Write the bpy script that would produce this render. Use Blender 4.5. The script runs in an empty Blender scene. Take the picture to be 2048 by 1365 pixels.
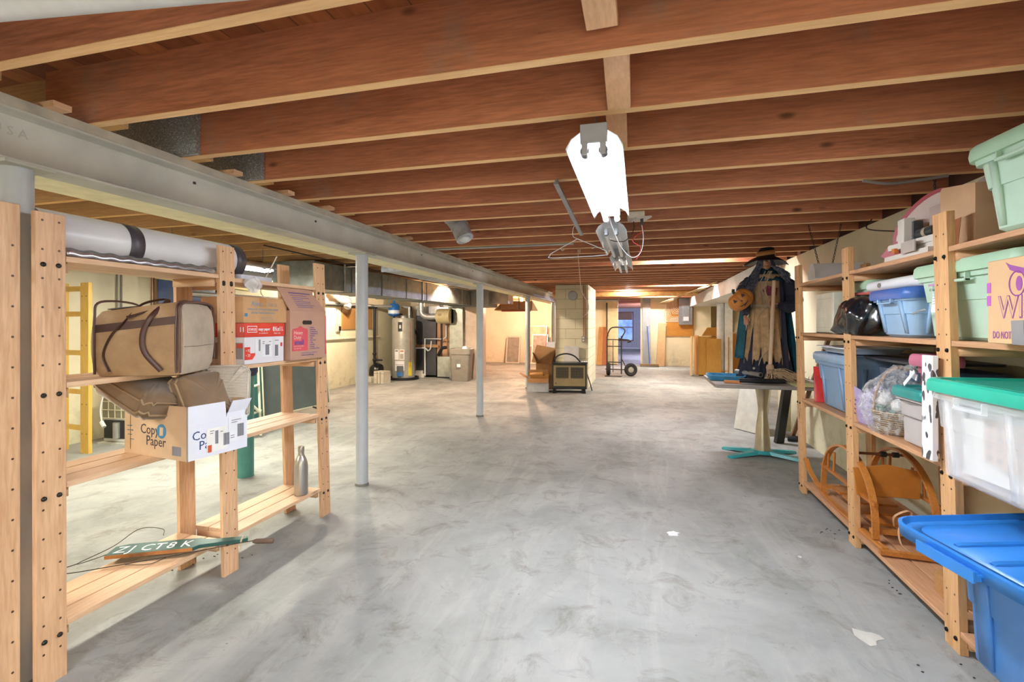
import bpy, bmesh, math, random
from mathutils import Vector, Matrix
S = bpy.context.scene
PI = math.pi
R = math.radians
random.seed(7)

# ---------------------------------------------------------------- camera, world, light, exposure
CAM_Z = 1.32
FPX = 963.0
YAW = math.atan(253 / FPX)
HZ = 648.0
cd_ = bpy.data.cameras.new('camera')
cam = bpy.data.objects.new('camera', cd_)
S.collection.objects.link(cam)
cam.location = (0, 0, CAM_Z)
cam.rotation_euler = (PI / 2, 0, YAW)
cd_.sensor_width = 36
cd_.lens = FPX / 2048 * 36
cd_.shift_y = -(682.5 - HZ) / 2048
cd_.clip_start = 0.02
cd_.clip_end = 80
S.camera = cam

W = bpy.data.worlds.new('world')
S.world = W
W.use_nodes = True
W.node_tree.nodes['Background'].inputs[0].default_value = (0.75, 0.85, 1.0, 1)
W.node_tree.nodes['Background'].inputs[1].default_value = 2.2
S.view_settings.view_transform = 'Standard'
S.view_settings.look = 'None'
S.view_settings.exposure = 1.15
S.view_settings.gamma = 1
S.view_settings.use_curve_mapping = False
S.cycles.max_bounces = 10
S.cycles.diffuse_bounces = 6
S.cycles.glossy_bounces = 4
S.cycles.transmission_bounces = 8
S.cycles.transparent_max_bounces = 16
S.cycles.use_denoising = True
S.cycles.caustics_reflective = False
S.cycles.caustics_refractive = False
S.cycles.sample_clamp_indirect = 6
S.cycles.use_adaptive_sampling = True
S.cycles.adaptive_threshold = 0.02

def area(name, loc, sx, sy, power, color, rot=(0, 0, 0), parent=None):
    l = bpy.data.lights.new(name, 'AREA')
    l.shape = 'RECTANGLE'; l.size = sx; l.size_y = sy
    l.energy = power; l.color = color
    o = bpy.data.objects.new(name, l)
    S.collection.objects.link(o)
    o.location = loc; o.rotation_euler = rot
    return o

def point(name, loc, power, color, r=0.05):
    l = bpy.data.lights.new(name, 'POINT')
    l.energy = power; l.color = color; l.shadow_soft_size = r
    o = bpy.data.objects.new(name, l)
    S.collection.objects.link(o)
    o.location = loc
    return o

COOL = (0.86, 0.92, 1.0)
WHITE = (1.0, 0.97, 0.92)
# lamps, each at a modelled fixture; the rear ones are added unseen fill
area('shop_lamp_light', (-0.16, 2.42, 1.985), 0.17, 1.18, 32, COOL)
area('rear_fill_light', (-0.9, -1.4, 1.985), 0.17, 1.18, 70, COOL)
area('rear_right_fill_light', (0.9, -1.4, 1.985), 0.17, 1.18, 55, COOL)
area('rear_left_fill_light', (-3.9, 0.4, 1.985), 0.17, 1.18, 62, (1.0, 0.95, 0.72))
area('left_lamp_light', (-3.9, 3.8, 1.915), 0.17, 1.18, 66, (1.0, 0.95, 0.72))

# ---------------------------------------------------------------- helpers
def at(px, py, x=None, y=None, z=None):
    """world point of photo pixel (2048x1365 frame) on the plane x=, y= or z="""
    a = (px - 1024) / FPX
    c, s = math.cos(YAW), math.sin(YAW)
    r = (a * c - s, a * s + c, -(py - HZ) / FPX)
    t = x / r[0] if x is not None else y / r[1] if y is not None else (z - CAM_Z) / r[2]
    return Vector((r[0] * t, r[1] * t, CAM_Z + r[2] * t))

def lin(h):
    if not isinstance(h, str):
        return (*h[:3], 1)
    h = h.lstrip('#')
    o = []
    for i in (0, 2, 4):
        v = int(h[i:i + 2], 16) / 255
        o.append(v / 12.92 if v <= .04045 else ((v + .055) / 1.055) ** 2.4)
    return (*o, 1)

MATS = {}
def newmat(name):
    m = bpy.data.materials.new(name)
    m.use_nodes = True
    nt = m.node_tree
    b = nt.nodes['Principled BSDF']
    return m, nt, b

def N(nt, t, **kw):
    n = nt.nodes.new(t)
    for k, v in kw.items():
        if hasattr(n, k): setattr(n, k, v)
        else: n.inputs[k].default_value = v
    return n

def ramp(nt, fac, stops):
    r = nt.nodes.new('ShaderNodeValToRGB')
    e = r.color_ramp.elements
    e[0].position, e[0].color = stops[0][0], stops[0][1]
    e[1].position, e[1].color = stops[-1][0], stops[-1][1]
    for p, c in stops[1:-1]:
        x = e.new(p); x.color = c
    nt.links.new(fac, r.inputs[0])
    return r.outputs[0]

def mix(nt, fac, a, b, mode='MIX'):
    n = nt.nodes.new('ShaderNodeMix'); n.data_type = 'RGBA'; n.blend_type = mode
    for s, v in ((n.inputs[0], fac), (n.inputs[6], a), (n.inputs[7], b)):
        if hasattr(v, 'node'): nt.links.new(v, s)
        else: s.default_value = v
    return n.outputs[2]

def coords(nt, scale=(1, 1, 1), rnd=True, rot=(0, 0, 0)):
    tc = nt.nodes.new('ShaderNodeTexCoord')
    mp = nt.nodes.new('ShaderNodeMapping')
    mp.inputs['Scale'].default_value = scale
    mp.inputs['Rotation'].default_value = rot
    nt.links.new(tc.outputs['Object'], mp.inputs[0])
    if rnd:
        oi = nt.nodes.new('ShaderNodeObjectInfo')
        mu = N(nt, 'ShaderNodeMath', operation='MULTIPLY'); mu.inputs[1].default_value = 37.0
        nt.links.new(oi.outputs['Random'], mu.inputs[0])
        nt.links.new(mu.outputs[0], mp.inputs['Location'])
    return mp.outputs[0]

def noise(nt, vec, scale, detail=4, rough=.55, dist=0):
    n = nt.nodes.new('ShaderNodeTexNoise')
    n.inputs['Scale'].default_value = scale; n.inputs['Detail'].default_value = detail
    n.inputs['Roughness'].default_value = rough; n.inputs['Distortion'].default_value = dist
    nt.links.new(vec, n.inputs['Vector'])
    return n.outputs['Fac']

def bump(nt, b, h, strength=.3, dist=.01):
    n = nt.nodes.new('ShaderNodeBump')
    n.inputs['Strength'].default_value = strength; n.inputs['Distance'].default_value = dist
    nt.links.new(h, n.inputs['Height']); nt.links.new(n.outputs[0], b.inputs['Normal'])

def plain(col, rough=.5, metal=0, var=.06, spec=.5, scale=9, bmp=0, **kw):
    """a nearly even surface with faint mottling"""
    key = ('p', str(col), rough, metal, var, spec, scale, bmp, str(kw))
    if key in MATS: return MATS[key]
    m, nt, b = newmat('m_' + str(len(MATS)))
    c = lin(col)
    v = noise(nt, coords(nt), scale, 5)
    d = tuple(max(0, x * (1 - var * 2.2)) for x in c[:3]) + (1,)
    l = tuple(min(1, x * (1 + var)) for x in c[:3]) + (1,)
    nt.links.new(ramp(nt, v, [(.3, d), (.7, l)]), b.inputs['Base Color'])
    b.inputs['Roughness'].default_value = rough
    b.inputs['Metallic'].default_value = metal
    b.inputs['Specular IOR Level'].default_value = spec
    for k, x in kw.items(): b.inputs[k.replace('_', ' ')].default_value = x
    if bmp: bump(nt, b, noise(nt, coords(nt), scale * 6, 4), bmp, .004)
    MATS[key] = m
    return m

def emit(col, strength):
    key = ('e', str(col), strength)
    if key in MATS: return MATS[key]
    m, nt, b = newmat('m_emit%d' % len(MATS))
    b.inputs['Base Color'].default_value = lin(col)
    b.inputs['Emission Color'].default_value = lin(col)
    b.inputs['Emission Strength'].default_value = strength
    MATS[key] = m
    return m

def wood(light, dark, axis='z', knots=.5, rough=.55, ring=1.0, var=.25, stain=None):
    key = ('w', str(light), str(dark), axis, knots, rough, ring, var, str(stain))
    if key in MATS: return MATS[key]
    m, nt, b = newmat('m_wood%d' % len(MATS))
    st = {'x': (.09, 1, 1), 'y': (1, .09, 1), 'z': (1, 1, .09)}[axis]
    vec = coords(nt, st)
    L, D = lin(light), lin(dark)
    n1 = noise(nt, vec, 7 * ring, 3, .5, .6)
    mu = N(nt, 'ShaderNodeMath', operation='MULTIPLY'); mu.inputs[1].default_value = 14
    nt.links.new(n1, mu.inputs[0])
    si = N(nt, 'ShaderNodeMath', operation='SINE'); nt.links.new(mu.outputs[0], si.inputs[0])
    ma = N(nt, 'ShaderNodeMath', operation='MULTIPLY_ADD'); ma.inputs[1].default_value = .5; ma.inputs[2].default_value = .5
    nt.links.new(si.outputs[0], ma.inputs[0])
    base = ramp(nt, ma.outputs[0], [(0, tuple(L[i] * (1 - var) + D[i] * var for i in range(3)) + (1,)), (.75, L), (1, tuple(min(1, x * 1.05) for x in L[:3]) + (1,))])
    fine = noise(nt, coords(nt, tuple(s * 1.0 for s in st)), 90, 3, .6)
    base = mix(nt, .45, base, mix(nt, ramp(nt, fine, [(.35, (0, 0, 0, 1)), (.65, (1, 1, 1, 1))]), D, L))
    big = noise(nt, coords(nt, tuple(s ** .5 for s in st)), 2.2, 3, .6)
    base = mix(nt, ramp(nt, big, [(.35, (.45, .45, .45, 1)), (.65, (0, 0, 0, 1))]), base, tuple(L[i] * .55 + D[i] * .45 for i in range(3)) + (1,))
    if knots:
        vo = nt.nodes.new('ShaderNodeTexVoronoi'); vo.inputs['Scale'].default_value = 5.0
        k2 = {'x': (.45, 1, 1), 'y': (1, .45, 1), 'z': (1, 1, .45)}[axis]
        nt.links.new(coords(nt, k2), vo.inputs['Vector'])
        kf = ramp(nt, vo.outputs['Distance'], [(.0, (min(1, knots * 1.3), ) * 3 + (1,)), (.05, (knots * .8,) * 3 + (1,)), (.10, (0, 0, 0, 1))])
        base = mix(nt, kf, base, tuple(x * .35 for x in D[:3]) + (1,))
    if stain:
        sn = noise(nt, coords(nt, (1, 1, 1)), 3.3, 5, .7)
        base = mix(nt, ramp(nt, sn, [(.58, (0, 0, 0, 1)), (.72, (.55, .55, .55, 1))]), base, lin(stain))
    nt.links.new(base, b.inputs['Base Color'])
    b.inputs['Roughness'].default_value = rough
    bump(nt, b, fine, .12, .003)
    MATS[key] = m
    return m

def split_loose(names):
    """turn meshes that hold several separate pieces into one object per piece"""
    for o in [o for o in S.objects if o.type == 'MESH' and o.name.split('.')[0] in names]:
        me = o.data; par = list(range(len(me.vertices)))
        def find(i):
            while par[i] != i: par[i] = par[par[i]]; i = par[i]
            return i
        for e in me.edges: par[find(e.vertices[0])] = find(e.vertices[1])
        # the caps of one solid share positions with its walls
        seen = {}
        for v in me.vertices:
            k = tuple(round(c, 5) for c in v.co)
            if k in seen: par[find(v.index)] = find(seen[k])
            else: seen[k] = v.index
        isl = {}
        for v in me.vertices: isl.setdefault(find(v.index), []).append(v.index)
        if len(isl) < 2: continue
        for n_, ids in enumerate(isl.values()):
            m_ = {a: b__ for b__, a in enumerate(ids)}
            nm = bpy.data.meshes.new(o.name.split('.')[0])
            fs = [p for p in me.polygons if p.vertices[0] in m_]
            nm.from_pydata([me.vertices[i].co for i in ids], [], [[m_[i] for i in p.vertices] for p in fs])
            for q, p in zip(nm.polygons, fs): q.use_smooth = p.use_smooth; q.material_index = p.material_index
            for mt in me.materials: nm.materials.append(mt)
            if n_ == 0: first = nm
            else:
                c = o.copy(); c.data = nm; S.collection.objects.link(c)
        o.data = first

# ---------------------------------------------------------------- mesh builder
class MB:
    def __init__(s): s.bm = bmesh.new(); s.M = Matrix(); s.mi = 0; s.sm = False
    def add(s, vs, fs, smooth=None):
        bv = [s.bm.verts.new(s.M @ Vector(v)) for v in vs]
        for f in fs:
            try:
                q = s.bm.faces.new([bv[i] for i in f]); q.material_index = s.mi
                q.smooth = s.sm if smooth is None else smooth
            except ValueError: pass
        return s
    def hexa(s, p):
        return s.add(p, [(3, 2, 1, 0), (4, 5, 6, 7), (0, 1, 5, 4), (1, 2, 6, 5), (2, 3, 7, 6), (3, 0, 4, 7)], False)
    def bx(s, x0, x1, y0, y1, z0, z1):
        return s.hexa([(x0, y0, z0), (x1, y0, z0), (x1, y1, z0), (x0, y1, z0), (x0, y0, z1), (x1, y0, z1), (x1, y1, z1), (x0, y1, z1)])
    def slab(s, p0, p1, w, t, side):
        """a board from p0 to p1, w wide along `side`, t thick across"""
        p0, p1, side = Vector(p0), Vector(p1), Vector(side).normalized()
        d = (p1 - p0).normalized(); n = d.cross(side).normalized(); sd = n.cross(d).normalized()
        a, b = sd * w / 2, n * t / 2
        return s.hexa([p0 - a - b, p0 + a - b, p0 + a + b, p0 - a + b, p1 - a - b, p1 + a - b, p1 + a + b, p1 - a + b])
    def post(s, b, t, wx, wy):
        """a vertical board whose foot centre is b and top centre is t"""
        p = []
        for c in (b, t):
            for sx, sy in ((-1, -1), (1, -1), (1, 1), (-1, 1)): p.append((c[0] + sx * wx / 2, c[1] + sy * wy / 2, c[2]))
        return s.hexa(p)
    def loft(s, rings, cap0=True, cap1=True, smooth=True, closed=True):
        n = len(rings[0]); vs = [v for r in rings for v in r]; fs = []
        for i in range(len(rings) - 1):
            for j in range(n if closed else n - 1):
                k = (j + 1) % n
                fs.append((i * n + j, i * n + k, (i + 1) * n + k, (i + 1) * n + j))
        s.add(vs, fs, smooth)
        if cap0: s.add(list(rings[0]), [tuple(range(n - 1, -1, -1))], False)
        if cap1: s.add(list(rings[-1]), [tuple(range(n))], False)
        return s
    def tube(s, pts, r, n=10, closed=False, flat=None):
        pts = [Vector(p) for p in pts]; rs = r if isinstance(r, (list, tuple)) else [r] * len(pts)
        rings = []; u = None
        for i, p in enumerate(pts):
            a = pts[i - 1] if (i or closed) else p; b = pts[(i + 1) % len(pts)] if (i < len(pts) - 1 or closed) else p
            d = (b - a).normalized()
            if u is None:
                u = Vector((0, 0, 1)) if abs(d.z) < .9 else Vector((1, 0, 0))
            u = (u - d * u.dot(d)).normalized(); v = d.cross(u)
            fx = flat if flat else 1
            rings.append([p + (u * math.cos(t) * fx + v * math.sin(t)) * rs[i] for t in (2 * PI * k / n for k in range(n))])
        if closed: rings.append(rings[0])
        return s.loft(rings, not closed, not closed)
    def cyl(s, p0, p1, r, r1=None, n=20):
        return s.tube([p0, p1], [r, r if r1 is None else r1], n)
    def lathe(s, prof, c=(0, 0, 0), axis='z', n=28, cap=True):
        rings = []
        for r, h in prof:
            ring = []
            for k in range(n):
                a = 2 * PI * k / n; x, y = r * math.cos(a), r * math.sin(a)
                v = {'z': (x, y, h), 'x': (h, x, y), 'y': (y, h, x)}[axis]
                ring.append(Vector(v) + Vector(c))
            rings.append(ring)
        return s.loft(rings, cap, cap)
    def ball(s, c, r, n=16, m=10):
        rx, ry, rz = r if isinstance(r, (tuple, list)) else (r, r, r)
        rings = []
        for i in range(m + 1):
            t = PI * (i + .02) / (m + .04); rings.append([(c[0] + rx * math.sin(t) * math.cos(2 * PI * k / n), c[1] + ry * math.sin(t) * math.sin(2 * PI * k / n), c[2] - rz * math.cos(t)) for k in range(n)])
        return s.loft(rings)
    def prism(s, poly, depth, F=None):
        """poly in local xy, thickness along local z, frame F"""
        o = s.M
        if F is not None: s.M = s.M @ F
        n = len(poly)
        s.add([(x, y, 0) for x, y in poly] + [(x, y, depth) for x, y in poly],
              [tuple(range(n - 1, -1, -1)), tuple(range(n, 2 * n))] + [(i, (i + 1) % n, n + (i + 1) % n, n + i) for i in range(n)], False)
        s.M = o
        return s
    def grid(s, f, nu, nv, smooth=True):
        vs = [f(i / nu, j / nv) for i in range(nu + 1) for j in range(nv + 1)]
        fs = [(i * (nv + 1) + j, (i + 1) * (nv + 1) + j, (i + 1) * (nv + 1) + j + 1, i * (nv + 1) + j + 1) for i in range(nu) for j in range(nv)]
        return s.add(vs, fs, smooth)
    def obj(s, name, mat, parent=None, bevel=0, sub=0, solid=0, loc=None, rot=None, recalc=True, disp=None):
        if recalc: bmesh.ops.recalc_face_normals(s.bm, faces=s.bm.faces[:])
        me = bpy.data.meshes.new(name); s.bm.to_mesh(me); s.bm.free()
        for m in (mat if isinstance(mat, (list, tuple)) else [mat]): me.materials.append(m)
        o = bpy.data.objects.new(name, me); S.collection.objects.link(o)
        me.set_sharp_from_angle(angle=R(38))
        if parent: o.parent = parent
        if loc: o.location = loc
        if rot: o.rotation_euler = rot
        if solid:
            q = o.modifiers.new('solid', 'SOLIDIFY'); q.thickness = solid; q.offset = 0
        if sub:
            q = o.modifiers.new('sub', 'SUBSURF'); q.levels = q.render_levels = sub
        if bevel:
            q = o.modifiers.new('bevel', 'BEVEL'); q.width = bevel; q.segments = 2; q.limit_method = 'ANGLE'; q.angle_limit = R(40)
        return o

def rr(w, d, r, z, n=8, cx=0, cy=0):
    """rounded rectangle ring at height z"""
    out = []
    for sx, sy, a0 in ((1, 1, 0), (-1, 1, 90), (-1, -1, 180), (1, -1, 270)):
        for k in range(n + 1):
            a = R(a0 + 90 * k / n)
            out.append(Vector((cx + sx * (w / 2 - r) + r * math.cos(a), cy + sy * (d / 2 - r) + r * math.sin(a), z)))
    return out

def setp(o, label=None, cat=None, group=None, kind=None):
    if label: o['label'] = label
    if cat: o['category'] = cat
    if group: o['group'] = group
    if kind: o['kind'] = kind
    return o
def thing(name, label, cat, loc=(0, 0, 0), rz=0, group=None, rot=None):
    o = bpy.data.objects.new(name, None); S.collection.objects.link(o)
    o.empty_display_size = .1
    o.location = loc; o.rotation_euler = rot if rot else (0, 0, rz)
    return setp(o, label, cat, group)
def one(mb, name, label, cat, mat, group=None, **kw):
    return setp(mb.obj(name, mat, **kw), label, cat, group)
def struct(mb, name, mat, label=None, **kw):
    return setp(mb.obj(name, mat, **kw), label, None, None, 'structure')
def dup(root, loc=None, rz=None, label=None, group=None):
    def rec(o, par):
        c = o.copy(); S.collection.objects.link(c); c.parent = par
        for ch in list(o.children): rec(ch, c)
        return c
    r = rec(root, None)
    if loc is not None: r.location = loc
    if rz is not None: r.rotation_euler = (0, 0, rz)
    if label: r['label'] = label
    if group: r['group'] = group
    return r
def frame(origin, normal, up=(0, 0, 1)):
    n = Vector(normal).normalized(); u = Vector(up); u = (u - n * u.dot(n)).normalized()
    x = u.cross(n).normalized()
    return Matrix((x.to_4d()[:3] + (0,), u.to_4d()[:3] + (0,), n.to_4d()[:3] + (0,), (0, 0, 0, 1))).transposed() if False else \
        Matrix.Translation(Vector(origin)) @ Matrix(((x.x, u.x, n.x, 0), (x.y, u.y, n.y, 0), (x.z, u.z, n.z, 0), (0, 0, 0, 1)))
def text(parent, body, origin, normal, size, mat, name='lettering', up=(0, 0, 1), align='LEFT', sx=1.0, bold=0, spacing=1.0):
    c = bpy.data.curves.new(name, 'FONT'); c.body = body; c.size = size; c.extrude = .0003
    c.align_x = align; c.offset = bold; c.space_character = spacing; c.resolution_u = 2
    c.materials.append(mat)
    f = bpy.data.objects.new(name, c)
    me = bpy.data.meshes.new_from_object(f); me.name = name; bpy.data.objects.remove(f)
    if not me.materials: me.materials.append(mat)
    o = bpy.data.objects.new(name, me); S.collection.objects.link(o); o.parent = parent
    o.matrix_local = frame(origin, normal, up) @ Matrix.Diagonal((sx, 1, 1, 1))
    return o
def decal(parent, name, F, w, h, mat, t=.0006, poly=None):
    """a printed or stuck-on patch lying on a face, at F, spanning 0..w, 0..h"""
    mb = MB(); mb.prism(poly or [(0, 0), (w, 0), (w, h), (0, h)], t, F)
    return mb.obj(name, mat, parent)
def arc(c, r, a0, a1, n, plane='xz', ry=None):
    ry = r if ry is None else ry; o = []
    for k in range(n + 1):
        a = R(a0 + (a1 - a0) * k / n); u, v = r * math.cos(a), ry * math.sin(a)
        o.append(Vector(c) + Vector({'xz': (u, 0, v), 'xy': (u, v, 0), 'yz': (0, u, v)}[plane]))
    return o
def bez(p, n=16):
    """smooth curve through points (Catmull-Rom)"""
    p = [Vector(q) for q in p]; p = [p[0] * 2 - p[1]] + p + [p[-1] * 2 - p[-2]]; o = []
    for i in range(1, len(p) - 2):
        for k in range(n):
            t = k / n
            o.append(.5 * ((2 * p[i]) + (-p[i - 1] + p[i + 1]) * t + (2 * p[i - 1] - 5 * p[i] + 4 * p[i + 1] - p[i + 2]) * t * t + (-p[i - 1] + 3 * p[i] - 3 * p[i + 1] + p[i + 2]) * t ** 3))
    return o + [p[-2]]

# ---------------------------------------------------------------- shared materials
pine = wood('#e4bc94', '#ac7a50', 'z', .65, .5, 1.0, .4)
pine_y = wood('#e4c09c', '#bb8e68', 'y', .5)
pine_x = wood('#e0b994', '#b98a64', 'x', .5)
opine = wood('#e2b480', '#9e6a3e', 'z', .6, .5, 1.2, .5)
opine_y = wood('#d0a078', '#936648', 'y', .5)
opine_x = wood('#d6a87c', '#9e704c', 'x', .4)
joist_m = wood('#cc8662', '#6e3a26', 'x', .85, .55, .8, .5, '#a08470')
joist_b_lit = wood('#f6cd98', '#d2a06a', 'x', .1, .6)  # lighter wood for undersides, with floor-bounce light put into its colour
ljoist_warmlit_m = wood('#c8a274', '#8c6840', 'x', .5)  # yellower joist wood, the left bay's warm light put into its colour
galv = plain('#c2c6ca', .38, .45, .16, scale=14)
galv_d = plain('#92979a', .45, .4, .22, scale=60)
black = plain('#15151a', .5)
dark = plain('#2a2a2e', .55)
whitep = plain('#eceef2', .5, var=.02)
boltm = plain('#3a3836', .35, .8)
steelpaint = plain('#b4b8bc', .42, var=.05, spec=.5, scale=5)
chrome = plain('#c9ccd0', .22, 1, .04)
carton = plain('#c69a73', .75, var=.05, scale=6)
carton2 = plain('#b98958', .78, var=.05, scale=6)
cartonin = plain('#8f6440', .8)

def wallmat(name, col, stain, block=False, board=False):
    m, nt, b = newmat(name)
    v = coords(nt, (1, 1, 1), False)
    c = lin(col)
    n1 = noise(nt, v, 1.3, 5, .6)
    base = ramp(nt, n1, [(.3, tuple(x * .86 for x in c[:3]) + (1,)), (.65, c)])
    sp = noise(nt, v, 5, 6, .7)
    geo = nt.nodes.new('ShaderNodeNewGeometry'); sep = nt.nodes.new('ShaderNodeSeparateXYZ')
    nt.links.new(geo.outputs['Position'], sep.inputs[0])
    low = ramp(nt, sep.outputs[2], [(.0, (.62, .62, .62, 1)), (.55, (.15, .15, .15, 1)), (1, (.08, .08, .08, 1))])
    f = mix(nt, 1, ramp(nt, sp, [(.5, (0, 0, 0, 1)), (.68, (1, 1, 1, 1))]), low, 'MULTIPLY')
    base = mix(nt, f, base, lin(stain))
    h = noise(nt, v, 40, 4)
    if block:
        br = nt.nodes.new('ShaderNodeTexBrick')
        mp = nt.nodes.new('ShaderNodeMapping'); tc = nt.nodes.new('ShaderNodeTexCoord')
        nt.links.new(tc.outputs['Object'], mp.inputs[0]); mp.inputs['Rotation'].default_value = (R(90), 0, 0)
        mp.inputs['Location'].default_value = (.03, -.0, 0)
        br.inputs['Scale'].default_value = 1; br.inputs['Brick Width'].default_value = .405; br.inputs['Row Height'].default_value = .203
        br.inputs['Mortar Size'].default_value = .006; br.inputs['Mortar Smooth'].default_value = .3
        br.inputs['Color1'].default_value = br.inputs['Color2'].default_value = (1, 1, 1, 1); br.inputs['Mortar'].default_value = (0, 0, 0, 1)
        nt.links.new(mp.outputs[0], br.inputs['Vector'])
        base = mix(nt, br.outputs['Fac'], base, lin('#c6bd98'))
        hh = mix(nt, .3, br.outputs['Color'], h)
        bump(nt, b, hh, .8, .01)
    else:
        bump(nt, b, h, .1, .006)
    nt.links.new(base, b.inputs['Base Color'])
    b.inputs['Roughness'].default_value = .65
    return m
cream = wallmat('m_wall_cream', '#ebe4c4', '#a89e7e')
cream2 = wallmat('m_wall_right', '#e4dcbc', '#98937c')
peach = wallmat('m_wall_peach', '#ece3d0', '#b3a488')
blockm = wallmat('m_block', '#e6e0c6', '#b8ae8c', block=True)

# wear and dirt of the concrete slab
floor_m, nt, b = newmat('m_floor')
v = coords(nt, (1, 1, 1), False)
g = noise(nt, v, 1.1, 7, .65, .4)
c0 = ramp(nt, g, [(.28, lin('#757672')), (.48, lin('#8d8e8b')), (.7, lin('#9e9f9c'))])
g2 = noise(nt, coords(nt, (1.6, .35, 1), False, (0, 0, R(25))), 2.0, 6, .7, 1.2)
c1 = mix(nt, ramp(nt, g2, [(.5, (0, 0, 0, 1)), (.62, (.3, .3, .3, 1)), (.70, (.05, .05, .05, 1))]), c0, lin('#aeaca6'))
g3 = noise(nt, coords(nt, (1, 1, 1), False), 4.5, 8, .75, .8)
c2 = mix(nt, ramp(nt, g3, [(.52, (0, 0, 0, 1)), (.68, (.7, .7, .7, 1))]), c1, lin('#68645c'))
vo = nt.nodes.new('ShaderNodeTexVoronoi'); vo.inputs['Scale'].default_value = 9
nt.links.new(coords(nt, (1, 1, 1), False), vo.inputs['Vector'])
c3 = mix(nt, ramp(nt, vo.outputs['Distance'], [(.0, (.8, .8, .8, 1)), (.035, (.5, .5, .5, 1)), (.05, (0, 0, 0, 1))]), c2, lin('#4d4740'))
nt.links.new(c3, b.inputs['Base Color'])
nt.links.new(ramp(nt, g, [(.3, (.75, .75, .75, 1)), (.7, (.5, .5, .5, 1))]), b.inputs['Roughness'])
bump(nt, b, g3, .15, .01)

# ================================================================ THE SETTING
XR, XL, YB, YN = 1.80, -6.0, 15.9, -2.6
JB, JT = 2.12, 2.355          # joist bottom and top
mb = MB(); mb.bx(XL - .2, 3.3, YN - .2, 27, -.1, 0)
struct(mb, 'floor', floor_m, 'stained grey concrete slab floor')
# plank subfloor above the joists
sub_m, nt, b = newmat('m_subfloor')
v = coords(nt, (1, 1, 1), False)
sep = nt.nodes.new('ShaderNodeSeparateXYZ'); nt.links.new(v, sep.inputs[0])
q1 = N(nt, 'ShaderNodeMath', operation='MULTIPLY'); q1.inputs[1].default_value = 7.0; nt.links.new(sep.outputs[0], q1.inputs[0])
q2 = N(nt, 'ShaderNodeMath', operation='FRACT'); nt.links.new(q1.outputs[0], q2.inputs[0])
q3 = N(nt, 'ShaderNodeMath', operation='FLOOR'); nt.links.new(q1.outputs[0], q3.inputs[0])
wn = nt.nodes.new('ShaderNodeTexWhiteNoise'); wn.noise_dimensions = '1D'; nt.links.new(q3.outputs[0], wn.inputs['W'])
pc = ramp(nt, wn.outputs['Value'], [(0, lin('#7d4527')), (1, lin('#b06a3c'))])
pc = mix(nt, ramp(nt, noise(nt, coords(nt, (1, .08, 1), False), 30, 3), [(.35, (0, 0, 0, 1)), (.7, (.5, .5, .5, 1))]), pc, lin('#5c2f1b'))
pc = mix(nt, ramp(nt, q2.outputs[0], [(0, (1, 1, 1, 1)), (.05, (0, 0, 0, 1)), (1, (0, 0, 0, 1))]), pc, lin('#2b130a'))
nt.links.new(pc, b.inputs['Base Color']); b.inputs['Roughness'].default_value = .6
mb = MB(); mb.bx(XL - .2, 3.1, YN - .2, 17.3, JT, JT + .03)
struct(mb, 'ceiling', sub_m, 'plank subfloor seen between the joists')

WT = JT
mb = MB(); mb.bx(XR + .04, XR + .2, YN - .2, 6.9, JB, WT)
struct(mb, 'trim_2', plain('#5a3a2c', .7), 'dark rim boards above the right foundation wall')
mb = MB(); mb.bx(XR, XR + .2, YN - .2, 6.9, 0, JB - .001)
struct(mb, 'wall_right', cream2, 'cream painted foundation wall behind the right shelving')
mb = MB(); mb.bx(2.9, 3.1, 6.8, 17.3, 0, WT); mb.bx(XR + .2, 2.9, 6.8, 6.9, 0, WT); mb.bx(2.16, 2.9, 17.2, 17.3, 0, WT)
struct(mb, 'wall_recess', cream2, 'cream wall of the recess beyond the right shelving')
mb = MB(); mb.bx(XL - .2, XL, YN - .2, 12.1, 0, WT)
struct(mb, 'wall_left', cream, 'cream painted foundation wall on the left with conduit')
mb = MB(); mb.bx(XL - .2, XR + .2, YN - .2, YN, 0, WT)
struct(mb, 'wall_rear', cream, 'cream wall behind the camera')
# partition behind the heater and furnace
mb = MB(); mb.bx(XL - .2, -4.75, 12.0, 12.12, 0, WT)
struct(mb, 'wall_utility', peach, 'cream partition behind the water heater')
mb = MB(); mb.bx(XL - .2, XL, 12.1, YB + .2, 0, WT)
struct(mb, 'wall_far_left', peach, 'cream side wall of the far left bay')
# far wall with door opening; opening from DX0 to DX1
DX0, DX1 = at(1236, 700, y=YB).x, at(1281, 700, y=YB).x
DZ = at(1260, 597, y=YB).z
mb = MB(); mb.bx(XL - .2, -1.35, YB, YB + .15, 0, WT)
struct(mb, 'wall_back_left', peach, 'pale far wall of the left bay, behind the screens')
mb = MB(); mb.bx(-1.35, DX0, YB, YB + .15, 0, WT); mb.bx(DX1, 2.16, YB, YB + .15, 0, WT); mb.bx(2.02, 2.16, YB + .15, 17.3, 0, WT); mb.bx(DX0, DX1, YB, YB + .15, DZ, WT)
struct(mb, 'wall_back', cream, 'cream far wall with the door opening and breaker panel')
# door frame
mb = MB(); mb.bx(DX1, DX1 + .07, YB - .03, YB, 0, DZ + .06); mb.bx(DX0 - .02, DX1 + .07, YB - .03, YB, DZ, DZ + .07)
struct(mb, 'trim_1', plain('#e8e0c4', .5), 'cream door casing')
mb = MB(); mb.bx(DX0 - .38, DX0, YB - .07, YB - .03, .02, DZ + .05)
dr = struct(mb, 'door_1', plain('#efe0b4', .5), 'cream door folded back left of the opening', bevel=.004)
mb = MB(); mb.ball((DX0 - .33, YB - .1, .95), .035)
mb.obj('door_knob', plain('#9a7b45', .3, .9), dr)
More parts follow.
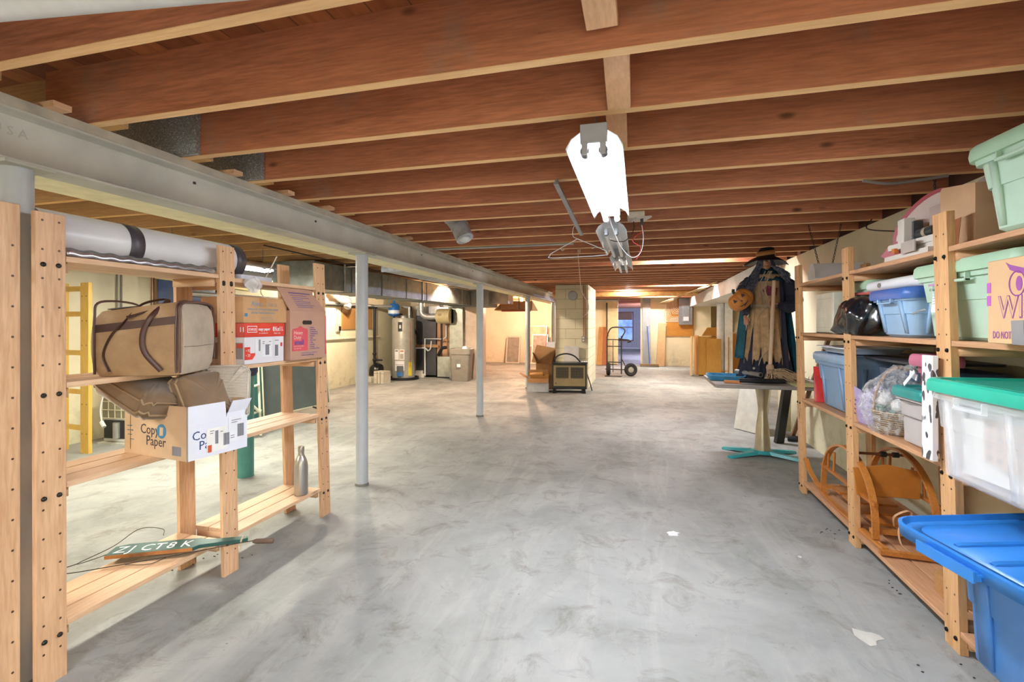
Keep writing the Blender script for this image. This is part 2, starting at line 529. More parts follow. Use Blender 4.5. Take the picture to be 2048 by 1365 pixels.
# ---- room beyond the door
grayp = wallmat('m_panel_grey', '#c3c2c8', '#a8a6ac')
mb = MB()
X0, X1, Y1 = -3.2, 2.0, 26.0
w0, w1, wz0, wz1 = -1.05 + .0, .05, 0, 0
wa, wb = at(1234, 680, y=26), at(1267, 624, y=26)
mb.bx(X0, wa.x, Y1, Y1 + .1, 0, WT); mb.bx(wb.x, X1, Y1, Y1 + .1, 0, WT)
mb.bx(wa.x, wb.x, Y1, Y1 + .1, 0, .45); mb.bx(wa.x, wb.x, Y1, Y1 + .1, wb.z, WT)
struct(mb, 'wall_beyond', grayp, 'grey panelled wall of the room beyond the doorway')
mb = MB()
for k in range(24):
    x = X0 + k * .22; mb.bx(x, x + .008, Y1 - .004, Y1, 0, .42 if wa.x - .05 < x < wb.x + .05 else WT)
struct(mb, 'trim_3', plain('#8f8e96'), 'dark grooves between the wall panels beyond')
mb = MB(); mb.bx(X0 - .1, X0, YB + .15, Y1, 0, WT); mb.bx(X1, X1 + .1, YB + .15, Y1, 0, WT)
struct(mb, 'wall_beyond_sides', grayp, 'side walls of the room beyond')
mb = MB(); mb.bx(X0, X1, 17.32, Y1 + .2, JT, JT + .03)
struct(mb, 'ceiling_beyond', sub_m, 'plank ceiling of the room beyond')
mb = MB(); mb.bx(X0, X1, Y1 - .03, Y1 - .004, .0, .08); struct(mb, 'baseboard_back', plain('#d8d8de'), 'pale baseboard in the room beyond')
wf = plain('#8c4f38', .5)
mb = MB()
for a, c_ in ((wa.x, wa.x + .05), (wb.x - .05, wb.x)): mb.bx(a, c_, Y1 - .05, Y1, .45, wb.z)
mb.bx(wa.x, wb.x, Y1 - .05, Y1, wb.z - .06, wb.z); mb.bx(wa.x, wb.x, Y1 - .07, Y1, .42, .47)
mb.bx(wa.x, wb.x, Y1 - .04, Y1, 1.12, 1.16)
wn_ = struct(mb, 'window_1', wf, 'brown framed window in the room beyond, blind half down')
mb = MB(); mb.bx(wa.x + .05, wb.x - .05, Y1 - .02, Y1 - .01, .47, wb.z - .06)
gm, nt, b = newmat('m_glass'); b.inputs['Transmission Weight'].default_value = 1; b.inputs['Roughness'].default_value = .05; b.inputs['IOR'].default_value = 1.02
mb.obj('pane', gm, wn_)
mb = MB(); mb.bx(wa.x + .06, wb.x - .06, Y1 - .045, Y1 - .03, wb.z - .42, wb.z - .06)
mb.obj('roller_blind', plain('#a9806a', .7), wn_)
# daylit garden wall outside that window
mb = MB(); mb.bx(-4, 4, 29.0, 29.05, -.1, 2.6)
one(mb, 'garden_fence', 'bluish board fence outside the far window', 'fence', plain('#6f86b8', .8, var=.25, scale=3))

# ---- ceiling joists, one object each
mb = MB()
xa, xb = -2.36, XR
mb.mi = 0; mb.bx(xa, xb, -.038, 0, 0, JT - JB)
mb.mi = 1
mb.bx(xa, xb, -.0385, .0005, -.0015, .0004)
j0 = setp(mb.obj('ceiling_joist', [joist_m, joist_b_lit]), 'red-brown floor joist spanning the main bay from steel beam to right wall', 'joist', 'floor joists over the main bay', 'structure')
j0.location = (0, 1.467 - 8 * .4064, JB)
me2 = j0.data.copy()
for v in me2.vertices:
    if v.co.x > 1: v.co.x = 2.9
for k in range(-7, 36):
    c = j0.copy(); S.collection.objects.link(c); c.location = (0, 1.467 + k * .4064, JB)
    if k > 13: c.data = me2
mb = MB()
xa, xb = XL, -2.02
mb.mi = 0; mb.bx(xa, xb, -.038, 0, 0, JT - JB)
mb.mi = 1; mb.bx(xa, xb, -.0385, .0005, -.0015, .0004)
j1 = setp(mb.obj('ceiling_joist', [ljoist_warmlit_m, plain('#c99a5a', .6)]), 'tan floor joist over the left bay, ends lapped on the steel beam', 'joist', 'floor joists over the left bay', 'structure')
j1.location = (0, 1.467 - 8 * .4064 + .041, JB)
for k in range(-7, 36):
    c = j1.copy(); S.collection.objects.link(c); c.location = (0, 1.467 + k * .4064 + .041, JB)
mb = MB()
mb.mi = 0; mb.bx(X0, X1, -.038, 0, 0, JT - JB)
j2 = setp(mb.obj('ceiling_joist', joist_m), 'red-brown joist above the room beyond the doorway', 'joist', 'joists over the room beyond', 'structure')
j2.location = (0, 16.6, JB)
for k in range(1, 12):
    c = j2.copy(); S.collection.objects.link(c); c.location = (0, 16.6 + k * .8, JB)

# short cross blocks nailed between joists in the light row
cb = wood('#e8bd98', '#b98a68', 'y', .3)
for y0, z0, z1, x, w, lb in ((1.42, JB - .035, JB + .0, -.10, .09, 'pale wooden cleat under the first joists, above the lamp row, nearest the camera'),
                      (1.475, JB + .01, JB + .13, -.07, .085, 'short two-tone wooden block between the joists in front of the shop light'),
                      (1.88, JB + .01, JB + .14, -.09, .085, 'wooden block between joists directly above the lamp bracket')):
    mb = MB()
    if 'nearest' in lb:
        mb.slab((x - .02, .62, JB + .19), (x, 1.39, JB + .055), w, .035, (1, 0, 0))
    else:
        mb.slab((x, y0 + .008, z1), (x, y0 + .36, z0), w, .03, (1, 0, 0))
    one(mb, 'bridging_block', lb, 'wood block', cb, 'bridging blocks between joists', bevel=.003)
mb = MB()
mb.slab((-.35, 14.5, JT - .02), (-.08, 13.45, JB + .0), .10, .03, (1, 0, 0)); mb.slab((.1, 14.7, JT - .06), (.2, 14.35, JB + .0), .16, .03, (1, 0, 0))
one(mb, 'bridging_block', 'pale board fixed between the far joists near the doorway', 'wood block', cb)

# ---- steel beam with timber plate, lally columns
mb = MB(); BX = -2.19; zb, zt = 1.895, 2.082
prof = [(-.065, zb), (.065, zb), (.065, zb + .009), (.016, zb + .017), (.006, zb + .03), (.006, zt - .03), (.016, zt - .017), (.065, zt - .009), (.065, zt),
        (-.065, zt), (-.065, zt - .009), (-.016, zt - .017), (-.006, zt - .03), (-.006, zb + .03), (-.016, zb + .017), (-.065, zb + .009)]
prof = [(x, z) for x, z in prof]
mb.loft([[(BX + x, y, z) for x, z in prof] for y in (YN, 15.9)], smooth=False)
beam = one(mb, 'steel_beam', 'long grey painted steel girder carried by the round columns', 'beam', plain('#c0beb6', .5, var=.08, scale=4))
bolt = MB()
for y in (1.95, 2.9, 4.6, 6.2): bolt.bx(BX + .006, BX + .011, y, y + .012, 2.03, 2.042)
bolt.obj('bolt_hole', dark, beam)
text(beam, 'U S A', (BX + .0075, 1.16, 2.0), (1, 0, 0), .045, plain('#b0aea6', .5, var=.0))
mb = MB(); mb.bx(BX - .07, BX + .07, YN, 15.9, zt, JB - .002)
one(mb, 'sill_plate', 'painted timber plate lying on top of the steel girder', 'beam', plain('#bab3a6', .6, var=.12))
# shims under some joist ends
for k in range(0, 10):
    mb = MB(); y = 1.467 + k * .4064 - .19
    mb.bx(BX + .0, BX + .12, y, y + .06, JB - .0015, JB + .02)
    if k in (0, 2, 3, 4, 7): one(mb, 'wood_shim', {0: 'timber shim on the beam plate at the second visible joist end', 2: 'timber shim on the beam plate just past the galvanised ducts', 3: 'timber shim on the beam plate between ducts and second column', 4: 'timber shim on the beam plate nearly above the second column', 7: 'timber shim on the beam plate beyond the duct elbow'}[k], 'wood block', cb, 'shims on the beam plate')
def column(y, label, r=.049):
    t = thing('lally_column', label, 'column', (BX, y, 0), 0, 'round steel columns under the girder')
    mb = MB(); mb.lathe([(r, 0), (r, 1.883)], n=32); mb.obj('shaft', steelpaint, t)
    mb = MB(); mb.bx(-.08, .08, -.075, .075, 1.883, 1.8945); mb.obj('top_plate', plain('#b3b3a6', .5), t)
    mb = MB(); mb.lathe([(r + .006, 0), (r + .003, .02)], n=32); mb.obj('base_collar', plain('#77736c', .8), t)
column(1.235, 'grey round steel column standing between the two left shelving units')
column(3.50, 'grey round steel column just behind the pine shelving with the bottle')
column(6.53, 'grey round steel column in front of the grey rubbish bin, mid-room')
column(9.6, 'grey round steel column beside the open cardboard boxes')
column(12.65, 'grey round steel column close to the block pier, before the window screens')

# ---- block pier
mb = MB(); mb.bx(-1.66, -.99, 9.85, 11.6, 0, JB - .003)
one(mb, 'block_pier', 'cream painted concrete block pier behind the gas heater', 'pier', blockm)
mb = MB(); mb.lathe([(0.001, -.02), (.085, -.02), (.095, 0), (.095, .03), (.06, .035), (.001, .035)], (-1.30, 9.82, at(1142, 592, y=9.82).z), 'y', 32)
one(mb, 'flue_cover', 'round grey metal cover plate high on the block pier', 'cover', plain('#aeb2b8', .4, .3))
t = thing('wall_outlet', 'grey outlet box on copper conduit running down the block pier', 'outlet', (-1.08, 9.85, 0))
mb = MB(); mb.bx(-.035, .035, -.05, 0, .95, 1.07); mb.obj('box', plain('#9a9a96', .4, .5), t, bevel=.004)
mb = MB(); mb.tube([(-.0, -.02, 1.07), (0, -.02, 2.1)], .011); mb.tube([(.035, -.015, 1.07), (.035, -.015, 2.1)], .007); mb.obj('conduit', plain('#c08a5c', .4, .4), t)
for z in (.965, 1.02): mb = MB(); mb.bx(-.02, .02, -.054, -.05, z, z + .035); mb.obj('socket', plain('#e8e4d8'), t)
mb = MB(); mb.bx(-1.47, -1.17, 9.80, 9.83, .0, .86); mb.M = Matrix.Identity(4)
one(mb, 'white_board', 'square white board leaning on the block pier behind the heater', 'board', plain('#e6e6ea'))

# ================================================================ LIGHT FIXTURES
refl_m = plain('#e9ebee', .35, .1, .02)
tube_on, tube_off = emit('#f4f8ff', 30), plain('#dfe6ef', .3, 0, .02)
def shop_light(loc, label, on=False, rz=0, warm=False, chains=True):
    t = thing('shop_light', label, 'light', loc, rz, 'hanging two-tube shop lights')
    L = 1.24; mb = MB()
    prof = [(-.105, 0.0), (-.085, .035), (-.045, .062), (.045, .062), (.085, .035), (.105, 0.0)]
    mb.loft([[(x, y, z) for x, z in prof] for y in (-L / 2, L / 2)], False, False, False, False)
    mb.obj('reflector', refl_m, t, solid=.002)
    for s in (-1, 1):
        mb = MB(); y = s * (L / 2 + .004)
        mb.bx(-.05, .05, y - .006, y + .006, .012, .085); mb.bx(-.045, -.022, y - .006, y + .006, -.03, .02); mb.bx(.022, .045, y - .006, y + .006, -.03, .02)
        mb.obj('end_bracket', plain('#b4b9c2', .45, .3), t, bevel=.003)
        mb = MB()
        for x in (-.034, .034): mb.cyl((x, y - s * .0, -.014), (x, y - s * .04, -.014), .017)
        mb.obj('socket', plain('#6a6e76', .5), t)
    for x in (-.034, .034):
        mb = MB(); mb.cyl((x, -L / 2 + .03, -.014), (x, L / 2 - .03, -.014), .0135); mb.obj('tube_lamp', (emit('#fff3bf', 16) if warm else tube_on) if on else tube_off, t)
    if chains:
        for s in (-1, 1):
            mb = MB(); y = s * L * .42; z = .065
            while z < JB - loc[2] + .06: 
                mb.tube([(0, y + .004 * math.cos(a), z + .009 * math.sin(a)) if int(z * 1000) % 2 else (.004 * math.cos(a), y, z + .009 * math.sin(a)) for a in (0, .8, 1.6, 2.4, 3.2, 4, 4.8, 5.5)], .0014, 5, True); z += .0133
            mb.obj('chain', plain('#8a8d92', .35, .8), t)
    return t
shop_light((-.16, 2.42, 1.975), 'lit two-tube shop light hanging nearest, blazing white', True)
shop_light((-.185, 4.02, 1.965), 'unlit shop light second in the row, just behind the blazing one')
shop_light((-.17, 5.42, 1.965), 'unlit shop light third and farthest in the row')
shop_light((-.9, -1.4, 1.975), 'unseen shop light added behind the camera as fill, left one', True)  # this and the next two are unseen fixtures added for fill light
shop_light((.9, -1.4, 1.975), 'unseen shop light added behind the camera as fill, right one', True)
shop_light((-3.9, .4, 1.975), 'unseen shop light added as fill over the left bay near the camera', True)
shop_light((-3.9, 3.8, 1.905), 'lit shop light glimpsed over the left shelving behind the grey roll', True, warm=False)
# white reflector hung on chains over the right shelving
t = thing('shop_light', 'white reflector light hung on two chains above the right shelving, by the wall', 'light', (1.60, 4.60, 1.70))
mb = MB(); prof = [(-.09, 0), (-.08, .07), (-.04, .125), (.04, .125), (.08, .07), (.09, 0)]
mb.loft([[(x, y, z) for y, z in prof] for x in (-.18, .19)], True, True, False, True); mb.obj('reflector', whitep, t)
for y in (-.13, -.03):
    mb = MB(); p = Vector((y, -.02, .12)); q = Vector((y + (-.07 if y < -.1 else .07), .0, .45)); n = 23
    for i in range(n):
        c = p.lerp(q, i / (n - 1)); ex = Vector((.006, 0, 0)) if i % 2 else Vector((0, .006, 0))
        mb.tube([c + ex * math.cos(a) + Vector((0, 0, .011)) * math.sin(a) for a in (0, .9, 1.8, 2.7, 3.6, 4.5, 5.4)], .002, 5, True)
    mb.obj('chain', plain('#3c3a36', .4, .7), t)
def chain(p, q, label):
    mb = MB(); p, q = Vector(p), Vector(q); n = int((q - p).length / .0165)
    for i in range(n + 1):
        c = p.lerp(q, i / n); ex = Vector((.006, 0, 0)) if i % 2 else Vector((0, .006, 0))
        mb.tube([c + ex * math.cos(a) + Vector((0, 0, .011)) * math.sin(a) for a in (0, .9, 1.8, 2.7, 3.6, 4.5, 5.4)], .002, 5, True)
    one(mb, 'hanging_chain', label, 'chain', plain('#3c3a36', .4, .7))
chain((1.6, 3.2, 1.87), (1.6, 3.2, JB + .02), 'short dark chain hanging from a joist above the white wood stack')
chain((1.62, 6.4, 1.85), (1.62, 6.4, JB + .02), 'dark chain hanging by the wall behind the witch hat')

def bulb(loc, label, power, col, r=.035):
    t = thing('bulb_fixture', label, 'light', loc)
    h = (JB if loc[2] < JB - .02 else JT) - loc[2] - .001
    mb = MB(); mb.lathe([(.001, h), (.055, h), (.055, h - .02), (.03, h - .045), (.025, .03), (.001, .03)], n=24); mb.obj('lamp_holder', plain('#d9d4c6'), t)
    mb = MB(); mb.ball((0, 0, 0), (r, r, r * 1.1), 16, 12); mb.obj('bulb', emit(col, power / (PI * 4 * PI * r * r)), t)
def bay_fill_light(x, y, label, power, col):  # hidden lamp added in a joist bay to brighten the room below
    t = thing('joist_fill_lamp', label, 'light', (x, y, JT - .001))
    mb = MB(); mb.bx(-.42, .42, -.1, .1, -.05, 0); mb.obj('housing', whitep, t)
    mb = MB(); mb.bx(-.4, .4, -.085, .085, -.056, -.05); mb.obj('diffuser', emit(col, 4), t)
    area('joist_fill_light', (x, y, JT - .06), .78, .16, power, lin(col)[:3])
bulb((-5.15, 8.0, 2.02), 'hidden bare bulb added as fill between trunk duct and left wall', 90, '#ffecd2')  # hidden bulb added to brighten the left bay, like the next one
bulb((-3.3, 9.0, 2.25), 'hidden bare bulb added as fill up in a joist bay before the furnace', 110, '#ffecd2')
bulb((-3.3, 13.7, 2.0), 'bare warm bulb lighting the far left bay', 150, '#ffd0a8')
bulb(tuple(at(1257, 588, y=11.86)), 'lit bare bulb in front of the doorway', 28, '#fffaf2')
bay_fill_light(.9, 10.59, 'added fill lamp hidden up between joists before the cabinets', 55, '#fff8ee')
bay_fill_light(.6, 6.53, 'added fill lamp hidden up between joists in mid aisle', 32, '#fbfbff')
bay_fill_light(.55, 14.85, 'added fill lamp hidden up between joists before the far wall', 80, '#fffaf2')
bulb((1.2, 19.6, 1.98), 'unseen bulb added as fill in the room beyond the doorway', 300, '#c9d4ff')  # out-of-view bulb added to brighten the far room

# ================================================================ CEILING CLUTTER
# metal rail with hanger
r0, r1 = at(1112, 366, z=2.09), at(1163, 470, z=2.06)
mb = MB(); mb.slab(r0, r1, .028, .014, (1, 0, 0)); mb.slab(r0 + Vector((0, 0, .012)), r1 + Vector((0, 0, .012)), .012, .02, (1, 0, 0))
one(mb, 'metal_rail', 'thin grey metal rail under the joists left of the blazing shop light', 'rail', plain('#aab0b8', .4, .6))
h = at(1155, 478, y=r1.y - .1)
t = thing('plastic_hanger', 'white plastic clothes hanger hooked on the metal rail', 'hanger', tuple(h), R(-8))
mb = MB(); mb.tube(bez([(-.0, 0, 0), (-.21, 0, -.10), (-.235, 0, -.125), (-.21, 0, -.145), (.21, 0, -.145), (.235, 0, -.125), (.21, 0, -.10), (0, 0, 0)], 6), .0035, 8); mb.obj('frame', whitep, t)
mb = MB(); mb.tube(bez([(0, 0, 0), (-.035, 0, .02), (-.04, 0, .06), (-.03, 0, .10), (.0, 0, .115), (.02, 0, .09)], 8), .003, 8)
mb.obj('hook', whitep, t)
mb = MB()
for sx in (-1, 1): mb.tube(arc((sx * .125, 0, -.075), .012, 200, 360, 6), .0022, 6)
mb.obj('notch_hook', whitep, t)
# junction box with cords
jb = at(1272, 425, y=3.55)
t = thing('junction_box', 'cream outlet box under the joists right of the blazing light, cords plugged in', 'outlet', (jb.x, 3.55, JB - .002))
mb = MB(); mb.bx(-.06, .06, -.03, .06, -.05, 0); mb.obj('box', plain('#d8cfc0'), t, bevel=.004)
mb = MB(); mb.slab((-.02, -.035, -.06), (.085, .02, -.045), .10, .012, (0, 1, 0)); mb.obj('cover_plate', plain('#d0c6c0'), t)
mb = MB(); mb.bx(.03, .05, -.04, -.02, -.10, -.05); mb.obj('plug', dark, t)
mb = MB(); mb.tube(bez([(.03, -.03, -.06), (.05, -.03, -.14), (.0, 0, -.17), (-.02, .0, -.21), (.03, 0, -.25), (.02, 0, -.31), (.0, 0, -.34)], 10), .003, 7); mb.obj('red_cord', plain('#c83a34'), t)
setp(t.children[-1], 'red cord')
mb = MB(); mb.tube(bez([(.04, -.03, -.10), (.05, -.04, -.2), (.03, -.06, -.30), (-.03, -.1, -.335), (-.10, -.2, -.27), (-.15, -.35, -.16), (-.17, -.5, -.08), (-.172, -.53, -.06)], 10), .0028, 7); mb.obj('white_cord', whitep, t)
setp(t.children[-1], 'white cord')
mb = MB(); mb.tube(bez([(-.02, 0, -.04), (-.015, 0, -.12), (-.05, .0, -.18), (-.10, .1, -.19), (-.2, .2, -.15), (-.21, .3, -.05)], 10), .003, 7); mb.obj('black_cord', dark, t)
# hanging cord in the middle of the aisle, with paper tag
p0 = at(1160, 505, y=5.1); p1 = at(1180, 600, y=5.1)
t = thing('pull_cord', 'pale pull cord dangling from the joists before the block pier', 'cord', (p0.x, 5.1, JB))
pts = [(0, 0, .03), (.0, 0, -.05)] + [tuple(at(x, y, y=5.1) - Vector((p0.x, 5.1, JB))) for x, y in ((1156, 500), (1157, 520), (1159, 545), (1163, 580), (1175, 605), (1176, 622), (1167, 634))]
mb = MB(); mb.tube(bez(pts, 6), .0045, 6); mb.obj('string', plain('#d6b7a4'), t)
q = at(1166, 634, y=5.1) - Vector((p0.x, 5.1, JB))
mb = MB(); mb.slab(q, q + Vector((.05, 0, .04)), .02, .003, (0, 1, 0)); mb.obj('tag', plain('#dcc0ae'), t)
# black wire and pipe under the joists
gp = plain('#a9abaa', .4, .6)
a, b_ = at(812, 470, y=4.75), at(1096, 457, y=4.75)
mb = MB(); mb.cyl((-2.1, 4.72, JB - .013), (-.62, 4.72, JB - .013), .0125)
one(mb, 'conduit_pipe', 'grey conduit pipe running across under the joists behind the duct elbow', 'pipe', gp)
mb = MB(); mb.tube(bez([(1.6, 3.08, JB - .008), (1.35, 3.085, JB - .03), (1.2, 3.07, JB - .008)], 6), .008); one(mb, 'grey_cable_stub', 'short grey pipe stub under the joists near the right wall', 'pipe', gp)
mb = MB(); mb.tube(bez([(1.66, 4.1, JB - .03), (1.60, 4.0, 2.0), (1.62, 3.4, 1.86), (1.6, 3.0, 1.70), (1.6, 2.9, 1.66)], 8), .004); one(mb, 'black_cable', 'thin black cord sagging down the right wall above the shelving', 'cord', black)
# metal bracket on the first joist
mb = MB(); o_ = at(566, 12, y=1.02)
mb.tube(bez([(o_.x - .03, 1.02, 2.2), (o_.x - .01, 1.02, 2.165), (o_.x + .012, 1.018, 2.135)], 6), .012, 8, flat=.25)
one(mb, 'pipe_strap', 'small galvanised strap bracket nailed to the nearest joist', 'bracket', galv)
# pale pipe at top left corner
mb = MB(); p, q = at(0, 14, z=2.08), at(150, 0, z=2.08)
d = (q - p).normalized(); mb.cyl(p - d * .5, q + d * 1.2, .03)
one(mb, 'white_pipe', 'pale pipe crossing the top left corner under the joists', 'pipe', plain('#c9ccd0', .4))
spangle, nt, b = newmat('m_spangle'); nn = noise(nt, coords(nt, (1, 1, 1), False), 130, 3, .8); nt.links.new(ramp(nt, nn, [(.35, lin('#7b7f82')), (.58, lin('#a9adaf')), (.66, lin('#f0f2f4'))]), b.inputs['Base Color']); b.inputs['Roughness'].default_value = .35; b.inputs['Metallic'].default_value = .3
# galvanised panning in joist bays beside the beam
for y, xe in ((1.467 + .4064 - .0395, at(391, 300, y=1.82).x), (1.467 + .4064 * 2 - .0395, at(522, 345, y=2.23).x)):
    mb = MB(); mb.bx(BX - .42, xe, y - .02, y, JB + .002, JT - .002)
    mb.bx(xe, xe + .014, y - .024, y, JB + .001, JT - .002)
    one(mb, 'joist_duct', 'spangled galvanised duct in the joist bay ' + ('nearer the camera' if y < 2 else 'second from the camera') + ', beside the beam', 'duct', spangle, 'galvanised ducts in the joist bays')
mb = MB(); mb.bx(-2.52, -2.262, YN, 15.0, 1.905, 1.93)
one(mb, 'cream_board', 'wide cream painted board running along the left side of the girder, seen from below', 'board', plain('#ece4be', .6, var=.08))
# flexible elbow duct
t = thing('duct_elbow', 'round galvanised duct elbow hanging open below the joists', 'duct', (0, 0, 0))
P0, P1, P2, P3 = at(842, 420, y=3.69), at(888, 424, y=3.69), at(914, 446, y=3.69), at(930, 478, y=3.66)
pts = bez([P0, P1, P2, P3], 4)
mb = MB(); mb.tube(pts, .072, 20)
for i in (3, 6, 9): mb.tube([pts[i], pts[i] + (pts[i + 1] - pts[i]) * .15], .076, 20)
mb.obj('elbow', galv, t)
mb = MB(); mb.tube([P0 + Vector((-.25, .0, .02)), P0], [.06, .072], 20); mb.obj('straight_pipe', galv, t)
mb = MB(); e = pts[-1]; mb.ball(e, (.05, .04, .03), 12, 8); mb.obj('torn_plastic', plain('#c9ccd0', .3), t)
# trunk duct of the left bay, plenum, branches
def seamed(mb, x0, x1, y0, y1, z0, z1, n, ax='y'):
    mb.bx(x0, x1, y0, y1, z0, z1)
    for k in range(n + 1):
        if ax == 'y': y = y0 + (y1 - y0) * k / n; mb.bx(x0 - .008, x1 + .008, y - .008, y + .008, z0 - .008, z1 + .004)
        else: x = x0 + (x1 - x0) * k / n; mb.bx(x - .008, x + .008, y0 - .008, y1 + .008, z0 - .008, z1 + .004)
t = thing('trunk_duct', 'long rectangular galvanised trunk duct hung along the left bay', 'duct')
mb = MB(); seamed(mb, -4.35, -3.78, 5.0, 10.6, 1.75, 2.08, 7); mb.obj('trunk', plain('#8f938f', .45, .5, .15), t)
mb = MB(); seamed(mb, -4.45, -3.35, 10.6, 11.3, 1.72, 2.09, 1); mb.obj('plenum', galv_d, t)
mb = MB(); seamed(mb, -3.35, -2.95, 10.85, 11.3, 1.80, 2.06, 2, 'x'); mb.obj('branch', plain('#b5a99c', .5, .3, .1), t)
mb = MB()
for y in (5.6, 8.0, 10.0): mb = MB(); mb.bx(-3.775, -3.765, y, y + .03, 1.74, 2.12); mb.obj('hanger_strap', galv, t)
t = thing('branch_duct', 'shiny flat galvanised duct tucked up beside the steel girder', 'duct')
mb = MB(); seamed(mb, -2.98, -2.54, 5.2, 8.3, 1.95, 2.105, 3); mb.obj('duct_body', galv, t)
mb = MB(); mb.cyl((-4.7, 3.0, 2.005), (-4.7, 6.8, 2.005), .112, n=28)
one(mb, 'round_duct', 'round grey duct high in the left bay above the open shelving', 'duct', plain('#9c9fa2', .35, .6))
# black pipes under the left bay ceiling
mb = MB(); mb.cyl((-3.1, .6, 2.095), (-3.1, 8.8, 2.095), .016); mb.cyl((-3.18, .6, 2.10), (-3.18, 10.2, 2.10), .012)
one(mb, 'black_pipe', 'pair of dark pipes running along the left bay ceiling beside the girder', 'pipe', plain('#55554f', .5, .3))
mb = MB(); mb.tube(bez([(-2.9, 4.05, 2.11), (-2.85, 4.3, 2.03), (-2.6, 4.5, 2.05), (-2.45, 4.7, 2.12)], 8), .006); one(mb, 'yellow_cable', 'yellow cable looping under the left bay joists by the column', 'cable', plain('#e8c53a'))
mb = MB(); mb.tube(bez([(-3.6, 4.0, 2.1), (-3.70, 7, 2.09), (-3.68, 10.4, 2.10)], 10), .007); one(mb, 'black_cable', 'thin black cable strung along the trunk duct', 'cable', black)
# duct wrapped in tan insulation at the far wall, wire bundle
mb = MB(); mb.cyl((-2.1, 12.1, 2.05), (1.35, 12.1, 2.05), .066, n=24)
one(mb, 'insulated_pipe', 'tan wrapped pipe running across above the doorway', 'pipe', plain('#cf9f62', .6, var=.14))
mb = MB(); mb.cyl((-2.1, 14.0, 2.0), (-.55, 14.0, 2.0), .03)
one(mb, 'grey_pipe', 'grey pipe under the tan wrapped pipe left of the doorway bulb', 'pipe', gp)
# white soffit beam by the right wall, with white posts
mb = MB(); mb.bx(1.53, 2.35, 6.95, 15.89, 1.85, 2.115)
one(mb, 'boxed_soffit', 'long white boxed beam high along the right wall beyond the shelving', 'soffit', plain('#d6d8d4', .5))
for i, (px, w, col, lb) in enumerate(((1441, .09, '#cfd4d6', 'grey white post left of the pair under the boxed beam'), (1457, .14, '#e9ecea', 'white post right of the pair under the boxed beam'))):
    mb = MB(); p = at(px, 700, y=13.2)
    mb.cyl((p.x, 13.2, 0), (p.x, 13.2, 1.849), w, n=24) if i == 0 else mb.bx(p.x - .1, p.x + .08, 13.1, 13.3, 0, 1.849)
    one(mb, 'white_post', lb, 'post', plain(col, .4))
mb = MB(); mb.slab(at(1452, 632, x=2.80), at(1470, 612, x=2.80), .05, .03, (0, 0, 1)); one(mb, 'angled_brace', 'pale diagonal brace on the far right wall beside the pumpkin', 'brace', plain('#dcdccf'))
mb = MB()
for k in range(9):
    y = 15.2 - .02 * k; z = 2.02 - .008 * (k % 3)
    mb.tube(bez([(.55 + .03 * k, 15.7, 1.93), (.8 + .02 * k, 15.2, z), (1.1, 13.5 - .2 * k, z + .03), (1.4, 12.0 - .3 * k, 2.08 + .01 * (k % 3))], 6), .008, 5)
one(mb, 'wire_bundle', 'bundle of cables fanning from the breaker panel along the ceiling', 'cable', plain('#c9b48a', .6), kind=None) if False else setp(mb.obj('wire_bundle', plain('#c9b48a', .6)), 'bundle of cables fanning from the breaker panel along the ceiling', 'cable')
# suspended shelf and hanging bits of the far left bay
t = thing('hanging_shelf', 'shallow cardboard-coloured shelf slung under the ceiling of the far left bay', 'shelf', (-3.05, 11.9, 1.66))
mb = MB(); mb.hexa([(-.55, 0, 0), (.45, 0, 0), (.5, .5, .0), (-.5, .5, 0), (-.55, .0, .02), (.45, 0, .02), (.35, .5, .26), (-.45, .5, .26)]); mb.obj('tray', plain('#e6c9a4', .7), t)
mb = MB(); mb.bx(-.35, .42, -.02, .0, -.03, .03); mb.obj('front_rail', plain('#b0654c', .5), t)
mb = MB()
for x in (-.4, .1, .42): mb.cyl((x, .02, .02), (x, .02, JT - 1.66 - .001), .008)
mb.obj('hanger_rod', plain('#5a4a3c', .5), t)

# ================================================================ MECHANICALS
c = Vector((-5.42, 10.45, 0))
t = thing('water_heater', 'tall grey round water heater with labels, left of the furnace', 'water heater', tuple(c))
mb = MB(); mb.lathe([(.001, .03), (.262, .03), (.268, .06), (.268, 1.42), (.25, 1.455), (.001, 1.46)], n=40); mb.obj('tank', plain('#a9a9a2', .35, .1), t)
mb = MB(); mb.lathe([(.001, 0), (.36, 0), (.36, .06), (.33, .06), (.32, .02), (.001, .02)], n=36); mb.obj('drain_pan', black, t)
vd = Vector((-c.x, -c.y, 0)).normalized()
def wrap(name, a0, a1, z0, z1, m, par, r=.2695):
    mb = MB(); base = math.atan2(vd.y, vd.x)
    mb.grid(lambda u, v: (r * math.cos(base + R(a0 + (a1 - a0) * u)), r * math.sin(base + R(a0 + (a1 - a0) * u)), z0 + (z1 - z0) * v), 8, 1); o = mb.obj(name, m, par); return o
wrap('badge', -28, -6, 1.14, 1.36, black, t); wrap('badge_mark', -22, -12, 1.21, 1.29, plain('#b9b9b0'), t, .2705)
for a0, a1, z0, z1 in ((-48, -24, .48, .72), (-20, 4, .48, .72), (-46, 4, .22, .45)): wrap('label_sheet', a0, a1, z0, z1, whitep, t)
for a0, a1, z0, z1, cc in ((-17, 0, .66, .70, '#c98a5c'), (-44, -28, .67, .70, '#555'), (-17, 0, .50, .62, '#b9b2a8'), (-42, 0, .36, .37, '#999'), (-42, 0, .28, .285, '#999')): wrap('label_print', a0, a1, z0, z1, plain(cc if len(cc) == 7 else '#777777'), t, .2708)
wrap('warning_label', 24, 44, -.0 + .10, .42, plain('#e2cf3a'), t); wrap('gas_valve_cover', -30, -2, .12, .34, plain('#6b7078', .4, .5), t, .31)
wrap('blue_sticker', -28, -4, .10, .2, plain('#3b6fae'), t, .315)
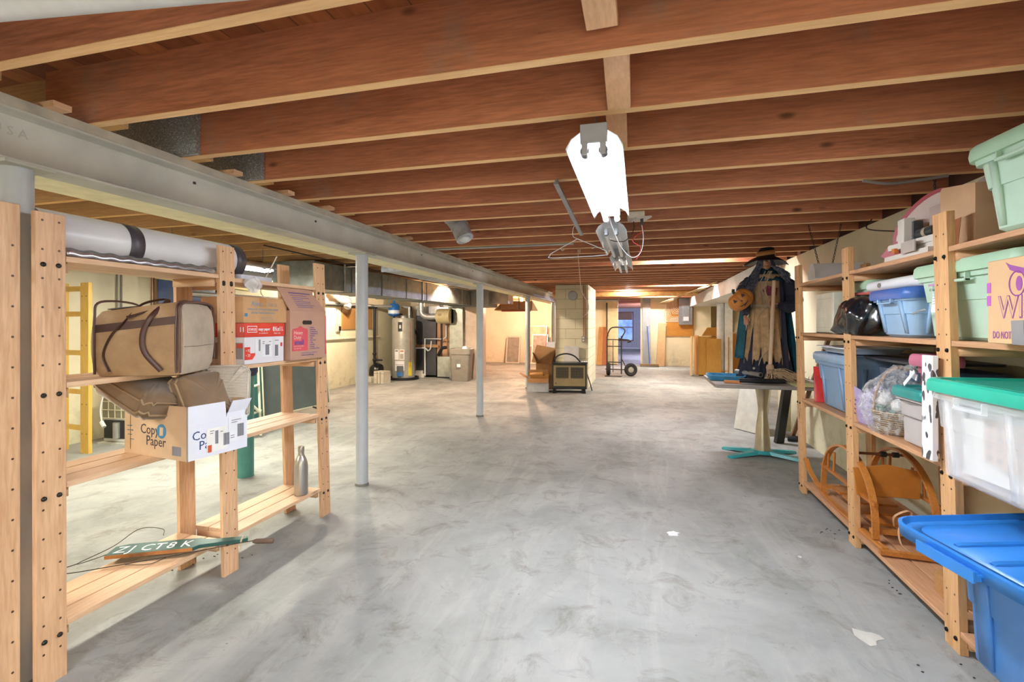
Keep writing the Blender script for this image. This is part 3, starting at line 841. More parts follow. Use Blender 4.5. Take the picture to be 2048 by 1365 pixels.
mb = MB(); mb.cyl((.23, -.12, .3), (.23, -.12, 1.35), .012); mb.obj('copper_tube', plain('#b97a4c', .35, .7), t)
mb = MB(); mb.lathe([(.001, 1.45), (.07, 1.45), (.07, 1.5), (.05, 1.52), (.001, 1.52)]); mb.obj('draft_hood', galv, t)
mb = MB(); mb.cyl((.1, .1, 1.45), (.1, .1, 1.72), .03); mb.tube(bez([(.1, .1, 1.70), (-.1, .2, 1.74), (-.5, .9, 1.75)], 5), .03); mb.obj('vent_pipe', galv, t)
mb = MB(); mb.tube(bez([(-.2, -.1, 1.47), (-.15, -.1, 1.55), (-.05, 0, 1.54), (-.08, .05, 1.48)], 5), .02); mb.obj('valve', black, t)
p = at(788, 612, y=10.35)
t = thing('expansion_tank', 'small blue expansion tank above the water heater', 'tank', (p.x, 10.35, 1.50))
mb = MB(); mb.lathe([(.001, -.02), (.09, 0), (.135, .03), (.135, .24), (.10, .29), (.03, .31), (.02, .38), (.001, .38)], n=30); mb.obj('tank', plain('#1f62b0', .3), t)
mb = MB(); mb.lathe([(.137, .06), (.137, .14)], n=30, cap=False); mb.obj('label_band', plain('#c9d4e4'), t)
# pipe run on the left wall
mb = MB(); px_ = at(749, 700, x=-5.93)
mb.cyl((-5.93, px_.y, .35), (-5.93, px_.y, 1.7), .03); mb.cyl((-5.93, px_.y, .48), (-5.78, px_.y + .1, .47), .02)
mb.cyl((-5.93, 7.9, 1.70), (-5.93, px_.y + .1, 1.70), .025); mb.ball((-5.93, px_.y, .62), .045); mb.ball((-5.93, px_.y, .48), .045)
one(mb, 'gas_pipe', 'black iron gas pipe dropping down beside the water heater', 'pipe', black)
mb = MB(); mb.cyl((-5.9, 5.2, 1.73), (-5.9, 9.9, 1.73), .035); mb.cyl((-5.9, 9.9, 1.73), (-5.6, 10.2, 1.73), .03)
one(mb, 'grey_pipe', 'grey metal pipe along the top of the left wall toward the water heater', 'pipe', gp)
mb = MB(); pa, pb = at(656, 679, x=-5.97), at(700, 671, x=-5.97)
mb.cyl((-5.97, 6.0, pa.z), (-5.97, 10.3, pa.z), .025); mb.cyl((-5.97, 8.75, pa.z), (-5.97, 8.75, pa.z + .18), .018)
one(mb, 'cream_conduit', 'cream painted conduit running low along the left wall', 'conduit', plain('#d9d4bc', .5))
q0, q1 = at(684, 586, x=-5.98), at(703, 659, x=-5.98)
mb = MB(); mb.bx(-5.999, -5.97, q0.y, q0.y + 1.15, q1.z, 1.68)
one(mb, 'plywood_panel', 'tan plywood board on the left wall beyond the round column', 'board', wood('#b98a50', '#8a5c2e', 'z', .3))
q0 = at(677, 657, x=-5.96)
t = thing('wall_outlet', 'grey outlet box with black plug on the left wall beside the plywood', 'outlet', (-6.0, q0.y, q0.z))
mb = MB(); mb.bx(0, .05, -.05, .05, -.07, .07); mb.obj('box', plain('#a8a89e', .5), t); mb = MB(); mb.bx(.05, .07, .0, .05, -.05, .04); mb.obj('plug', black, t)
mb = MB(); mb.cyl((.02, 0, .07), (.02, 0, .85), .012); mb.obj('conduit', plain('#cfcab2'), t)
t = thing('flex_duct', 'short crinkled foil duct at the top of the left wall', 'duct')
pts = bez([at(664, 583, x=-5.85), at(682, 598, x=-5.75), at(697, 604, x=-5.75), at(694, 616, x=-5.75)], 6)
mb = MB(); mb.tube(pts, [.07 + .01 * (i % 2) for i in range(len(pts))], 14); mb.obj('foil_hose', galv, t)
# furnace group
fx0, fx1, fy = -5.33, -4.80, 10.95
t = thing('furnace', 'dark grey upright furnace cabinet between water heater and sheet metal ducts', 'furnace', (fx0, fy, 0))
mb = MB(); mb.bx(0, .53, 0, .7, .05, 1.52); mb.obj('cabinet', plain('#4c4e54', .45, .3), t, bevel=.01)
mb = MB(); mb.bx(0, .53, -.012, 0, .06, .72); mb.obj('lower_door', plain('#46484e', .45, .3), t); mb = MB(); mb.bx(0, .53, -.012, 0, .84, 1.5); mb.obj('upper_door', plain('#505258', .45, .3), t)
mb = MB(); mb.bx(-.02, .56, .0, .7, 1.52, 1.75); mb.obj('coil_plenum', galv, t)
mb = MB(); mb.bx(.53, .62, .05, .6, .5, 1.5); mb.obj('side_panel', plain('#b98f72', .5, .2), t)
mb = MB(); mb.bx(-.05, .25, -.10, -.01, .0, .09); mb.bx(.02, .2, -.09, -.02, .09, .17); mb.obj('condensate_pump', plain('#d8d6cc'), t)
mb = MB(); mb.tube([(.26, -.06, .05), (.26, -.06, .95), (.75, -.06, .95), (.82, -.06, 1.0), (.82, -.06, 1.28)], .018, 8); mb.tube(bez([(.0, -.04, .72), (.25, -.04, .72), (.33, -.04, .66), (.40, -.04, .72), (.42, -.04, .90)], 6), .018, 8); mb.obj('drain_pipe', whitep, t)
mb = MB(); mb.tube(bez([(-.15, .0, 1.75), (-.08, -.03, 1.3), (.06, -.05, 1.0), (.12, -.03, .80)], 8), .028, 8); mb.obj('black_hose', black, t)
mb = MB(); mb.bx(.0, .60, -.03, -.013, .74, .81); mb.obj('copper_strip', plain('#b98f6a', .4, .5), t)
t = thing('return_duct', 'tall pale sheet metal return duct right of the furnace', 'duct', (-4.75, 10.9, 0))
mb = MB(); mb.bx(0, .34, .0, .6, .0, .52); mb.bx(.34, .68, -.05, .6, 0, 1.72); mb.obj('sheet_metal_box', plain('#b4b8ae', .4, .4, .1), t, bevel=.004)
mb = MB(); mb.bx(.05, .3, .2, .3, .5, 1.6); mb.obj('liner', plain('#c49a7a', .6), t)
mb = MB(); mb.bx(-.02, .40, -.01, .0, .0, .03); mb.obj('base_strip', black, t)
mb = MB(); mb.tube(bez([(.05, -.05, .55), (.16, -.08, .72), (.28, -.08, .75)], 6), .04, 8); mb.obj('black_boot', black, t)
mb = MB(); mb.cyl((.14, -.04, .75), (.14, -.04, 1.62), .014); mb.obj('gas_line', black, t)
mb = MB(); mb.bx(.685, 1.02, .05, .7, .0, 1.72); mb.obj('pale_duct', plain('#d3bfae', .5, .2), t)
hx = at(877, 648, y=10.75).x; hz = at(877, 633, y=10.75).z
t = thing('humidifier', 'beige drum humidifier fixed on the return duct with a round pipe', 'humidifier', (hx, 10.72, hz))
mb = MB(); mb.lathe([(.001, -.0), (.17, .0), (.18, .03), (.18, .34), (.001, .34)], axis='x', n=30); mb.bx(.0, .34, .0, .16, -.17, .17); mb.obj('drum', plain('#c6b88f', .5), t)
mb = MB(); mb.ball((.12, -.175, .03), (.05, .01, .03)); mb.obj('badge', plain('#8a7a54', .4), t)
mb = MB(); mb.tube(bez([(0, .0, -.0), (-.15, 0, -.01), (-.32, 0, .0), (-.42, 0, .08), (-.43, 0, .2), (-.43, 0, .36)], 6), .075, 16); mb.obj('round_duct', galv, t)
mb = MB(); mb.lathe([(.2, .0), (.22, .05), (.22, .13), (.001, .13)], (.22, .1, .22), n=24); mb.obj('flue_collar', galv_d, t)
# rubbish bin
p = at(920, 764, z=0) + Vector((-.05, .25, 0))
t = thing('rubbish_bin', 'tall grey plastic rubbish bin standing right of the ducts', 'bin', (p.x, p.y, 0), R(8))
gb = plain('#8a857c', .5)
mb = MB(); mb.loft([rr(.40, .40, .05, 0), rr(.41, .41, .05, .02), rr(.47, .47, .06, .62), rr(.50, .50, .06, .62), rr(.51, .51, .06, .74), rr(.49, .49, .06, .75), rr(.46, .46, .06, .70), rr(.38, .38, .05, .05)], True, True); mb.obj('bin_body', gb, t)
mb = MB(); mb.bx(-.09, .03, -.235, -.215, .30, .50); mb.obj('handle_recess', plain('#77736b'), t)
mb = MB(); mb.bx(-.06, .02, -.245, -.232, .33, .40); mb.obj('sticker', whitep, t)
mb = MB(); mb.loft([[v + Vector((.1, -.05, 0)) for v in rr(.12, .14, .02, .74)], [v + Vector((.1, -.05, 0)) for v in rr(.07, .1, .02, .80)]]); one_ = mb.obj('crumpled_rag', whitep, None); one_.location = p; setp(one_, 'white crumpled rag on the rim of the rubbish bin', 'rag')
# floor clutter by the left wall
p = at(757, 768, z=0)
for i, (dx, dy, w, d, hh, cc, lb) in enumerate(((0, 0, .27, .25, .27, '#cfc8b8', 'cream foam box with dark stripes at the foot of the water heater'), (-.42, .15, .34, .22, .12, '#d6d2c4', 'flat cream box on the floor behind the round column'))):
    t = thing('foam_box', lb, 'box', (p.x + dx, p.y + dy, 0), R(-10))
    mb = MB(); mb.bx(-w / 2, w / 2, 0, d, 0, hh); mb.obj('box_body', plain(cc, .7), t, bevel=.005)
    if i == 0:
        mb = MB(); mb.bx(-.04, -.03, -.002, 0, .0, hh); mb.bx(.04, .05, -.002, 0, 0, hh); mb.bx(-w / 2, w / 2, -.002, 0, hh - .05, hh - .045); mb.obj('stripes', dark, t)
mb = MB(); mb.M = Matrix.Translation(at(741, 752, z=.12) + Vector((.16, .0, .05)))
mb.grid(lambda u, v: ((.18 + .03 * math.sin(9 * v)) * math.sin(PI * v) * math.cos(2 * PI * u) * (1 + .1 * math.sin(7 * u * 2 * PI)), .16 * math.sin(PI * v) * math.sin(2 * PI * u), -.0 + .17 * -math.cos(PI * v) + .06 + .02 * math.sin(20 * u)), 28, 12)
one(mb, 'black_bag', 'black rubbish bag slumped on the foam boxes by the left wall', 'bag', plain('#15171c', .3))
mb = MB(); q = at(706, 766, z=0); mb.bx(q.x - .1, q.x + .02, q.y, q.y + .1, 0, .26)
one(mb, 'green_bottle', 'green container on the floor by the left wall behind the column', 'container', plain('#7f8f3a', .4))

# ================================================================ FAR WALL ITEMS
def wallbox(px0, py0, px1, py1, y, d=.03):
    a, b_ = at(px0, py1, y=y), at(px1, py0, y=y)
    return a.x, b_.x, y - d, y, max(a.z, 0), b_.z
mb = MB(); x0, x1, ya, yb, z0, z1 = wallbox(1285, 595, 1301, 731, YB - .031, .05); mb.bx(x0, x1, ya, yb, 0, z1)
one(mb, 'grey_board', 'tall grey painted board standing right of the doorway', 'board', plain('#a3adb5', .5))
mb = MB(); x0, x1, ya, yb, z0, z1 = wallbox(1333, 592, 1387, 673, YB - .001, .03); mb.bx(x0, x1, ya, yb, z0, z1)
one(mb, 'backing_board', 'orange plywood board on the far wall behind the breaker panel', 'board', wood('#c98f3c', '#95602a', 'x', .3))
x0, x1, ya, yb, z0, z1 = wallbox(1357, 597, 1384, 650, YB - .03, .12)
t = thing('breaker_panel', 'grey electrical breaker panel with door on the plywood board', 'breaker panel', (x0, yb, z0))
w, h_ = x1 - x0, z1 - z0
mb = MB(); mb.bx(0, w, -.12, 0, 0, h_); mb.obj('enclosure', plain('#8b9199', .4, .2), t, bevel=.004)
mb = MB(); mb.bx(w * .25, w * .78, -.132, -.12, h_ * .1, h_ * .75); mb.obj('door', plain('#939aa2', .4, .2), t, bevel=.005)
mb = MB(); mb.bx(w * .33, w * .72, -.134, -.132, h_ * .15, h_ * .30); mb.obj('label', whitep, t)
mb = MB(); mb.bx(w * .74, w * .77, -.14, -.132, h_ * .6, h_ * .68); mb.obj('latch', galv, t)
wirem = plain('#f4ead0', .5)
t = thing('panel_wiring', 'rounded loops of cream cable running into the left of the breaker panel', 'wiring', (x0, YB - .04, z0))
hh = h_
for k in range(12):
    mb = MB()
    if k < 6: zz = hh * (.12 + .035 * k); xx = -.42 + .034 * k
    else: zz = hh * (.42 + .045 * (k - 6)); xx = -.21 + .032 * (k - 6)
    mb.tube(bez([(xx, 0, hh * 1.12), (xx, 0, zz + .22), (xx + .015, 0, zz + .06), (xx + .07, 0, zz), (0, 0, zz)], 6), .0085, 6); mb.obj('cable', wirem, t)
# far conduits over panel
t = thing('cable_clamps', 'cluster of white cables entering the top of the breaker panel', 'wiring', (x0, YB - .06, z1))
mb = MB()
for k in range(4): mb.tube(bez([(.12 + .07 * k, -.02, 0), (.14 + .07 * k, -.03, .06), (.1 + .08 * k, -.05, .15)], 5), .016, 6)
mb.obj('cables', plain('#dad5c8'), t)
# leaning cardboard sheet, broom, boards
mb = MB(); a, b_, c_, d_ = at(1312, 733, z=.0), at(1328, 733, z=.0), at(1331, 648, y=YB - .05), at(1317, 647, y=YB - .05)
def leansheet(a, b_, c_, d_, t):
    n = (Vector(b_) - Vector(a)).cross(Vector(d_) - Vector(a)).normalized() * t
    mb = MB(); mb.hexa([a, b_, b_ + n, a + n, d_, c_, c_ + n, d_ + n]); return mb
def leansheet(a, b_, c_, d_, t):
    a, b_, c_, d_ = map(Vector, (a, b_, c_, d_)); n = (b_ - a).cross(d_ - a).normalized() * t
    if n.y > 0: n = -n
    mb = MB(); mb.add([a, b_, c_, d_, a + n, b_ + n, c_ + n, d_ + n], [(0, 1, 2, 3), (7, 6, 5, 4), (0, 4, 5, 1), (1, 5, 6, 2), (2, 6, 7, 3), (3, 7, 4, 0)], False); return mb
one(leansheet(a, b_, c_, d_, .04), 'cardboard_sheet', 'tan cardboard packet leaning on the far wall left of the plywood', 'cardboard', plain('#d0b083', .7))
p0, p1 = at(1299, 733, z=.02), at(1295, 653, y=YB - .09)
t = thing('push_broom', 'push broom with blue handle leaning right of the doorway', 'broom', (p0.x, p0.y, 0))
mb = MB(); mb.cyl((0, 0, .05), p1 - Vector((p0.x, p0.y, 0)), .014); mb.obj('handle', plain('#2f56b8', .35), t)
mb = MB(); mb.ball(p1 - Vector((p0.x, p0.y, -.02)), .022); mb.obj('grip', whitep, t)
mb = MB(); mb.bx(-.27, .27, -.05, .03, .05, .09); mb.obj('block', wood('#9a7a4c', '#6a4c2a', 'x', 0), t)
mb = MB()
for k in range(28): x = -.26 + .0193 * k; mb.slab((x, -.01, .05), (x * 1.03, -.02, .002), .012, .07, (1, 0, 0))
mb.obj('bristles', plain('#4e4532', .9), t)
for i, (a, b_, c_, d_, cc, lb) in enumerate(((1193, 1203, 1206, 1198, '#c79a5a', 'tan plank leaning by the hand truck, left of the pair'), (1203, 1213, 1213, 1206, '#b06a3c', 'reddish plank leaning by the hand truck, right of the pair'))):
    mb = leansheet(at(a, 731, z=0), at(b_, 731, z=0), at(c_, 655, y=YB - .02), at(d_, 655, y=YB - .02), .04)
    one(mb, 'leaning_plank', lb, 'plank', wood(cc, '#7a4a26', 'z', .3))
mb = MB(); q = at(1214, 700, y=YB - .04); mb.bx(q.x - .03, q.x + .02, YB - .08, YB - .001, 0, 2.0)
one(mb, 'dark_post', 'thin dark post against the far wall beside the folded door', 'post', plain('#5c5a52', .5))
# cabinets
ca = wood('#c9953f', '#9a6a28', 'z', .1, var=.1)
p = at(1396, 752, z=0)
t = thing('cabinet_carcass', 'open yellow-orange plywood cabinet shell standing on the floor, far right', 'cabinet', (p.x, p.y, 0), R(4))
mb = MB(); mb.bx(0, .02, 0, .55, 0, 1.02); mb.obj('left_side', ca, t)
mb = MB(); mb.bx(.72, .74, 0, .6, 0, .98); mb.obj('right_side', ca, t)
mb = MB(); mb.bx(.02, .72, .53, .55, 0, .98); mb.obj('back', ca, t)
mb = MB(); mb.bx(.02, .3, .01, .03, .02, 1.0); mb.obj('front_panel', wood('#cda04c', '#a07030', 'z', .1, var=.05), t)
mb = MB(); mb.bx(.2, .55, -.03, -.01, .0, .94); mb.bx(.02, .72, .02, .5, .12, .14); mb.obj('shelf_panel', wood('#d1a450', '#a07030', 'z', .1, var=.05), t)
mb = MB(); mb.slab((-.16, .05, 0), (-.14, .12, 1.0), .35, .025, (0, 1, 0)); one_ = mb.obj('loose_cupboard_board', plain('#d9bd84', .5), None); one_.location = (p.x, p.y, 0)
setp(one_, 'pale cupboard door leaning on the left of the plywood cabinet shell', 'cabinet door')
mb = MB(); mb.slab((.25, .35, .985), (.75, .55, 1.30), .5, .02, (0, 1, 0)); mb.M = Matrix()
mb = MB(); mb.hexa([(.15, .52, 1.0), (.75, .52, 1.0), (.75, .55, 1.0), (.15, .55, 1.0), (.3, .62, 1.22), (.8, .62, 1.22), (.8, .65, 1.22), (.3, .65, 1.22)])
o_ = mb.obj('slanted_board', ca, None); o_.location = (p.x, p.y, 0); setp(o_, 'slanting yellow wood panel rising behind the cabinet shell', 'board')
p2 = at(1464, 748, z=0)
t = thing('timber_stand', 'pale open wooden frame standing right of the plywood cabinet', 'frame', (p2.x - .08, p2.y + .1, 0))
mb = MB(); mb.bx(0, .05, 0, .04, 0, 1.06); mb.obj('upright', pine, t); mb = MB(); mb.bx(.42, .47, 0, .04, 0, 1.06); mb.obj('upright', pine, t)
mb = MB(); mb.bx(0, .47, 0, .3, 1.06, 1.09); mb.obj('top_board', pine_x, t)
mb = MB(); mb.bx(.05, .42, .1, .12, 0, 1.05); mb.obj('back_panel', ca, t)

# hand truck
p = at(1214, 752, z=0)
t = thing('hand_truck', 'dark steel hand truck with black rubber wheels before the doorway', 'hand truck', (p.x, p.y, 0), R(-6))
fm = plain('#4a4742', .4, .4)
mb = MB()
for x in (0, .36): mb.tube(bez([(x, 0, .06), (x, 0, .92), (x, .02, 1.0)], 5), .017, 10)
mb.tube(bez([(0, .02, .98), (.03, .03, 1.1), (.12, .05, 1.22), (.36, .06, 1.22), (.44, .05, 1.14), (.38, .02, 1.0), (.34, 0, .9)], 6), .017, 10)
mb.obj('frame', fm, t)
mb = MB()
for z in (.35, .75, .92): mb.cyl((0, 0, z), (.36, 0, z), .012)
mb.cyl((.15, 0, .1), (.15, 0, .9), .009); mb.obj('cross_bar', fm, t)
mb = MB(); mb.tube(bez([(.3, -.02, .95), (.4, -.1, .93), (.55, -.15, .92), (.6, -.1, .88), (.52, -.06, .86)], 5), .017, 8); mb.obj('handle_grip', plain('#3a3836'), t)
mb = MB(); mb.bx(-.02, .38, -.22, .0, .0, .012); mb.obj('toe_plate', fm, t)
mb = MB(); mb.tube([(.36, 0, .45), (.42, .1, .3), (.46, .12, .2)], .01); mb.cyl((-.06, .1, .16), (.62, .1, .16), .012); mb.obj('axle', fm, t)
for x, rz in ((.02, 0), (.58, 25)):
    M = Matrix.Translation((x, .08, .165)) @ Matrix.Rotation(R(rz if rz else 12), 4, 'Z')
    mb = MB(); mb.M = M; mb.lathe([(.075, -.035), (.13, -.05), (.16, -.03), (.165, 0), (.16, .03), (.13, .05), (.075, .035)], (0, 0, 0), 'y', 32, False) if rz else mb.lathe([(.075, -.035), (.13, -.05), (.16, -.03), (.165, 0), (.16, .03), (.13, .05), (.075, .035)], (0, 0, 0), 'x', 32, False)
    wh = mb.obj('wheel', plain('#2e2d2c', .8), t)
    mb = MB(); mb.M = M; mb.lathe([(.001, -.03), (.03, -.035), (.078, -.02), (.078, .02), (.03, .035), (.001, .03)], (0, 0, 0), 'y' if rz else 'x', 24); mb.obj('hub', plain('#b9b4a8', .4, .3), wh)

# window screens leaning in the far left bay
def screen(px0, px1, py1, py0, label, y0=15.55, fr='#cfcac2', mesh='#8f8880', lean=.2):
    a, b_ = at(px0, py1, y=y0), at(px1, py1, y=y0); z = at(px0, py0, y=y0).z; w = b_.x - a.x
    t = thing('window_screen', label, 'window screen', (a.x, y0, 0), 0, 'framed screens leaning in the far left bay', rot=(-math.atan(lean / max(z, .1)), 0, 0))
    mb = MB(); f = .04
    mb.bx(0, w, -.02, .01, 0, f); mb.bx(0, w, -.02, .01, z - f, z); mb.bx(0, f, -.02, .01, f, z - f); mb.bx(w - f, w, -.02, .01, f, z - f); mb.obj('frame', plain(fr, .4, .3), t)
    mb = MB(); mb.bx(f, w - f, -.008, -.002, f, z - f); mb.obj('mesh_panel', plain(mesh, .6, var=.12), t)
    return t
screen(1011, 1039, 726, 672, 'grey window screen with silver frame, leftmost of the leaning screens')
screen(1053, 1073, 727, 690, 'narrow pale framed screen beside the round column', 15.5, '#ded6c8', '#a48e74')
screen(1062, 1094, 724, 668, 'grey mesh screen with white frame between the two far columns', 15.45, '#e4dfd6', '#a59a96')
t = screen(1052, 1093, 726, 651, 'large pale empty screen frame behind the others', 15.62, '#d8ccb8', '#dcc8ac', .15)
mb = leansheet(at(1097, 727, z=0), at(1106, 727, z=0), at(1105, 650, y=YB - .03), at(1096, 650, y=YB - .03), .03)
one(mb, 'pale_door_panel', 'narrow pale panel leaning between the last column and the block pier', 'board', plain('#ece2ca', .5))
mb = MB(); a = at(1101, 728, z=0); mb.cyl((a.x, 15.2, 0), (a.x - .03, 15.6, 1.2), .012); one(mb, 'thin_pole', 'thin grey pole propped beside the pale panel', 'pole', plain('#8a8276', .5))
mb = MB(); a = at(1089, 730, z=0); mb.cyl((a.x, 15.0, 0), (a.x + .08, 15.4, 1.15), .012); one(mb, 'red_pole', 'thin red pole propped beside the fifth column', 'pole', plain('#b2544c', .5))

# gas heater
a = at(1104, 786, z=0)
t = thing('gas_heater', 'beige fronted room heater with black trim, slatted grille and hose on top', 'heater', (a.x, a.y, 0), R(9))
W_ = .66; Hh = .56
mb = MB(); mb.bx(0, W_, 0, .34, .07, Hh); mb.obj('cabinet', plain('#24201e', .4), t, bevel=.01)
hb = plain('#a99568', .45)
mb = MB(); mb.bx(.03, W_ - .03, -.014, 0, .13, Hh - .035); mb.obj('front_panel', hb, t, bevel=.004)
for i, xx in enumerate((.075, .355)):
    mb = MB(); mb.bx(xx, xx + .24, -.016, -.012, .28, .49); g = mb.obj('grille', black, t)
    mb = MB()
    for r in range(9):
        for c_ in range(10):
            x = xx + .006 + c_ * .0235 + (.008 if r % 2 else 0); z = .287 + r * .0225
            mb.bx(x, x + .012, -.018, -.0155, z + .006, z + .010)
    for c_ in range(11): mb.bx(xx + c_ * .0236, xx + c_ * .0236 + .0022, -.0175, -.0155, .28, .49)
    mb.obj('grille_slats', hb, g)
mb = MB(); mb.bx(-.01, W_ + .01, -.01, .35, Hh, Hh + .012); mb.obj('top_rim', plain('#1c1a1a', .35), t)
mb = MB(); mb.bx(W_ - .005, W_ + .004, .0, .33, .09, Hh); mb.obj('side_panel', plain('#b9b3a4', .5), t)
for x in (.03, W_ - .07):
    mb = MB(); mb.hexa([(x - .02, -.07, 0), (x + .05, -.07, 0), (x + .05, .36, 0), (x - .02, .36, 0), (x, 0, .08), (x + .04, 0, .08), (x + .04, .3, .08), (x, .3, .08)]); mb.obj('foot', black, t)
mb = MB(); mb.ball((.075, -.018, .185), (.012, .006, .012)); mb.obj('knob', black, t)
mb = MB(); mb.tube(bez([(.03, .2, .55), (.08, .15, .68), (.25, .12, .74), (.42, .14, .70), (.55, .2, .575)], 8), .014, 10); mb.obj('hose', dark, t)
mb = MB(); mb.tube(bez([(W_ + .01, .2, .35), (W_ + .06, .1, .2), (W_ + .1, .05, .04)], 6), .01, 8); mb.obj('power_cord', black, t)
mb = MB(); mb.grid(lambda u, v: (.55 + .14 * u, .05 + .2 * v, Hh + .016 + .02 * abs(math.sin(13 * u + 5 * v))), 8, 8); o_ = mb.obj('plastic_scrap', plain('#dfe3ea', .3), t)

# cardboard boxes by the heater
def open_box(name, label, cat, loc, rz, w, d, h, m, min_, flaps=(), th=.006, group=None):
    t = thing(name, label, cat, loc, rz, group)
    mb = MB()
    mb.bx(0, w, 0, th, 0, h); mb.bx(0, w, d - th, d, 0, h); mb.bx(0, th, th, d - th, 0, h); mb.bx(w - th, w, th, d - th, 0, h); mb.bx(th, w - th, th, d - th, 0, th)
    mb.obj('box_body', m, t)
    for side, ang, ln in flaps:
        mb = MB(); a = R(ang); dx, dz = math.sin(a) * ln, math.cos(a) * ln
        if side == 'f': mb.hexa([(0, 0, h), (w, 0, h), (w, th, h), (0, th, h), (.02, -dx, h + dz), (w - .02, -dx, h + dz), (w - .02, th - dx, h + dz), (.02, th - dx, h + dz)])
        if side == 'b': mb.hexa([(0, d - th, h), (w, d - th, h), (w, d, h), (0, d, h), (.02, d - th + dx, h + dz), (w - .02, d - th + dx, h + dz), (w - .02, d + dx, h + dz), (.02, d + dx, h + dz)])
        if side == 'l': mb.hexa([(0, 0, h), (th, 0, h), (th, d, h), (0, d, h), (-dx, .02, h + dz), (th - dx, .02, h + dz), (th - dx, d - .02, h + dz), (-dx, d - .02, h + dz)])
        if side == 'r': mb.hexa([(w - th, 0, h), (w, 0, h), (w, d, h), (w - th, d, h), (w - th + dx, .02, h + dz), (w + dx, .02, h + dz), (w + dx, d - .02, h + dz), (w - th + dx, d - .02, h + dz)])
        mb.obj('flap', min_, t)
    return t
bb = plain('#a5794c', .8)
a = at(1054, 784, z=0)
t = open_box('cardboard_box', 'white open box with brown inner flaps folded out, on the floor by the heater', 'box', (a.x, a.y, 0), R(10), .42, .32, .26, plain('#dcdcde', .6), bb, (('f', 115, .16), ('l', 60, .17), ('b', 10, .14)))
mb = MB(); mb.bx(0, .25, 0, .16, 0, .17); o_ = mb.obj('cardboard_box', plain('#c08a48', .7), None, rot=(R(8), R(-4), R(14)), loc=(a.x + .06, a.y + .06, .16)); setp(o_, 'small orange-brown carton tilted inside the white open box', 'box')
mb = MB(); mb.bx(0, .12, 0, .14, 0, .15); o_ = mb.obj('cardboard_box', plain('#b98440', .7), None, rot=(R(4), 0, R(6)), loc=(a.x + .29, a.y + .10, .16)); setp(o_, 'small carton with printed side, right one inside the white open box', 'box')
open_box('cardboard_box', 'large brown open carton with dark inside, behind the white box', 'box', (a.x + .10, a.y + .42, 0), R(10), .44, .4, .52, bb, plain('#93683f', .8), (('b', 12, .28), ('l', 22, .22), ('f', 95, .02)))
mb = MB(); mb.slab((a.x + .16, a.y + .62, .5), (a.x + .22, a.y + .86, .84), .42, .006, (1, .1, 0))
one(mb, 'cardboard_flap_sheet', 'brown cardboard piece sticking out of the large carton by the pier', 'cardboard', plain('#a07a52', .8))
t = thing('cardboard_box', 'brown carton behind the open ones, blue and white packet on it', 'box', (a.x - .12, a.y + 1.4, 0))
mb = MB(); mb.bx(0, .45, 0, .4, 0, .78); mb.obj('box_body', bb, t)
mb = MB(); mb.bx(.22, .4, .0, .2, .0, .13); o_ = mb.obj('packet', plain('#d2d6e6', .5), None, loc=(a.x - .1, a.y + 1.4, .7805)); setp(o_, 'small white and blue packet on the rear carton beside the pier', 'packet')

# ================================================================ LEFT BAY BACKGROUND
# yellow shelf end frame
p = at(150, 912, z=0)
yel = wood('#e0b85c', '#b98a38', 'z', .4)
t = thing('shelf_frame', 'yellow pine ladder-like shelf end frame standing at the left wall', 'shelf frame', (-5.62, p.y + .08, 0))
zz = at(163, 578, y=p.y).z
mb = MB(); mb.bx(.12, .23, 0, .035, 0, 1.74); mb.obj('post', yel, t); mb = MB(); mb.bx(-.28, -.17, .05, .085, 0, 1.74); mb.obj('post', yel, t)
for z in (.25, .62, 1.02, 1.42, 1.68):
    mb = MB(); mb.slab((-.2, .06, z), (.14, .03, z), .05, .022, (0, .2, 1)); mb.obj('rung', yel, t)
mb = MB()
for z in (.2, .5, .8, 1.1, 1.35, 1.6):
    for x in (.145, .205): mb.cyl((x, -.002, z), (x, .0005, z), .007)
mb.obj('peg_hole', plain('#8a6428'), t)
# window on the left wall with blue night glass
wa, wb = at(312, 600, x=XL), at(440, 556, x=XL)
mb = MB(); mb.bx(XL, XL + .03, wa.y - .04, wb.y + .25, 1.55, 1.95)
wn_ = struct(mb, 'window_2', plain('#7a5a3c', .5), 'small high window with dark blue glass on the left wall')
mb = MB(); mb.bx(XL + .028, XL + .036, wa.y, wb.y - .12, 1.585, 1.92); mb.bx(XL + .028, XL + .036, wb.y - .09, wb.y + .2, 1.585, 1.92)
mb.obj('pane', plain('#3c5480', .1, spec=.8), wn_)
for x, w, cc, lb in ((234, .022, '#77756a', 'grey conduit pair rising up the left wall'), (303, .014, '#8a5a34', 'thin brown pipe up the left wall near the blue window')):
    mb = MB(); q = at(x, 640, x=XL + .03)
    mb.cyl((XL + .03, q.y, .9 if w > .02 else 0.0), (XL + .03, q.y, 2.3), w / 2)
    if w > .02: mb.cyl((XL + .03, q.y + .05, 0), (XL + .03, q.y + .05, 2.3), w / 2)
    one(mb, 'wall_pipe', lb, 'pipe', plain(cc, .5))
# strip hanging in left bay
mb = MB(); mb.slab(at(310, 554, x=-5.97), at(505, 580, x=-5.97), .045, .03, (0, 0, 1)); one(mb, 'yellow_strip', 'pale yellow strip running high along the left wall before the window', 'strip', plain('#e9dd8c', .5))
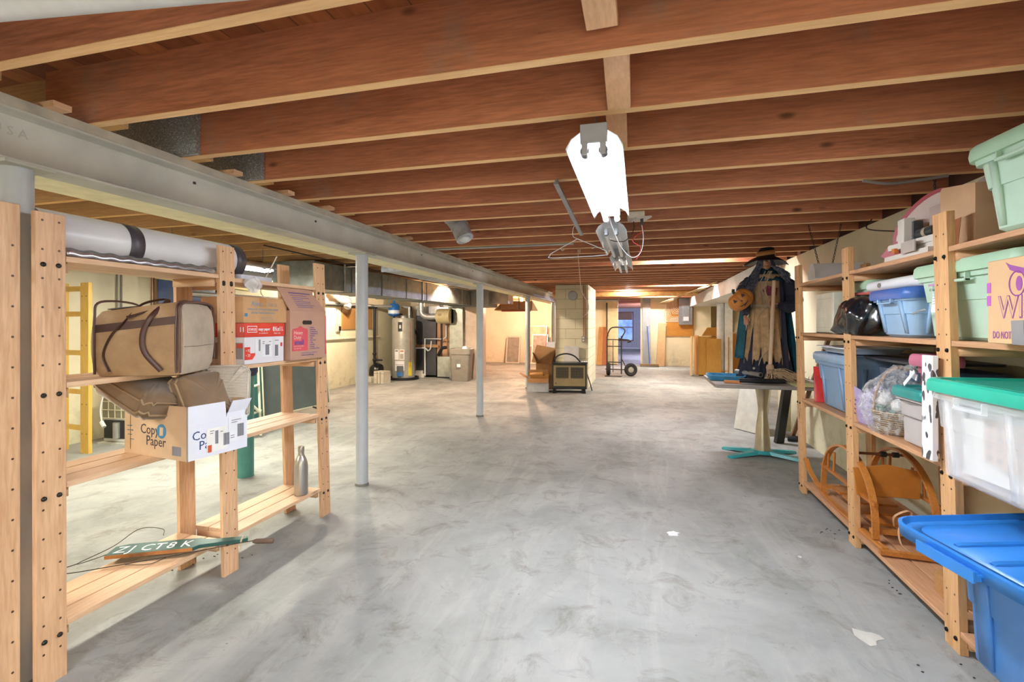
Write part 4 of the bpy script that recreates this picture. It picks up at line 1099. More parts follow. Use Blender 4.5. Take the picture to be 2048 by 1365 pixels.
# air conditioner
p = at(172, 890, z=0)
t = thing('air_conditioner', 'white window air conditioner unit with grille standing on end by the left wall', 'air conditioner', (-5.72, 4.0, 0), R(4))
mb = MB(); mb.bx(.0, .36, 0, .62, .02, .58); mb.obj('casing', plain('#e6e6e2', .45), t, bevel=.012)
mb = MB(); mb.bx(.362, .366, .3, .6, .05, .5); mb.M = Matrix()
mb.obj('side_label', plain('#dcdcd6', .5), t)
mb = MB(); mb.bx(-.0, .34, -.012, 0, .28, .56); g = mb.obj('grille', plain('#8b8572', .6), t)
mb = MB()
for i in range(5): mb.bx(.0 + .085 * i - .004, .004 + .085 * i, -.018, -.012, .28, .56)
for z in (.28, .37, .46, .556): mb.bx(0, .34, -.018, -.012, z, z + .008)
mb.obj('grille_bars', plain('#dcd6bc', .5), g)
mb = MB(); mb.bx(.02, .33, -.01, .0, .06, .26); mb.obj('opening', dark, t)
mb = MB(); mb.cyl((.2, -.02, .07), (.2, -.02, .24), .035); mb.obj('compressor', plain('#a8a8a4', .3, .5), t)
mb = MB(); mb.bx(-.02, .38, -.05, .64, 0, .02); mb.obj('base_tray', plain('#c9c9c2', .5), t)
mb = MB(); mb.tube(bez([(.22, -.03, .60), (.1, -.06, .58), (.05, -.07, .4), (.06, -.07, .28), (.08, -.07, .22)], 8), .008, 8); mb.tube([(.06, -.07, .25), (.11, -.08, .20)], .02, 8); mb.obj('power_cord', whitep, t)
mb = MB(); mb.loft([rr(.40, .3, .06, 0), rr(.40, .3, .06, .05), rr(.38, .28, .06, .30), rr(.30, .2, .05, .34)]); o_ = mb.obj('white_appliance', plain('#e4e2da', .4), None, loc=(-5.52, 4.2, .585)); setp(o_, 'small rounded white appliance sitting on top of the air conditioner', 'appliance')
# green folding table-tennis tops and blackboards on white legs
gr = plain('#2c5a55', .5, var=.1); gk = plain('#5a6460', .55, var=.12, scale=3)
def tilt_panel(label, a, b_, z0, z1, m, lean=.12, fr=True, name='folding_table_top'):
    a, b_ = Vector(a), Vector(b_); d = (b_ - a); L = d.length; ang = math.atan2(d.y, d.x)
    t = thing(name, label, 'board', (a.x, a.y, 0), ang)
    mb = MB(); k = (z1 - z0)
    mb.hexa([(0, 0, z0), (L, 0, z0), (L, .022, z0), (0, .022, z0), (0, lean, z1), (L, lean, z1), (L, lean + .022, z1), (0, lean + .022, z1)]); mb.obj('board', m, t)
    if fr:
        mb = MB()
        for x, y_, z, x2, y2, z2 in ((0, 0, z0, L, 0, z0), (0, 0, z0, 0, lean, z1), (L, 0, z0, L, lean, z1), (0, lean, z1, L, lean, z1)):
            mb.tube([(x, y_ + .008, z), (x2, y2 + .008, z2)], .015, 6)
        mb.obj('edge_rim', plain('#d5cfb4', .5), t)
    return t
t = tilt_panel('dark grey-green board on castors seen under the shelving, nearer the far post', at(583, 820, z=.13)[:2] + (0,) if False else (-4.55, 5.05, 0), (-4.45, 6.25, 0), .14, 1.02, gk, .10)
mb = MB(); mb.tube(bez([(.85, 0, .14), (.95, -.03, .10), (1.1, -.05, .10)], 5), .012, 8); mb.cyl((1.1, -.06, .035), (1.1, -.02, .035), .035); mb.cyl((1.1, -.04, .03), (1.1, -.04, .12), .012); mb.obj('castor', plain('#3c3c3a', .4, .4), t)
tilt_panel('dark green folding table half with white edge behind the white legs', (-4.5, 4.05, 0), (-4.45, 4.95, 0), .12, 1.05, gr, .05)
t = thing('table_legs', 'folded white tubular table legs standing in front of the green board', 'table legs', (-4.25, 4.3, 0), R(86))
wm = plain('#dcd9c2', .4)
mb = MB()
for p, q in (((-.3, 0, .03), (-.28, 0, 1.0)), ((.35, 0, .03), (.3, 0, 1.0)), ((.35, 0, .32), (-.3, 0, .20))): mb.cyl(p, q, .014)
mb.obj('frame_tube', wm, t)
for p, q in (((-.18, -.02, 1.0), (.06, -.02, .22)), ((.28, -.02, 1.0), (.1, -.02, .22)), ((-.22, -.02, .55), (.3, -.02, .62)), ((.05, -.02, .22), (-.15, -.02, .05)), ((0, -.02, .6), (.32, -.02, .3))):
    mb = MB(); mb.cyl(p, q, .014); mb.obj('leg_tube', wm, t)
t = thing('green_canister', 'tall green cylinder with dark blue cap behind the striped pillow', 'canister', (-3.3, 3.45, 0))
mb = MB(); mb.lathe([(.001, 0), (.07, 0), (.07, .87), (.001, .87)], n=24); mb.obj('tube_body', plain('#4f8f86', .4), t)
mb = MB(); mb.lathe([(.085, .87), (.10, .90), (.10, .94), (.001, .94)], n=24); mb.obj('cap', plain('#2a3350', .5), t)

# ================================================================ LEFT SHELVING
def shelving(label, posts, bays, levels, xf, xr, ht, mz, my, mx, side, leans, group, bolts=True, pw=.095, pt=.021):
    """posts: y positions; bays: pairs of post indices; levels: {bay: [z tops]}; xf front face, xr rear face; side=+1 when the aisle is on +x"""
    t = thing('shelving_unit', label, 'shelving', (0, 0, 0), 0, group)
    for i, y in enumerate(posts):
        ln = leans[i]
        for x in (xf, xr):
            mb = MB(); xc = x - side * pt / 2 if x == xf else x + side * pt / 2
            mb.post((xc, y, 0), (xc, y + ln, ht), pt, pw)
            po = mb.obj('post', mz, t, bevel=.0015)
            if x == xf:
                mb = MB(); z = .12
                while z < ht - .03:
                    for dy in (-.026, .026):
                        yy = y + ln * z / ht + dy; mb.cyl((x, yy, z), (x + side * .0006, yy, z), .0042, n=8)
                    z += .105
                mb.obj('peg_holes', plain('#4e3420'), po)
    def lean(i, z): return leans[i] * z / ht
    for b, (i, j) in enumerate(bays):
        for zt in levels[b]:
            ya, yb_ = posts[i] + lean(i, zt) + pw / 2 + .002, posts[j] + lean(j, zt) - pw / 2 - .002
            sh = thing('shelf', None, None); sh.name = 'shelf'
            S.collection.objects.unlink(sh); bpy.data.objects.remove(sh)
            n = levels.get('slats', 3); dep = abs(xf - xr) - .004; sw = (dep - .008 * (n - 1)) / n
            mb = MB()
            for k in range(n):
                xa = xf - side * (.002 + k * (sw + .008)); xb_ = xa - side * sw
                mb.bx(min(xa, xb_), max(xa, xb_), ya, yb_, zt - .022, zt)
            sh = mb.obj('shelf_board', my, t, bevel=.002)
            mb = MB()
            for yy in (ya, yb_ - .02): mb.bx(min(xf, xr) + .024, max(xf, xr) - .024, yy, yy + .02, zt - .062, zt - .0222)
            mb.obj('cross_rail', mx, t)
            if bolts:
                mb = MB()
                for pi_, yy in ((i, posts[i] + lean(i, zt)), (j, posts[j] + lean(j, zt))):
                    for dy in (-.03, .03):
                        mb.lathe([(.009, 0), (.009, .003), (.006, .007), (.001, .008)], (xf, yy + dy * (1 if bolts == 2 else .8), zt - .04), 'x', 10) if side > 0 else mb.lathe([(.009, 0), (.009, -.003), (.006, -.007), (.001, -.008)], (xf, yy + dy, zt - .04), 'x', 10)
                mb.obj('bolt', boltm, t)
    return t
LP = [1.28, 2.085, 2.885]
shelving('open pine shelving along the steel girder, holding the grey roll, duffel bag and boxes', LP, [(0, 1), (1, 2)], {0: [.205, .725, 1.10, 1.575], 1: [.205, .712, 1.095, 1.565]},
         -2.08, -2.385, 1.725, pine, pine_y, pine_x, 1, [-.005, -.03, -.07], 'wooden shelving units')
t = thing('shelving_unit', 'pine shelving post at the left edge, in front of the nearest round column', 'shelving', (0, 0, 0), 0, 'wooden shelving units')
for x in (-2.0905, -2.3745):
    mb = MB(); mb.post((x, 1.138, 0), (x, 1.138, 1.735), .021, .095); po = mb.obj('post', pine, t, bevel=.0015)
    if x > -2.2:
        mb = MB()
        for k in range(15):
            for dy in (-.026, .026): mb.cyl((-2.08, 1.138 + dy, .12 + k * .105), (-2.0794, 1.138 + dy, .12 + k * .105), .0042, n=8)
        mb.obj('peg_holes', plain('#4e3420'), po)
for z in (.205, .725, 1.10, 1.57):
    mb = MB()
    for k in range(3): mb.bx(-2.18 - k * .1, -2.09 - k * .1, .36, 1.088, z - .022, z)
    mb.obj('shelf_board', pine_y, t)
for x in (-2.0905, -2.3745):
    mb = MB(); mb.post((x, .31, 0), (x, .31, 1.735), .021, .095); mb.obj('post', pine, t)

# grey flooring roll with dark bands
t = thing('flooring_roll', 'large grey-white rolled tube with dark bands lying on the top shelf', 'roll', (-2.24, 1.17, 1.672))
mb = MB(); r = .094
mb.lathe([(r - .006, 0), (r, 0), (r, 1.08), (r - .006, 1.08), (r - .006, 0)], (0, 0, 0), 'y', 48, False); mb.obj('roll_sheet', plain('#e6e8ee', .3, .0, .02), t)
mb = MB(); mb.lathe([(r - .02, -.0), (r - .012, 0), (r - .012, 1.08), (r - .02, 1.08), (r - .02, 0)], (0, 0, 0), 'y', 48, False); mb.obj('inner_layer', plain('#8e9098', .4), t)
for ya, w in ((-.004, .13), (.445, .062), (1.02, .064)):
    mb = MB(); mb.lathe([(r + .0012, ya), (r + .0012, ya + w)], (0, 0, 0), 'y', 48, False); mb.obj('dark_band', plain('#4b474f', .4), t, solid=.001)
mb = MB(); mb.grid(lambda u, v: (-2.10 - .01 * v, 1.34 + .7 * u, 1.579 + .03 * v + .003 * math.sin(60 * u)), 60, 2); one(mb, 'foil_strip', 'crinkled silver foil strip lying under the grey roll', 'foil', plain('#c6c9d2', .25, .8), solid=.001)
# things on top shelf, far bay
mb = MB(); mb.loft([[v + Vector((-2.2, 2.32, 0)) for v in rr(.14, .26, .03, 1.567 + dz)] for dz in (0, .02, .028)]); one(mb, 'white_packet', 'flat white packet on the top shelf beyond the grey roll', 'packet', plain('#d9dce6', .4))
random.seed(3)
mb = MB(); mb.M = Matrix.Translation((-2.05, 2.20, 1.535))
mb.grid(lambda u, v: (.03 * math.sin(PI * v) * math.cos(2 * PI * u) * (1 + .35 * math.sin(9 * u + 7 * v)), .05 * math.sin(PI * v) * math.sin(2 * PI * u) * (1 + .3 * math.cos(11 * v)), -.035 * math.cos(PI * v) + .012 * math.sin(23 * u)), 22, 12)
plast, nt, b = newmat('m_clear_wrap'); b.inputs['Base Color'].default_value = (.9, .92, .95, 1); b.inputs['Roughness'].default_value = .15; b.inputs['Alpha'].default_value = .42
b.inputs['Specular IOR Level'].default_value = 1
one(mb, 'plastic_wrap', 'crumpled clear plastic wrap hanging over the top shelf edge beside the post', 'plastic', plast)
mb = MB(); mb.tube(bez([(-2.5, 2.9, 1.80), (-2.5, 2.75, 1.55), (-2.3, 2.6, 1.47), (-2.15, 2.3, 1.44), (-2.2, 2.16, 1.455)], 8), .004); one(mb, 'white_cable', 'white cord looping down behind the top shelf of the left shelving', 'cord', whitep)

# ---- duffel bag
brown, nt, b = newmat('m_canvas')
n1 = noise(nt, coords(nt), 7, 5, .6); nt.links.new(ramp(nt, n1, [(.3, lin('#8f6d4a')), (.55, lin('#a5835c')), (.75, lin('#b9a283'))]), b.inputs['Base Color']); b.inputs['Roughness'].default_value = .6
b.inputs['Sheen Weight'].default_value = .2
end_lit_m = plain('#b5a794', .55, var=.1); leather = plain('#4a2a20', .4, var=.15)  # paler bag end: light falling on that face is put into the colour
t = thing('duffel_bag', 'tan canvas travel bag with dark brown leather straps on the second shelf', 'bag', (-2.175, 1.475, 1.102), R(26))
Wd, Dd, Hd = .33, .33, .29
def puff(w, d, h, x0=0, y0=0, z0=0, bulge=.02, r=.03, n=9, sag=0.0):
    rings = []
    for i in range(n + 1):
        v = i / n; z = z0 + h * v; e = 1 - .10 * (max(0, (v - .82)) / .18) ** 2 - .06 * (max(0, .12 - v) / .12) ** 2; bu = bulge * math.sin(PI * v)
        rings.append([Vector((x0 + w / 2 + p.x, y0 + d / 2 + p.y, z + sag * (p.x / w) * v)) for p in rr(w * e + bu, d * e + bu, r, 0, 6)])
    return rings
mb = MB(); rg = puff(Wd, Dd, Hd, sag=.05); mb.loft(rg)
o_ = mb.obj('bag_body', [brown, end_lit_m], t)
for f in o_.data.polygons:
    if f.normal.x > .8: f.material_index = 1
sx = lambda u: u
for sgn, lab in ((-1, 'front'), (1, 'back')):
    yv = -.013 if sgn < 0 else Dd + .013
    for x0_, x1_ in ((.045, .085), (.2, .235)):
        pass
    mb = MB(); mb.tube(bez([(.07, yv, .02), (.05, yv, .09), (.08, yv - .003, .17), (.125, yv, .225), (.16, yv + .06 * (1 if sgn < 0 else -1), .30), (.235, yv + .09 * (1 if sgn < 0 else -1), .325), (.26, yv + .05 * (1 if sgn < 0 else -1), .31), (.225, yv + .00, .25), (.195, yv - .004, .18), (.20, yv - .003, .1), (.26, yv, .02)], 8), .0105, 8, flat=.3)
    mb.obj('strap', leather, t)
mb = MB(); mb.slab((.012, -.008, .195), (Wd - .012, -.01, .235), .032, .006, (0, 0, 1)); mb.slab((.13, -.006, .245), (.2, .03, .283), .05, .006, (.3, 1, .6)); mb.obj('leather_band', leather, t)
for xx in (.012, Wd - .004, Wd - .018):
    mb = MB(); pts = [(xx + .004 * (1 if xx > 0 else 1), y, z) for y, z in ((-.008, .01), (-.012, .1), (-.008, .24), (.03, .285 + (.024 if xx > 0 else -.022)), (Dd - .04, .285 + (.024 if xx > 0 else -.022)), (Dd + .005, .25), (Dd + .01, .05))]; mb.tube(bez(pts, 6), .005, 7); mb.obj('piping', plain('#5c4038', .4), t)
mb = MB(); mb.tube([(Wd + .008, .01, .12), (Wd + .011, .15, .117), (Wd + .008, .31, .12)], .0015, 5); mb.obj('seam', plain('#6b5a4a'), t)
mb = MB(); mb.slab((.05, .03, .278), (.15, .05, .292), .05, .004, (0, 1, 0)); mb.obj('top_flap', plain('#54443a', .5), t)
# teal bag behind it
t = thing('dark_bag', 'dark teal soft bag wedged on the shelf between duffel bag and post', 'bag', (-2.30, 1.86, 1.102), R(5))
mb = MB(); mb.loft([[Vector((v.x + .1, v.y + .06 - .02 * k / 6, .22 * k / 6)) for v in rr(.2 - .04 * (k / 6) ** 2, .11 - .05 * (k / 6) ** 2, .03, 0)] for k in range(7)]); mb.obj('bag_body', plain('#1d3a44', .35), t)
mb = MB(); mb.tube([(.21, .0, .01), (.205, .01, .12), (.19, .03, .21)], .005); mb.obj('piping', black, t)

# ---- cushions
def cushion(w, d, t_, wr=.004, seed=0, band=.3, dome=.5):
    random.seed(seed); ph = [random.random() * 6 for _ in range(8)]
    prof = [(.02, -.5), (.35, -.49), (.65, -.46), (.85, -.40), (.96, -.31), (1, -band / 2), (1, band / 2), (.96, .31), (.85, .40), (.65, .46), (.35, .49), (.02, .5)]
    rings = []
    for s_, z in prof:
        ring = []
        for i, p in enumerate(rr(w * s_, d * s_, .04 * s_ + .002, 0, 8)):
            a = i / 36 * 2 * PI; wv = wr * (math.sin(a * 9 + ph[0] + z * 5) + .7 * math.sin(a * 17 + ph[1]) + .6 * math.sin(a * 5 + ph[2] - z * 7)) * s_ ** 2
            ring.append(Vector((p.x * (1 + wv), p.y * (1 + wv), t_ * z + wv)))
        rings.append(ring)
    return rings, [rings[5], rings[6]]
velvet = plain('#7d6142', .75, var=.18, scale=5, Sheen_Weight=.5)
def mkcushion(label, loc, rot, w, d, t_, m, pip, seed):
    t = thing('cushion', label, 'cushion', loc, 0, 'cushions on the copy paper box', rot=rot)
    rings, pr = cushion(w, d, t_, .006, seed)
    mb = MB(); mb.loft(rings); mb.obj('cushion_cover', m, t, sub=1)
    for q in pr:
        mb = MB(); mb.tube([p * 1.0 for p in q], .0045, 6, True); mb.obj('piping', pip, t)
    return t
# placed inside and above the box
mkcushion('brown velvet cushion lying tilted over the left side of the copy paper box', (-2.17, 1.74, .99), (R(-10), R(17), R(-8)), .38, .32, .15, velvet, plain('#9d8363', .6), 1)
mkcushion('brown velvet cushion standing upright in the middle of the copy paper box', (-1.985, 1.83, .955), (R(0), R(68), R(6)), .27, .27, .12, velvet, plain('#9d8363', .6), 4)
strp, nt, b = newmat('m_stripe')
tc = nt.nodes.new('ShaderNodeTexCoord'); wv = nt.nodes.new('ShaderNodeTexWave'); wv.inputs['Scale'].default_value = 42; wv.bands_direction = 'X'; nt.links.new(tc.outputs['Object'], wv.inputs['Vector'])
nt.links.new(ramp(nt, wv.outputs['Fac'], [(.3, lin('#a79684')), (.6, lin('#d3cabd'))]), b.inputs['Base Color']); bump(nt, b, wv.outputs['Fac'], .5, .004); b.inputs['Roughness'].default_value = .8
mkcushion('beige ribbed striped pillow upright at the right end of the copy paper box', (-1.995, 1.955, .975), (R(0), R(84), R(-62)), .27, .22, .10, strp, plain('#cfc6b8'), 7)

# ---- copy paper box
def printed(parent, F, rows, m, h=.006):
    """rows of (x, z, w) thin print bars"""
    mb = MB(); mb.M = F
    for x, z, w in rows: mb.bx(x, x + w, z, z + h, 0, .0006)
    return mb.obj('fine_print', m, parent)
def barcode(parent, F, x, z, w, h, seed=1):
    random.seed(seed); mb = MB(); mb.M = F; q = x
    while q < x + w: a = random.choice((.0008, .0014, .002)); mb.bx(q, q + a, z, z + h, 0.0003, .0012); q += a + random.choice((.0009, .0016))
    return mb.obj('barcode', plain('#8c8c94'), parent)
ink = plain('#2b2330', .6); inkb = plain('#2c3a66', .6)
tan_shade_b, whb = plain('#c9a986', .6), plain('#dfe1ec', .5, var=.02)  # tan is the white carton's shaded side, shade put into the colour
bx_, by_, bz_ = -2.30, 1.70, .7255
t = thing('copy_paper_box', 'white-fronted Copy Paper carton with open flaps holding cushions, third shelf', 'box', (bx_, by_, bz_), R(-7.5))
w, d, h = .43, .285, .235
mb = MB(); th = .005
mb.bx(0, w, 0, th, 0, h); mb.bx(0, w, d - th, d, 0, h); mb.bx(0, th, th, d - th, 0, h); mb.bx(th, w - th, th, d - th, 0, th)
mb.obj('box_body', tan_shade_b, t)
mb = MB(); mb.prism([(0, 0), (d, 0), (d, h - .055), (d * .66, h - .055), (d * .64, h - .075), (d * .62, h - .0), (0, h)], -th, frame((w, 0, 0), (1, 0, 0))); mb.obj('end_panel', whb, t)
mb = MB(); mb.hexa([(w - .004, d * .67, h - .055), (w, d * .67, h - .055), (w, d, h - .055), (w - .004, d, h - .055), (w + .012, d * .72, h + .0), (w + .016, d * .72, h + .0), (w + .02, d + .015, h - .0), (w + .016, d + .015, h - .0)]); mb.obj('flap', whb, t)
mb = MB(); mb.prism([(0, 0), (d - .0, 0), (d, h - .08), (0, h - .08)], .002, frame((w, 0.004, 0), (1, 0, 0))); mb.obj('outer_sleeve', whb, t)
text(t, 'Copy', (.115, -.0005, .10), (0, -1, 0), .062, ink, sx=.95); text(t, 'Paper', (.155, -.0005, .05), (0, -1, 0), .062, ink, sx=.95)
mb = MB(); mb.M = frame((.262, -.0003, .118), (0, -1, 0)); mb.lathe([(.001, 0), (.032, 0), (.032, .0006), (.001, .0006)], n=28); mb.obj('printed_logo', plain('#2a7aa6'), t)
mb = MB(); mb.M = frame((.25, -.001, .098), (0, -1, 0)); mb.prism([(0, 0), (.024, .002), (.026, .038), (.002, .038)], .0006); mb.obj('logo_sheet', tan_shade_b, t)
barcode(t, frame((0, -.0005, 0), (0, -1, 0)), .335, .02, .055, .04)
printed(t, frame((0, -.0005, 0), (0, -1, 0)), [(.02, .125, .03), (.02, .105, .045), (.025, .085, .03), (.04, .065, .03), (.045, .127, .012), (.05, .107, .012)], plain('#4a6a78'), .003)
printed(t, frame((0, -.0005, 0), (0, -1, 0)), [(.0, .0, .0)] if False else [(.042, .02, .0015)], ink, .2)
F = frame((w + .002, 0, 0), (1, 0, 0))
text(t, 'Cop', (w + .0025, .02, .085), (1, 0, 0), .055, inkb, sx=.95); text(t, 'Pa', (w + .0025, .05, .04), (1, 0, 0), .055, inkb, sx=.95)
decal(t, 'shipping_label', frame((w + .003, .085, .018), (1, 0, 0)), .10, .105, plain('#eceae6'))
decal(t, 'shipping_label', frame((w + .003, .19, .045), (1, 0, 0)), .085, .115, plain('#e4e6ec'))
decal(t, 'orange_sticker', frame((w + .004, .09, .018), (1, 0, 0)), .018, .032, plain('#c8552c'))
F = frame((w + .0042, 0, 0), (1, 0, 0)); barcode(t, F, .125, .05, .012, .06, 2); barcode(t, F, .165, .035, .03, .055, 3); barcode(t, F, .235, .06, .033, .06, 4)
printed(t, F, [(.1, .11, .02), (.1, .10, .015), (.205, .14, .05), (.205, .13, .03), (.15, .10, .012), (.2, .06, .02), (.2, .07, .02)], plain('#70707a'), .003)

# ---- boxes in the far bay
bz = 1.096
t = thing('copy_paper_box', 'red and white copy paper box with red lid on the second shelf', 'box', (-2.075, 2.165, bz), R(0))
w, d, h = .30, .285, .15
mb = MB(); mb.bx(-d, 0, 0, w, 0, h); mb.obj('box_body', plain('#e6e4ea', .5, var=.02), t, bevel=.002)
red = plain('#d8412f', .45, var=.04)
mb = MB(); mb.bx(-d - .004, .004, -.004, w + .004, h, h + .078); lid = mb.obj('lid', red, t, bevel=.003)
X_ = .0045
mb = MB(); mb.bx(X_, X_ + .0006, .015, .085, h + .025, h + .062); mb.obj('logo_frame', whitep, lid); mb = MB(); mb.bx(X_ + .0004, X_ + .001, .019, .081, h + .029, h + .058); mb.obj('logo_field', red, lid)
text(lid, 'STAPLES', (X_ + .001, .022, h + .036), (1, 0, 0), .0185, whitep, sx=.82, bold=.0004); text(lid, 'copy paper', (X_, .095, h + .036), (1, 0, 0), .023, whitep, sx=.85, bold=.0006)
text(lid, '8½x11', (X_, .205, h + .032), (1, 0, 0), .036, whitep, sx=.8, bold=.001); text(lid, 'in', (X_, .281, h + .032), (1, 0, 0), .014, whitep); text(lid, 'letter size', (X_, .215, h + .015), (1, 0, 0), .013, whitep); text(lid, 'for everyday use', (X_, .10, h + .018), (1, 0, 0), .010, whitep)
F = frame((.0005, 0, 0), (1, 0, 0))
mb = MB(); mb.prism([(0, 0.025), (.055, .025), (.085, .06), (.04, .06), (.04, .095), (0, .095)], .0006, F); mb.obj('red_corner', red, t)
text(t, '• 92', (.0012, .008, .068), (1, 0, 0), .022, whitep, sx=.9); text(t, '• 20', (.0012, .008, .042), (1, 0, 0), .022, whitep, sx=.9)
decal(t, 'shipping_label', frame((.0013, .075, .035), (1, 0, 0)), .125, .105, plain('#eeeef2')); decal(t, 'shipping_label', frame((.0013, .215, .02), (1, 0, 0)), .055, .12, plain('#e2e3ea'))
decal(t, 'red_tab', frame((.0022, .27, .09), (1, 0, 0)), .015, .022, red)
F = frame((.002, 0, 0), (1, 0, 0)); barcode(t, F, .1, .07, .012, .065, 5); barcode(t, F, .15, .045, .028, .06, 6); barcode(t, F, .225, .035, .025, .065, 7)
printed(t, F, [(.05, .0, .0001), (.13, .12, .015), (.13, .11, .012), (.225, .125, .03), (.18, .12, .015), (.18, .10, .01)], ink, .003)
mb = MB(); mb.bx(-d + .02, -.01, -.0008, 0, .03, .12); mb.obj('grey_side', plain('#9a9296'), t); mb = MB(); mb.bx(-.05, -.01, -.0016, -.0008, .09, .115); mb.obj('red_tab', red, t)
text(lid, '11', (-.03, -.0045, h + .03), (0, -1, 0), .036, whitep, bold=.001)
t = thing('avon_carton' if False else 'long_carton', 'tan carton with pale blue and grey lettering stacked on the red lid', 'box', (-2.08, 2.15, bz + .2285), R(1))
mb = MB(); mb.bx(-.27, .012, 0, .345, 0, .145); mb.obj('box_body', plain('#c79a6c', .65), t, bevel=.004)
mb = MB(); mb.bx(-.16, -.1, -.0008, .0, 0, .145); mb.obj('packing_tape', plain('#b88450', .35), t); mb = MB(); mb.bx(.0125, .0131, .12, .17, .09, .145); mb.obj('packing_tape', plain('#b88450', .35), t)
cy = plain('#7fa0b4', .6); gy = plain('#a99c8c', .6)
text(t, 'Anew', (.0128, .055, .095), (1, 0, 0), .042, cy, sx=.95, bold=.0003); text(t, 'CLINICAL', (.0128, .165, .095), (1, 0, 0), .029, gy, sx=.75)
text(t, 'DERMA-FULL X3 FACIAL FILLING SERUM', (.0128, .03, .071), (1, 0, 0), .016, cy, sx=.82); text(t, 'SERUM DE REMPLISSAGE FACIAL', (.0128, .055, .052), (1, 0, 0), .015, cy, sx=.85)
text(t, 'AVON', (.0128, .125, .015), (1, 0, 0), .032, gy, sx=1.05, spacing=1.15)
decal(t, 'blue_mark', frame((.0128, .008, .035), (1, 0, 0)), .02, .018, plain('#4a8ab0'))
# moving box
t = thing('moving_box', 'brown Heavy Duty moving box with red and purple print, flap raised', 'box', (-2.045, 2.485, bz), R(0))
w, d, h = .345, .31, .305
mb = MB(); th = .005
mb.bx(-th, 0, 0, w, 0, h); mb.bx(-d, -d + th, 0, w, 0, h); mb.bx(-d + th, -th, 0, th, 0, h); mb.bx(-d + th, -th, w - th, w, 0, h); mb.bx(-d + th, -th, th, w - th, 0, th)
cm = plain('#bb927c', .7, var=.03); mb.obj('box_body', cm, t, bevel=.001)
mb = MB(); mb.hexa([(-.005, 0, h), (0, 0, h), (0, w, h), (-.005, w, h), (-.055, -.055, h + .14), (-.05, -.055, h + .14), (-.05, w - .10, h + .14), (-.055, w - .10, h + .14)]); fl = mb.obj('flap', cm, t)
mb = MB(); mb.hexa([(-d, 0, h), (-d + .004, 0, h), (-d + .004, w, h), (-d, w, h), (-d + .02, -.2, h + .03), (-d + .024, -.2, h + .03), (-d + .06, w, h + .05), (-d + .056, w, h + .05)]); mb.obj('flap', plain('#8a654c', .8), t)
F = frame((.0004, 0, 0), (1, 0, 0)); purple = plain('#5a4a96', .6); redp = plain('#d0505a', .55)
mb = MB(); mb.M = F; mb.prism([(.155 + .032 * sx_ + .0 + .013 * math.cos(a), .232 + .013 * math.sin(a)) for sx_, a0 in ((1, -90), (-1, 90)) for a in (R(a0 + 180 * k / 8) for k in range(9))], .0008); mb.obj('hand_hole', plain('#241a16'), t)
mb = MB(); mb.M = F; mb.prism([(.015, .055), (.16, .055), (.16, .185), (.15, .192), (.12, .197), (.092, .212), (.062, .197), (.025, .192), (.015, .185)], .0006); mb.obj('red_emblem', redp, t)
cr = plain('#e8d8c4'); 
text(t, 'Heavy', (.0012, .03, .158), (1, 0, 0), .033, cr); text(t, 'Duty', (.0012, .03, .128), (1, 0, 0), .033, cr); text(t, 'small', (.0012, .038, .095), (1, 0, 0), .042, purple, bold=.0012)
text(t, 'easy to carry weight', (.0012, .03, .082), (1, 0, 0), .011, cr); text(t, '16 x 12 x 12', (.0012, .03, .066), (1, 0, 0), .013, cr)
for k, s_ in enumerate(('Pantry', 'Bedroom', 'Family Room', 'Dining Room', 'Kitchen', 'Bath', 'Basement', 'Attic', 'Laundry', 'Garage', 'It Leads to Mine')): text(t, '› ' + s_, (.0006, .178, .196 - k * .0135), (1, 0, 0), .0135, purple)
text(t, 'Lowes.com/Moving', (.0006, .10, .022), (1, 0, 0), .016, purple, sx=.95); printed(t, F, [(.10, .038, .15)], purple, .003)
mb = MB(); mb.M = F; mb.prism([(w - .012, .02), (w, .02), (w, .28), (w - .008, .28)], .0006); mb.obj('red_stripe', redp, t)
nf = Vector((0.14, 0, .05)).normalized(); uf = Vector((-.05, 0, .14))
of = Vector((-.0, 0, h)); 
printed(fl, frame((.0006, -.02, h), nf, uf), [(.05, .115, .2)], purple, .005); printed(fl, frame((.0006, -.02, h), nf, uf), [(.06, .10, .15), (.07, .085, .16), (.075, .073, .09), (.08, .06, .15), (.085, .048, .14), (.09, .036, .17), (.1, .024, .14)], purple, .0028)
# carton behind
t = thing('brown_carton', 'brown carton with a printed label behind the duffel bag and post', 'box', (-2.365, 2.15, 1.3255) if False else (-2.27, 1.83, 1.33), R(2))
t.location = (-2.37, 1.80, 1.102)
mb = MB(); mb.bx(0, .08, .22, .0 + .34 - .02, 0, .335); mb.obj('box_body', carton2, t); 
decal(t, 'label', frame((.0806, .23, .2), (1, 0, 0)), .06, .1, plain('#cfc8bc'))

# ---- steel bottle
t = thing('steel_bottle', 'brushed stainless drinking bottle standing on the lowest shelf', 'bottle', (-2.13, 2.69, .2055))
br, nt, b = newmat('m_brushed'); b.inputs['Metallic'].default_value = 1; b.inputs['Roughness'].default_value = .33; b.inputs['Base Color'].default_value = lin('#b9b6b2')
bump(nt, b, noise(nt, coords(nt, (1, 1, 60)), 12, 3), .08, .002)
mb = MB(); mb.lathe([(.001, 0), (.036, 0), (.041, .004), (.042, .01), (.042, .045), (.0425, .05), (.042, .055), (.0425, .06), (.042, .065), (.042, .185), (.039, .21), (.030, .238), (.021, .255), (.018, .268), (.018, .28)], n=40); mb.obj('bottle_body', br, t)
mb = MB(); mb.lathe([(.0185, .28), (.0195, .283), (.0195, .31), (.017, .315), (.001, .316)], n=32); mb.obj('cap', br, t)

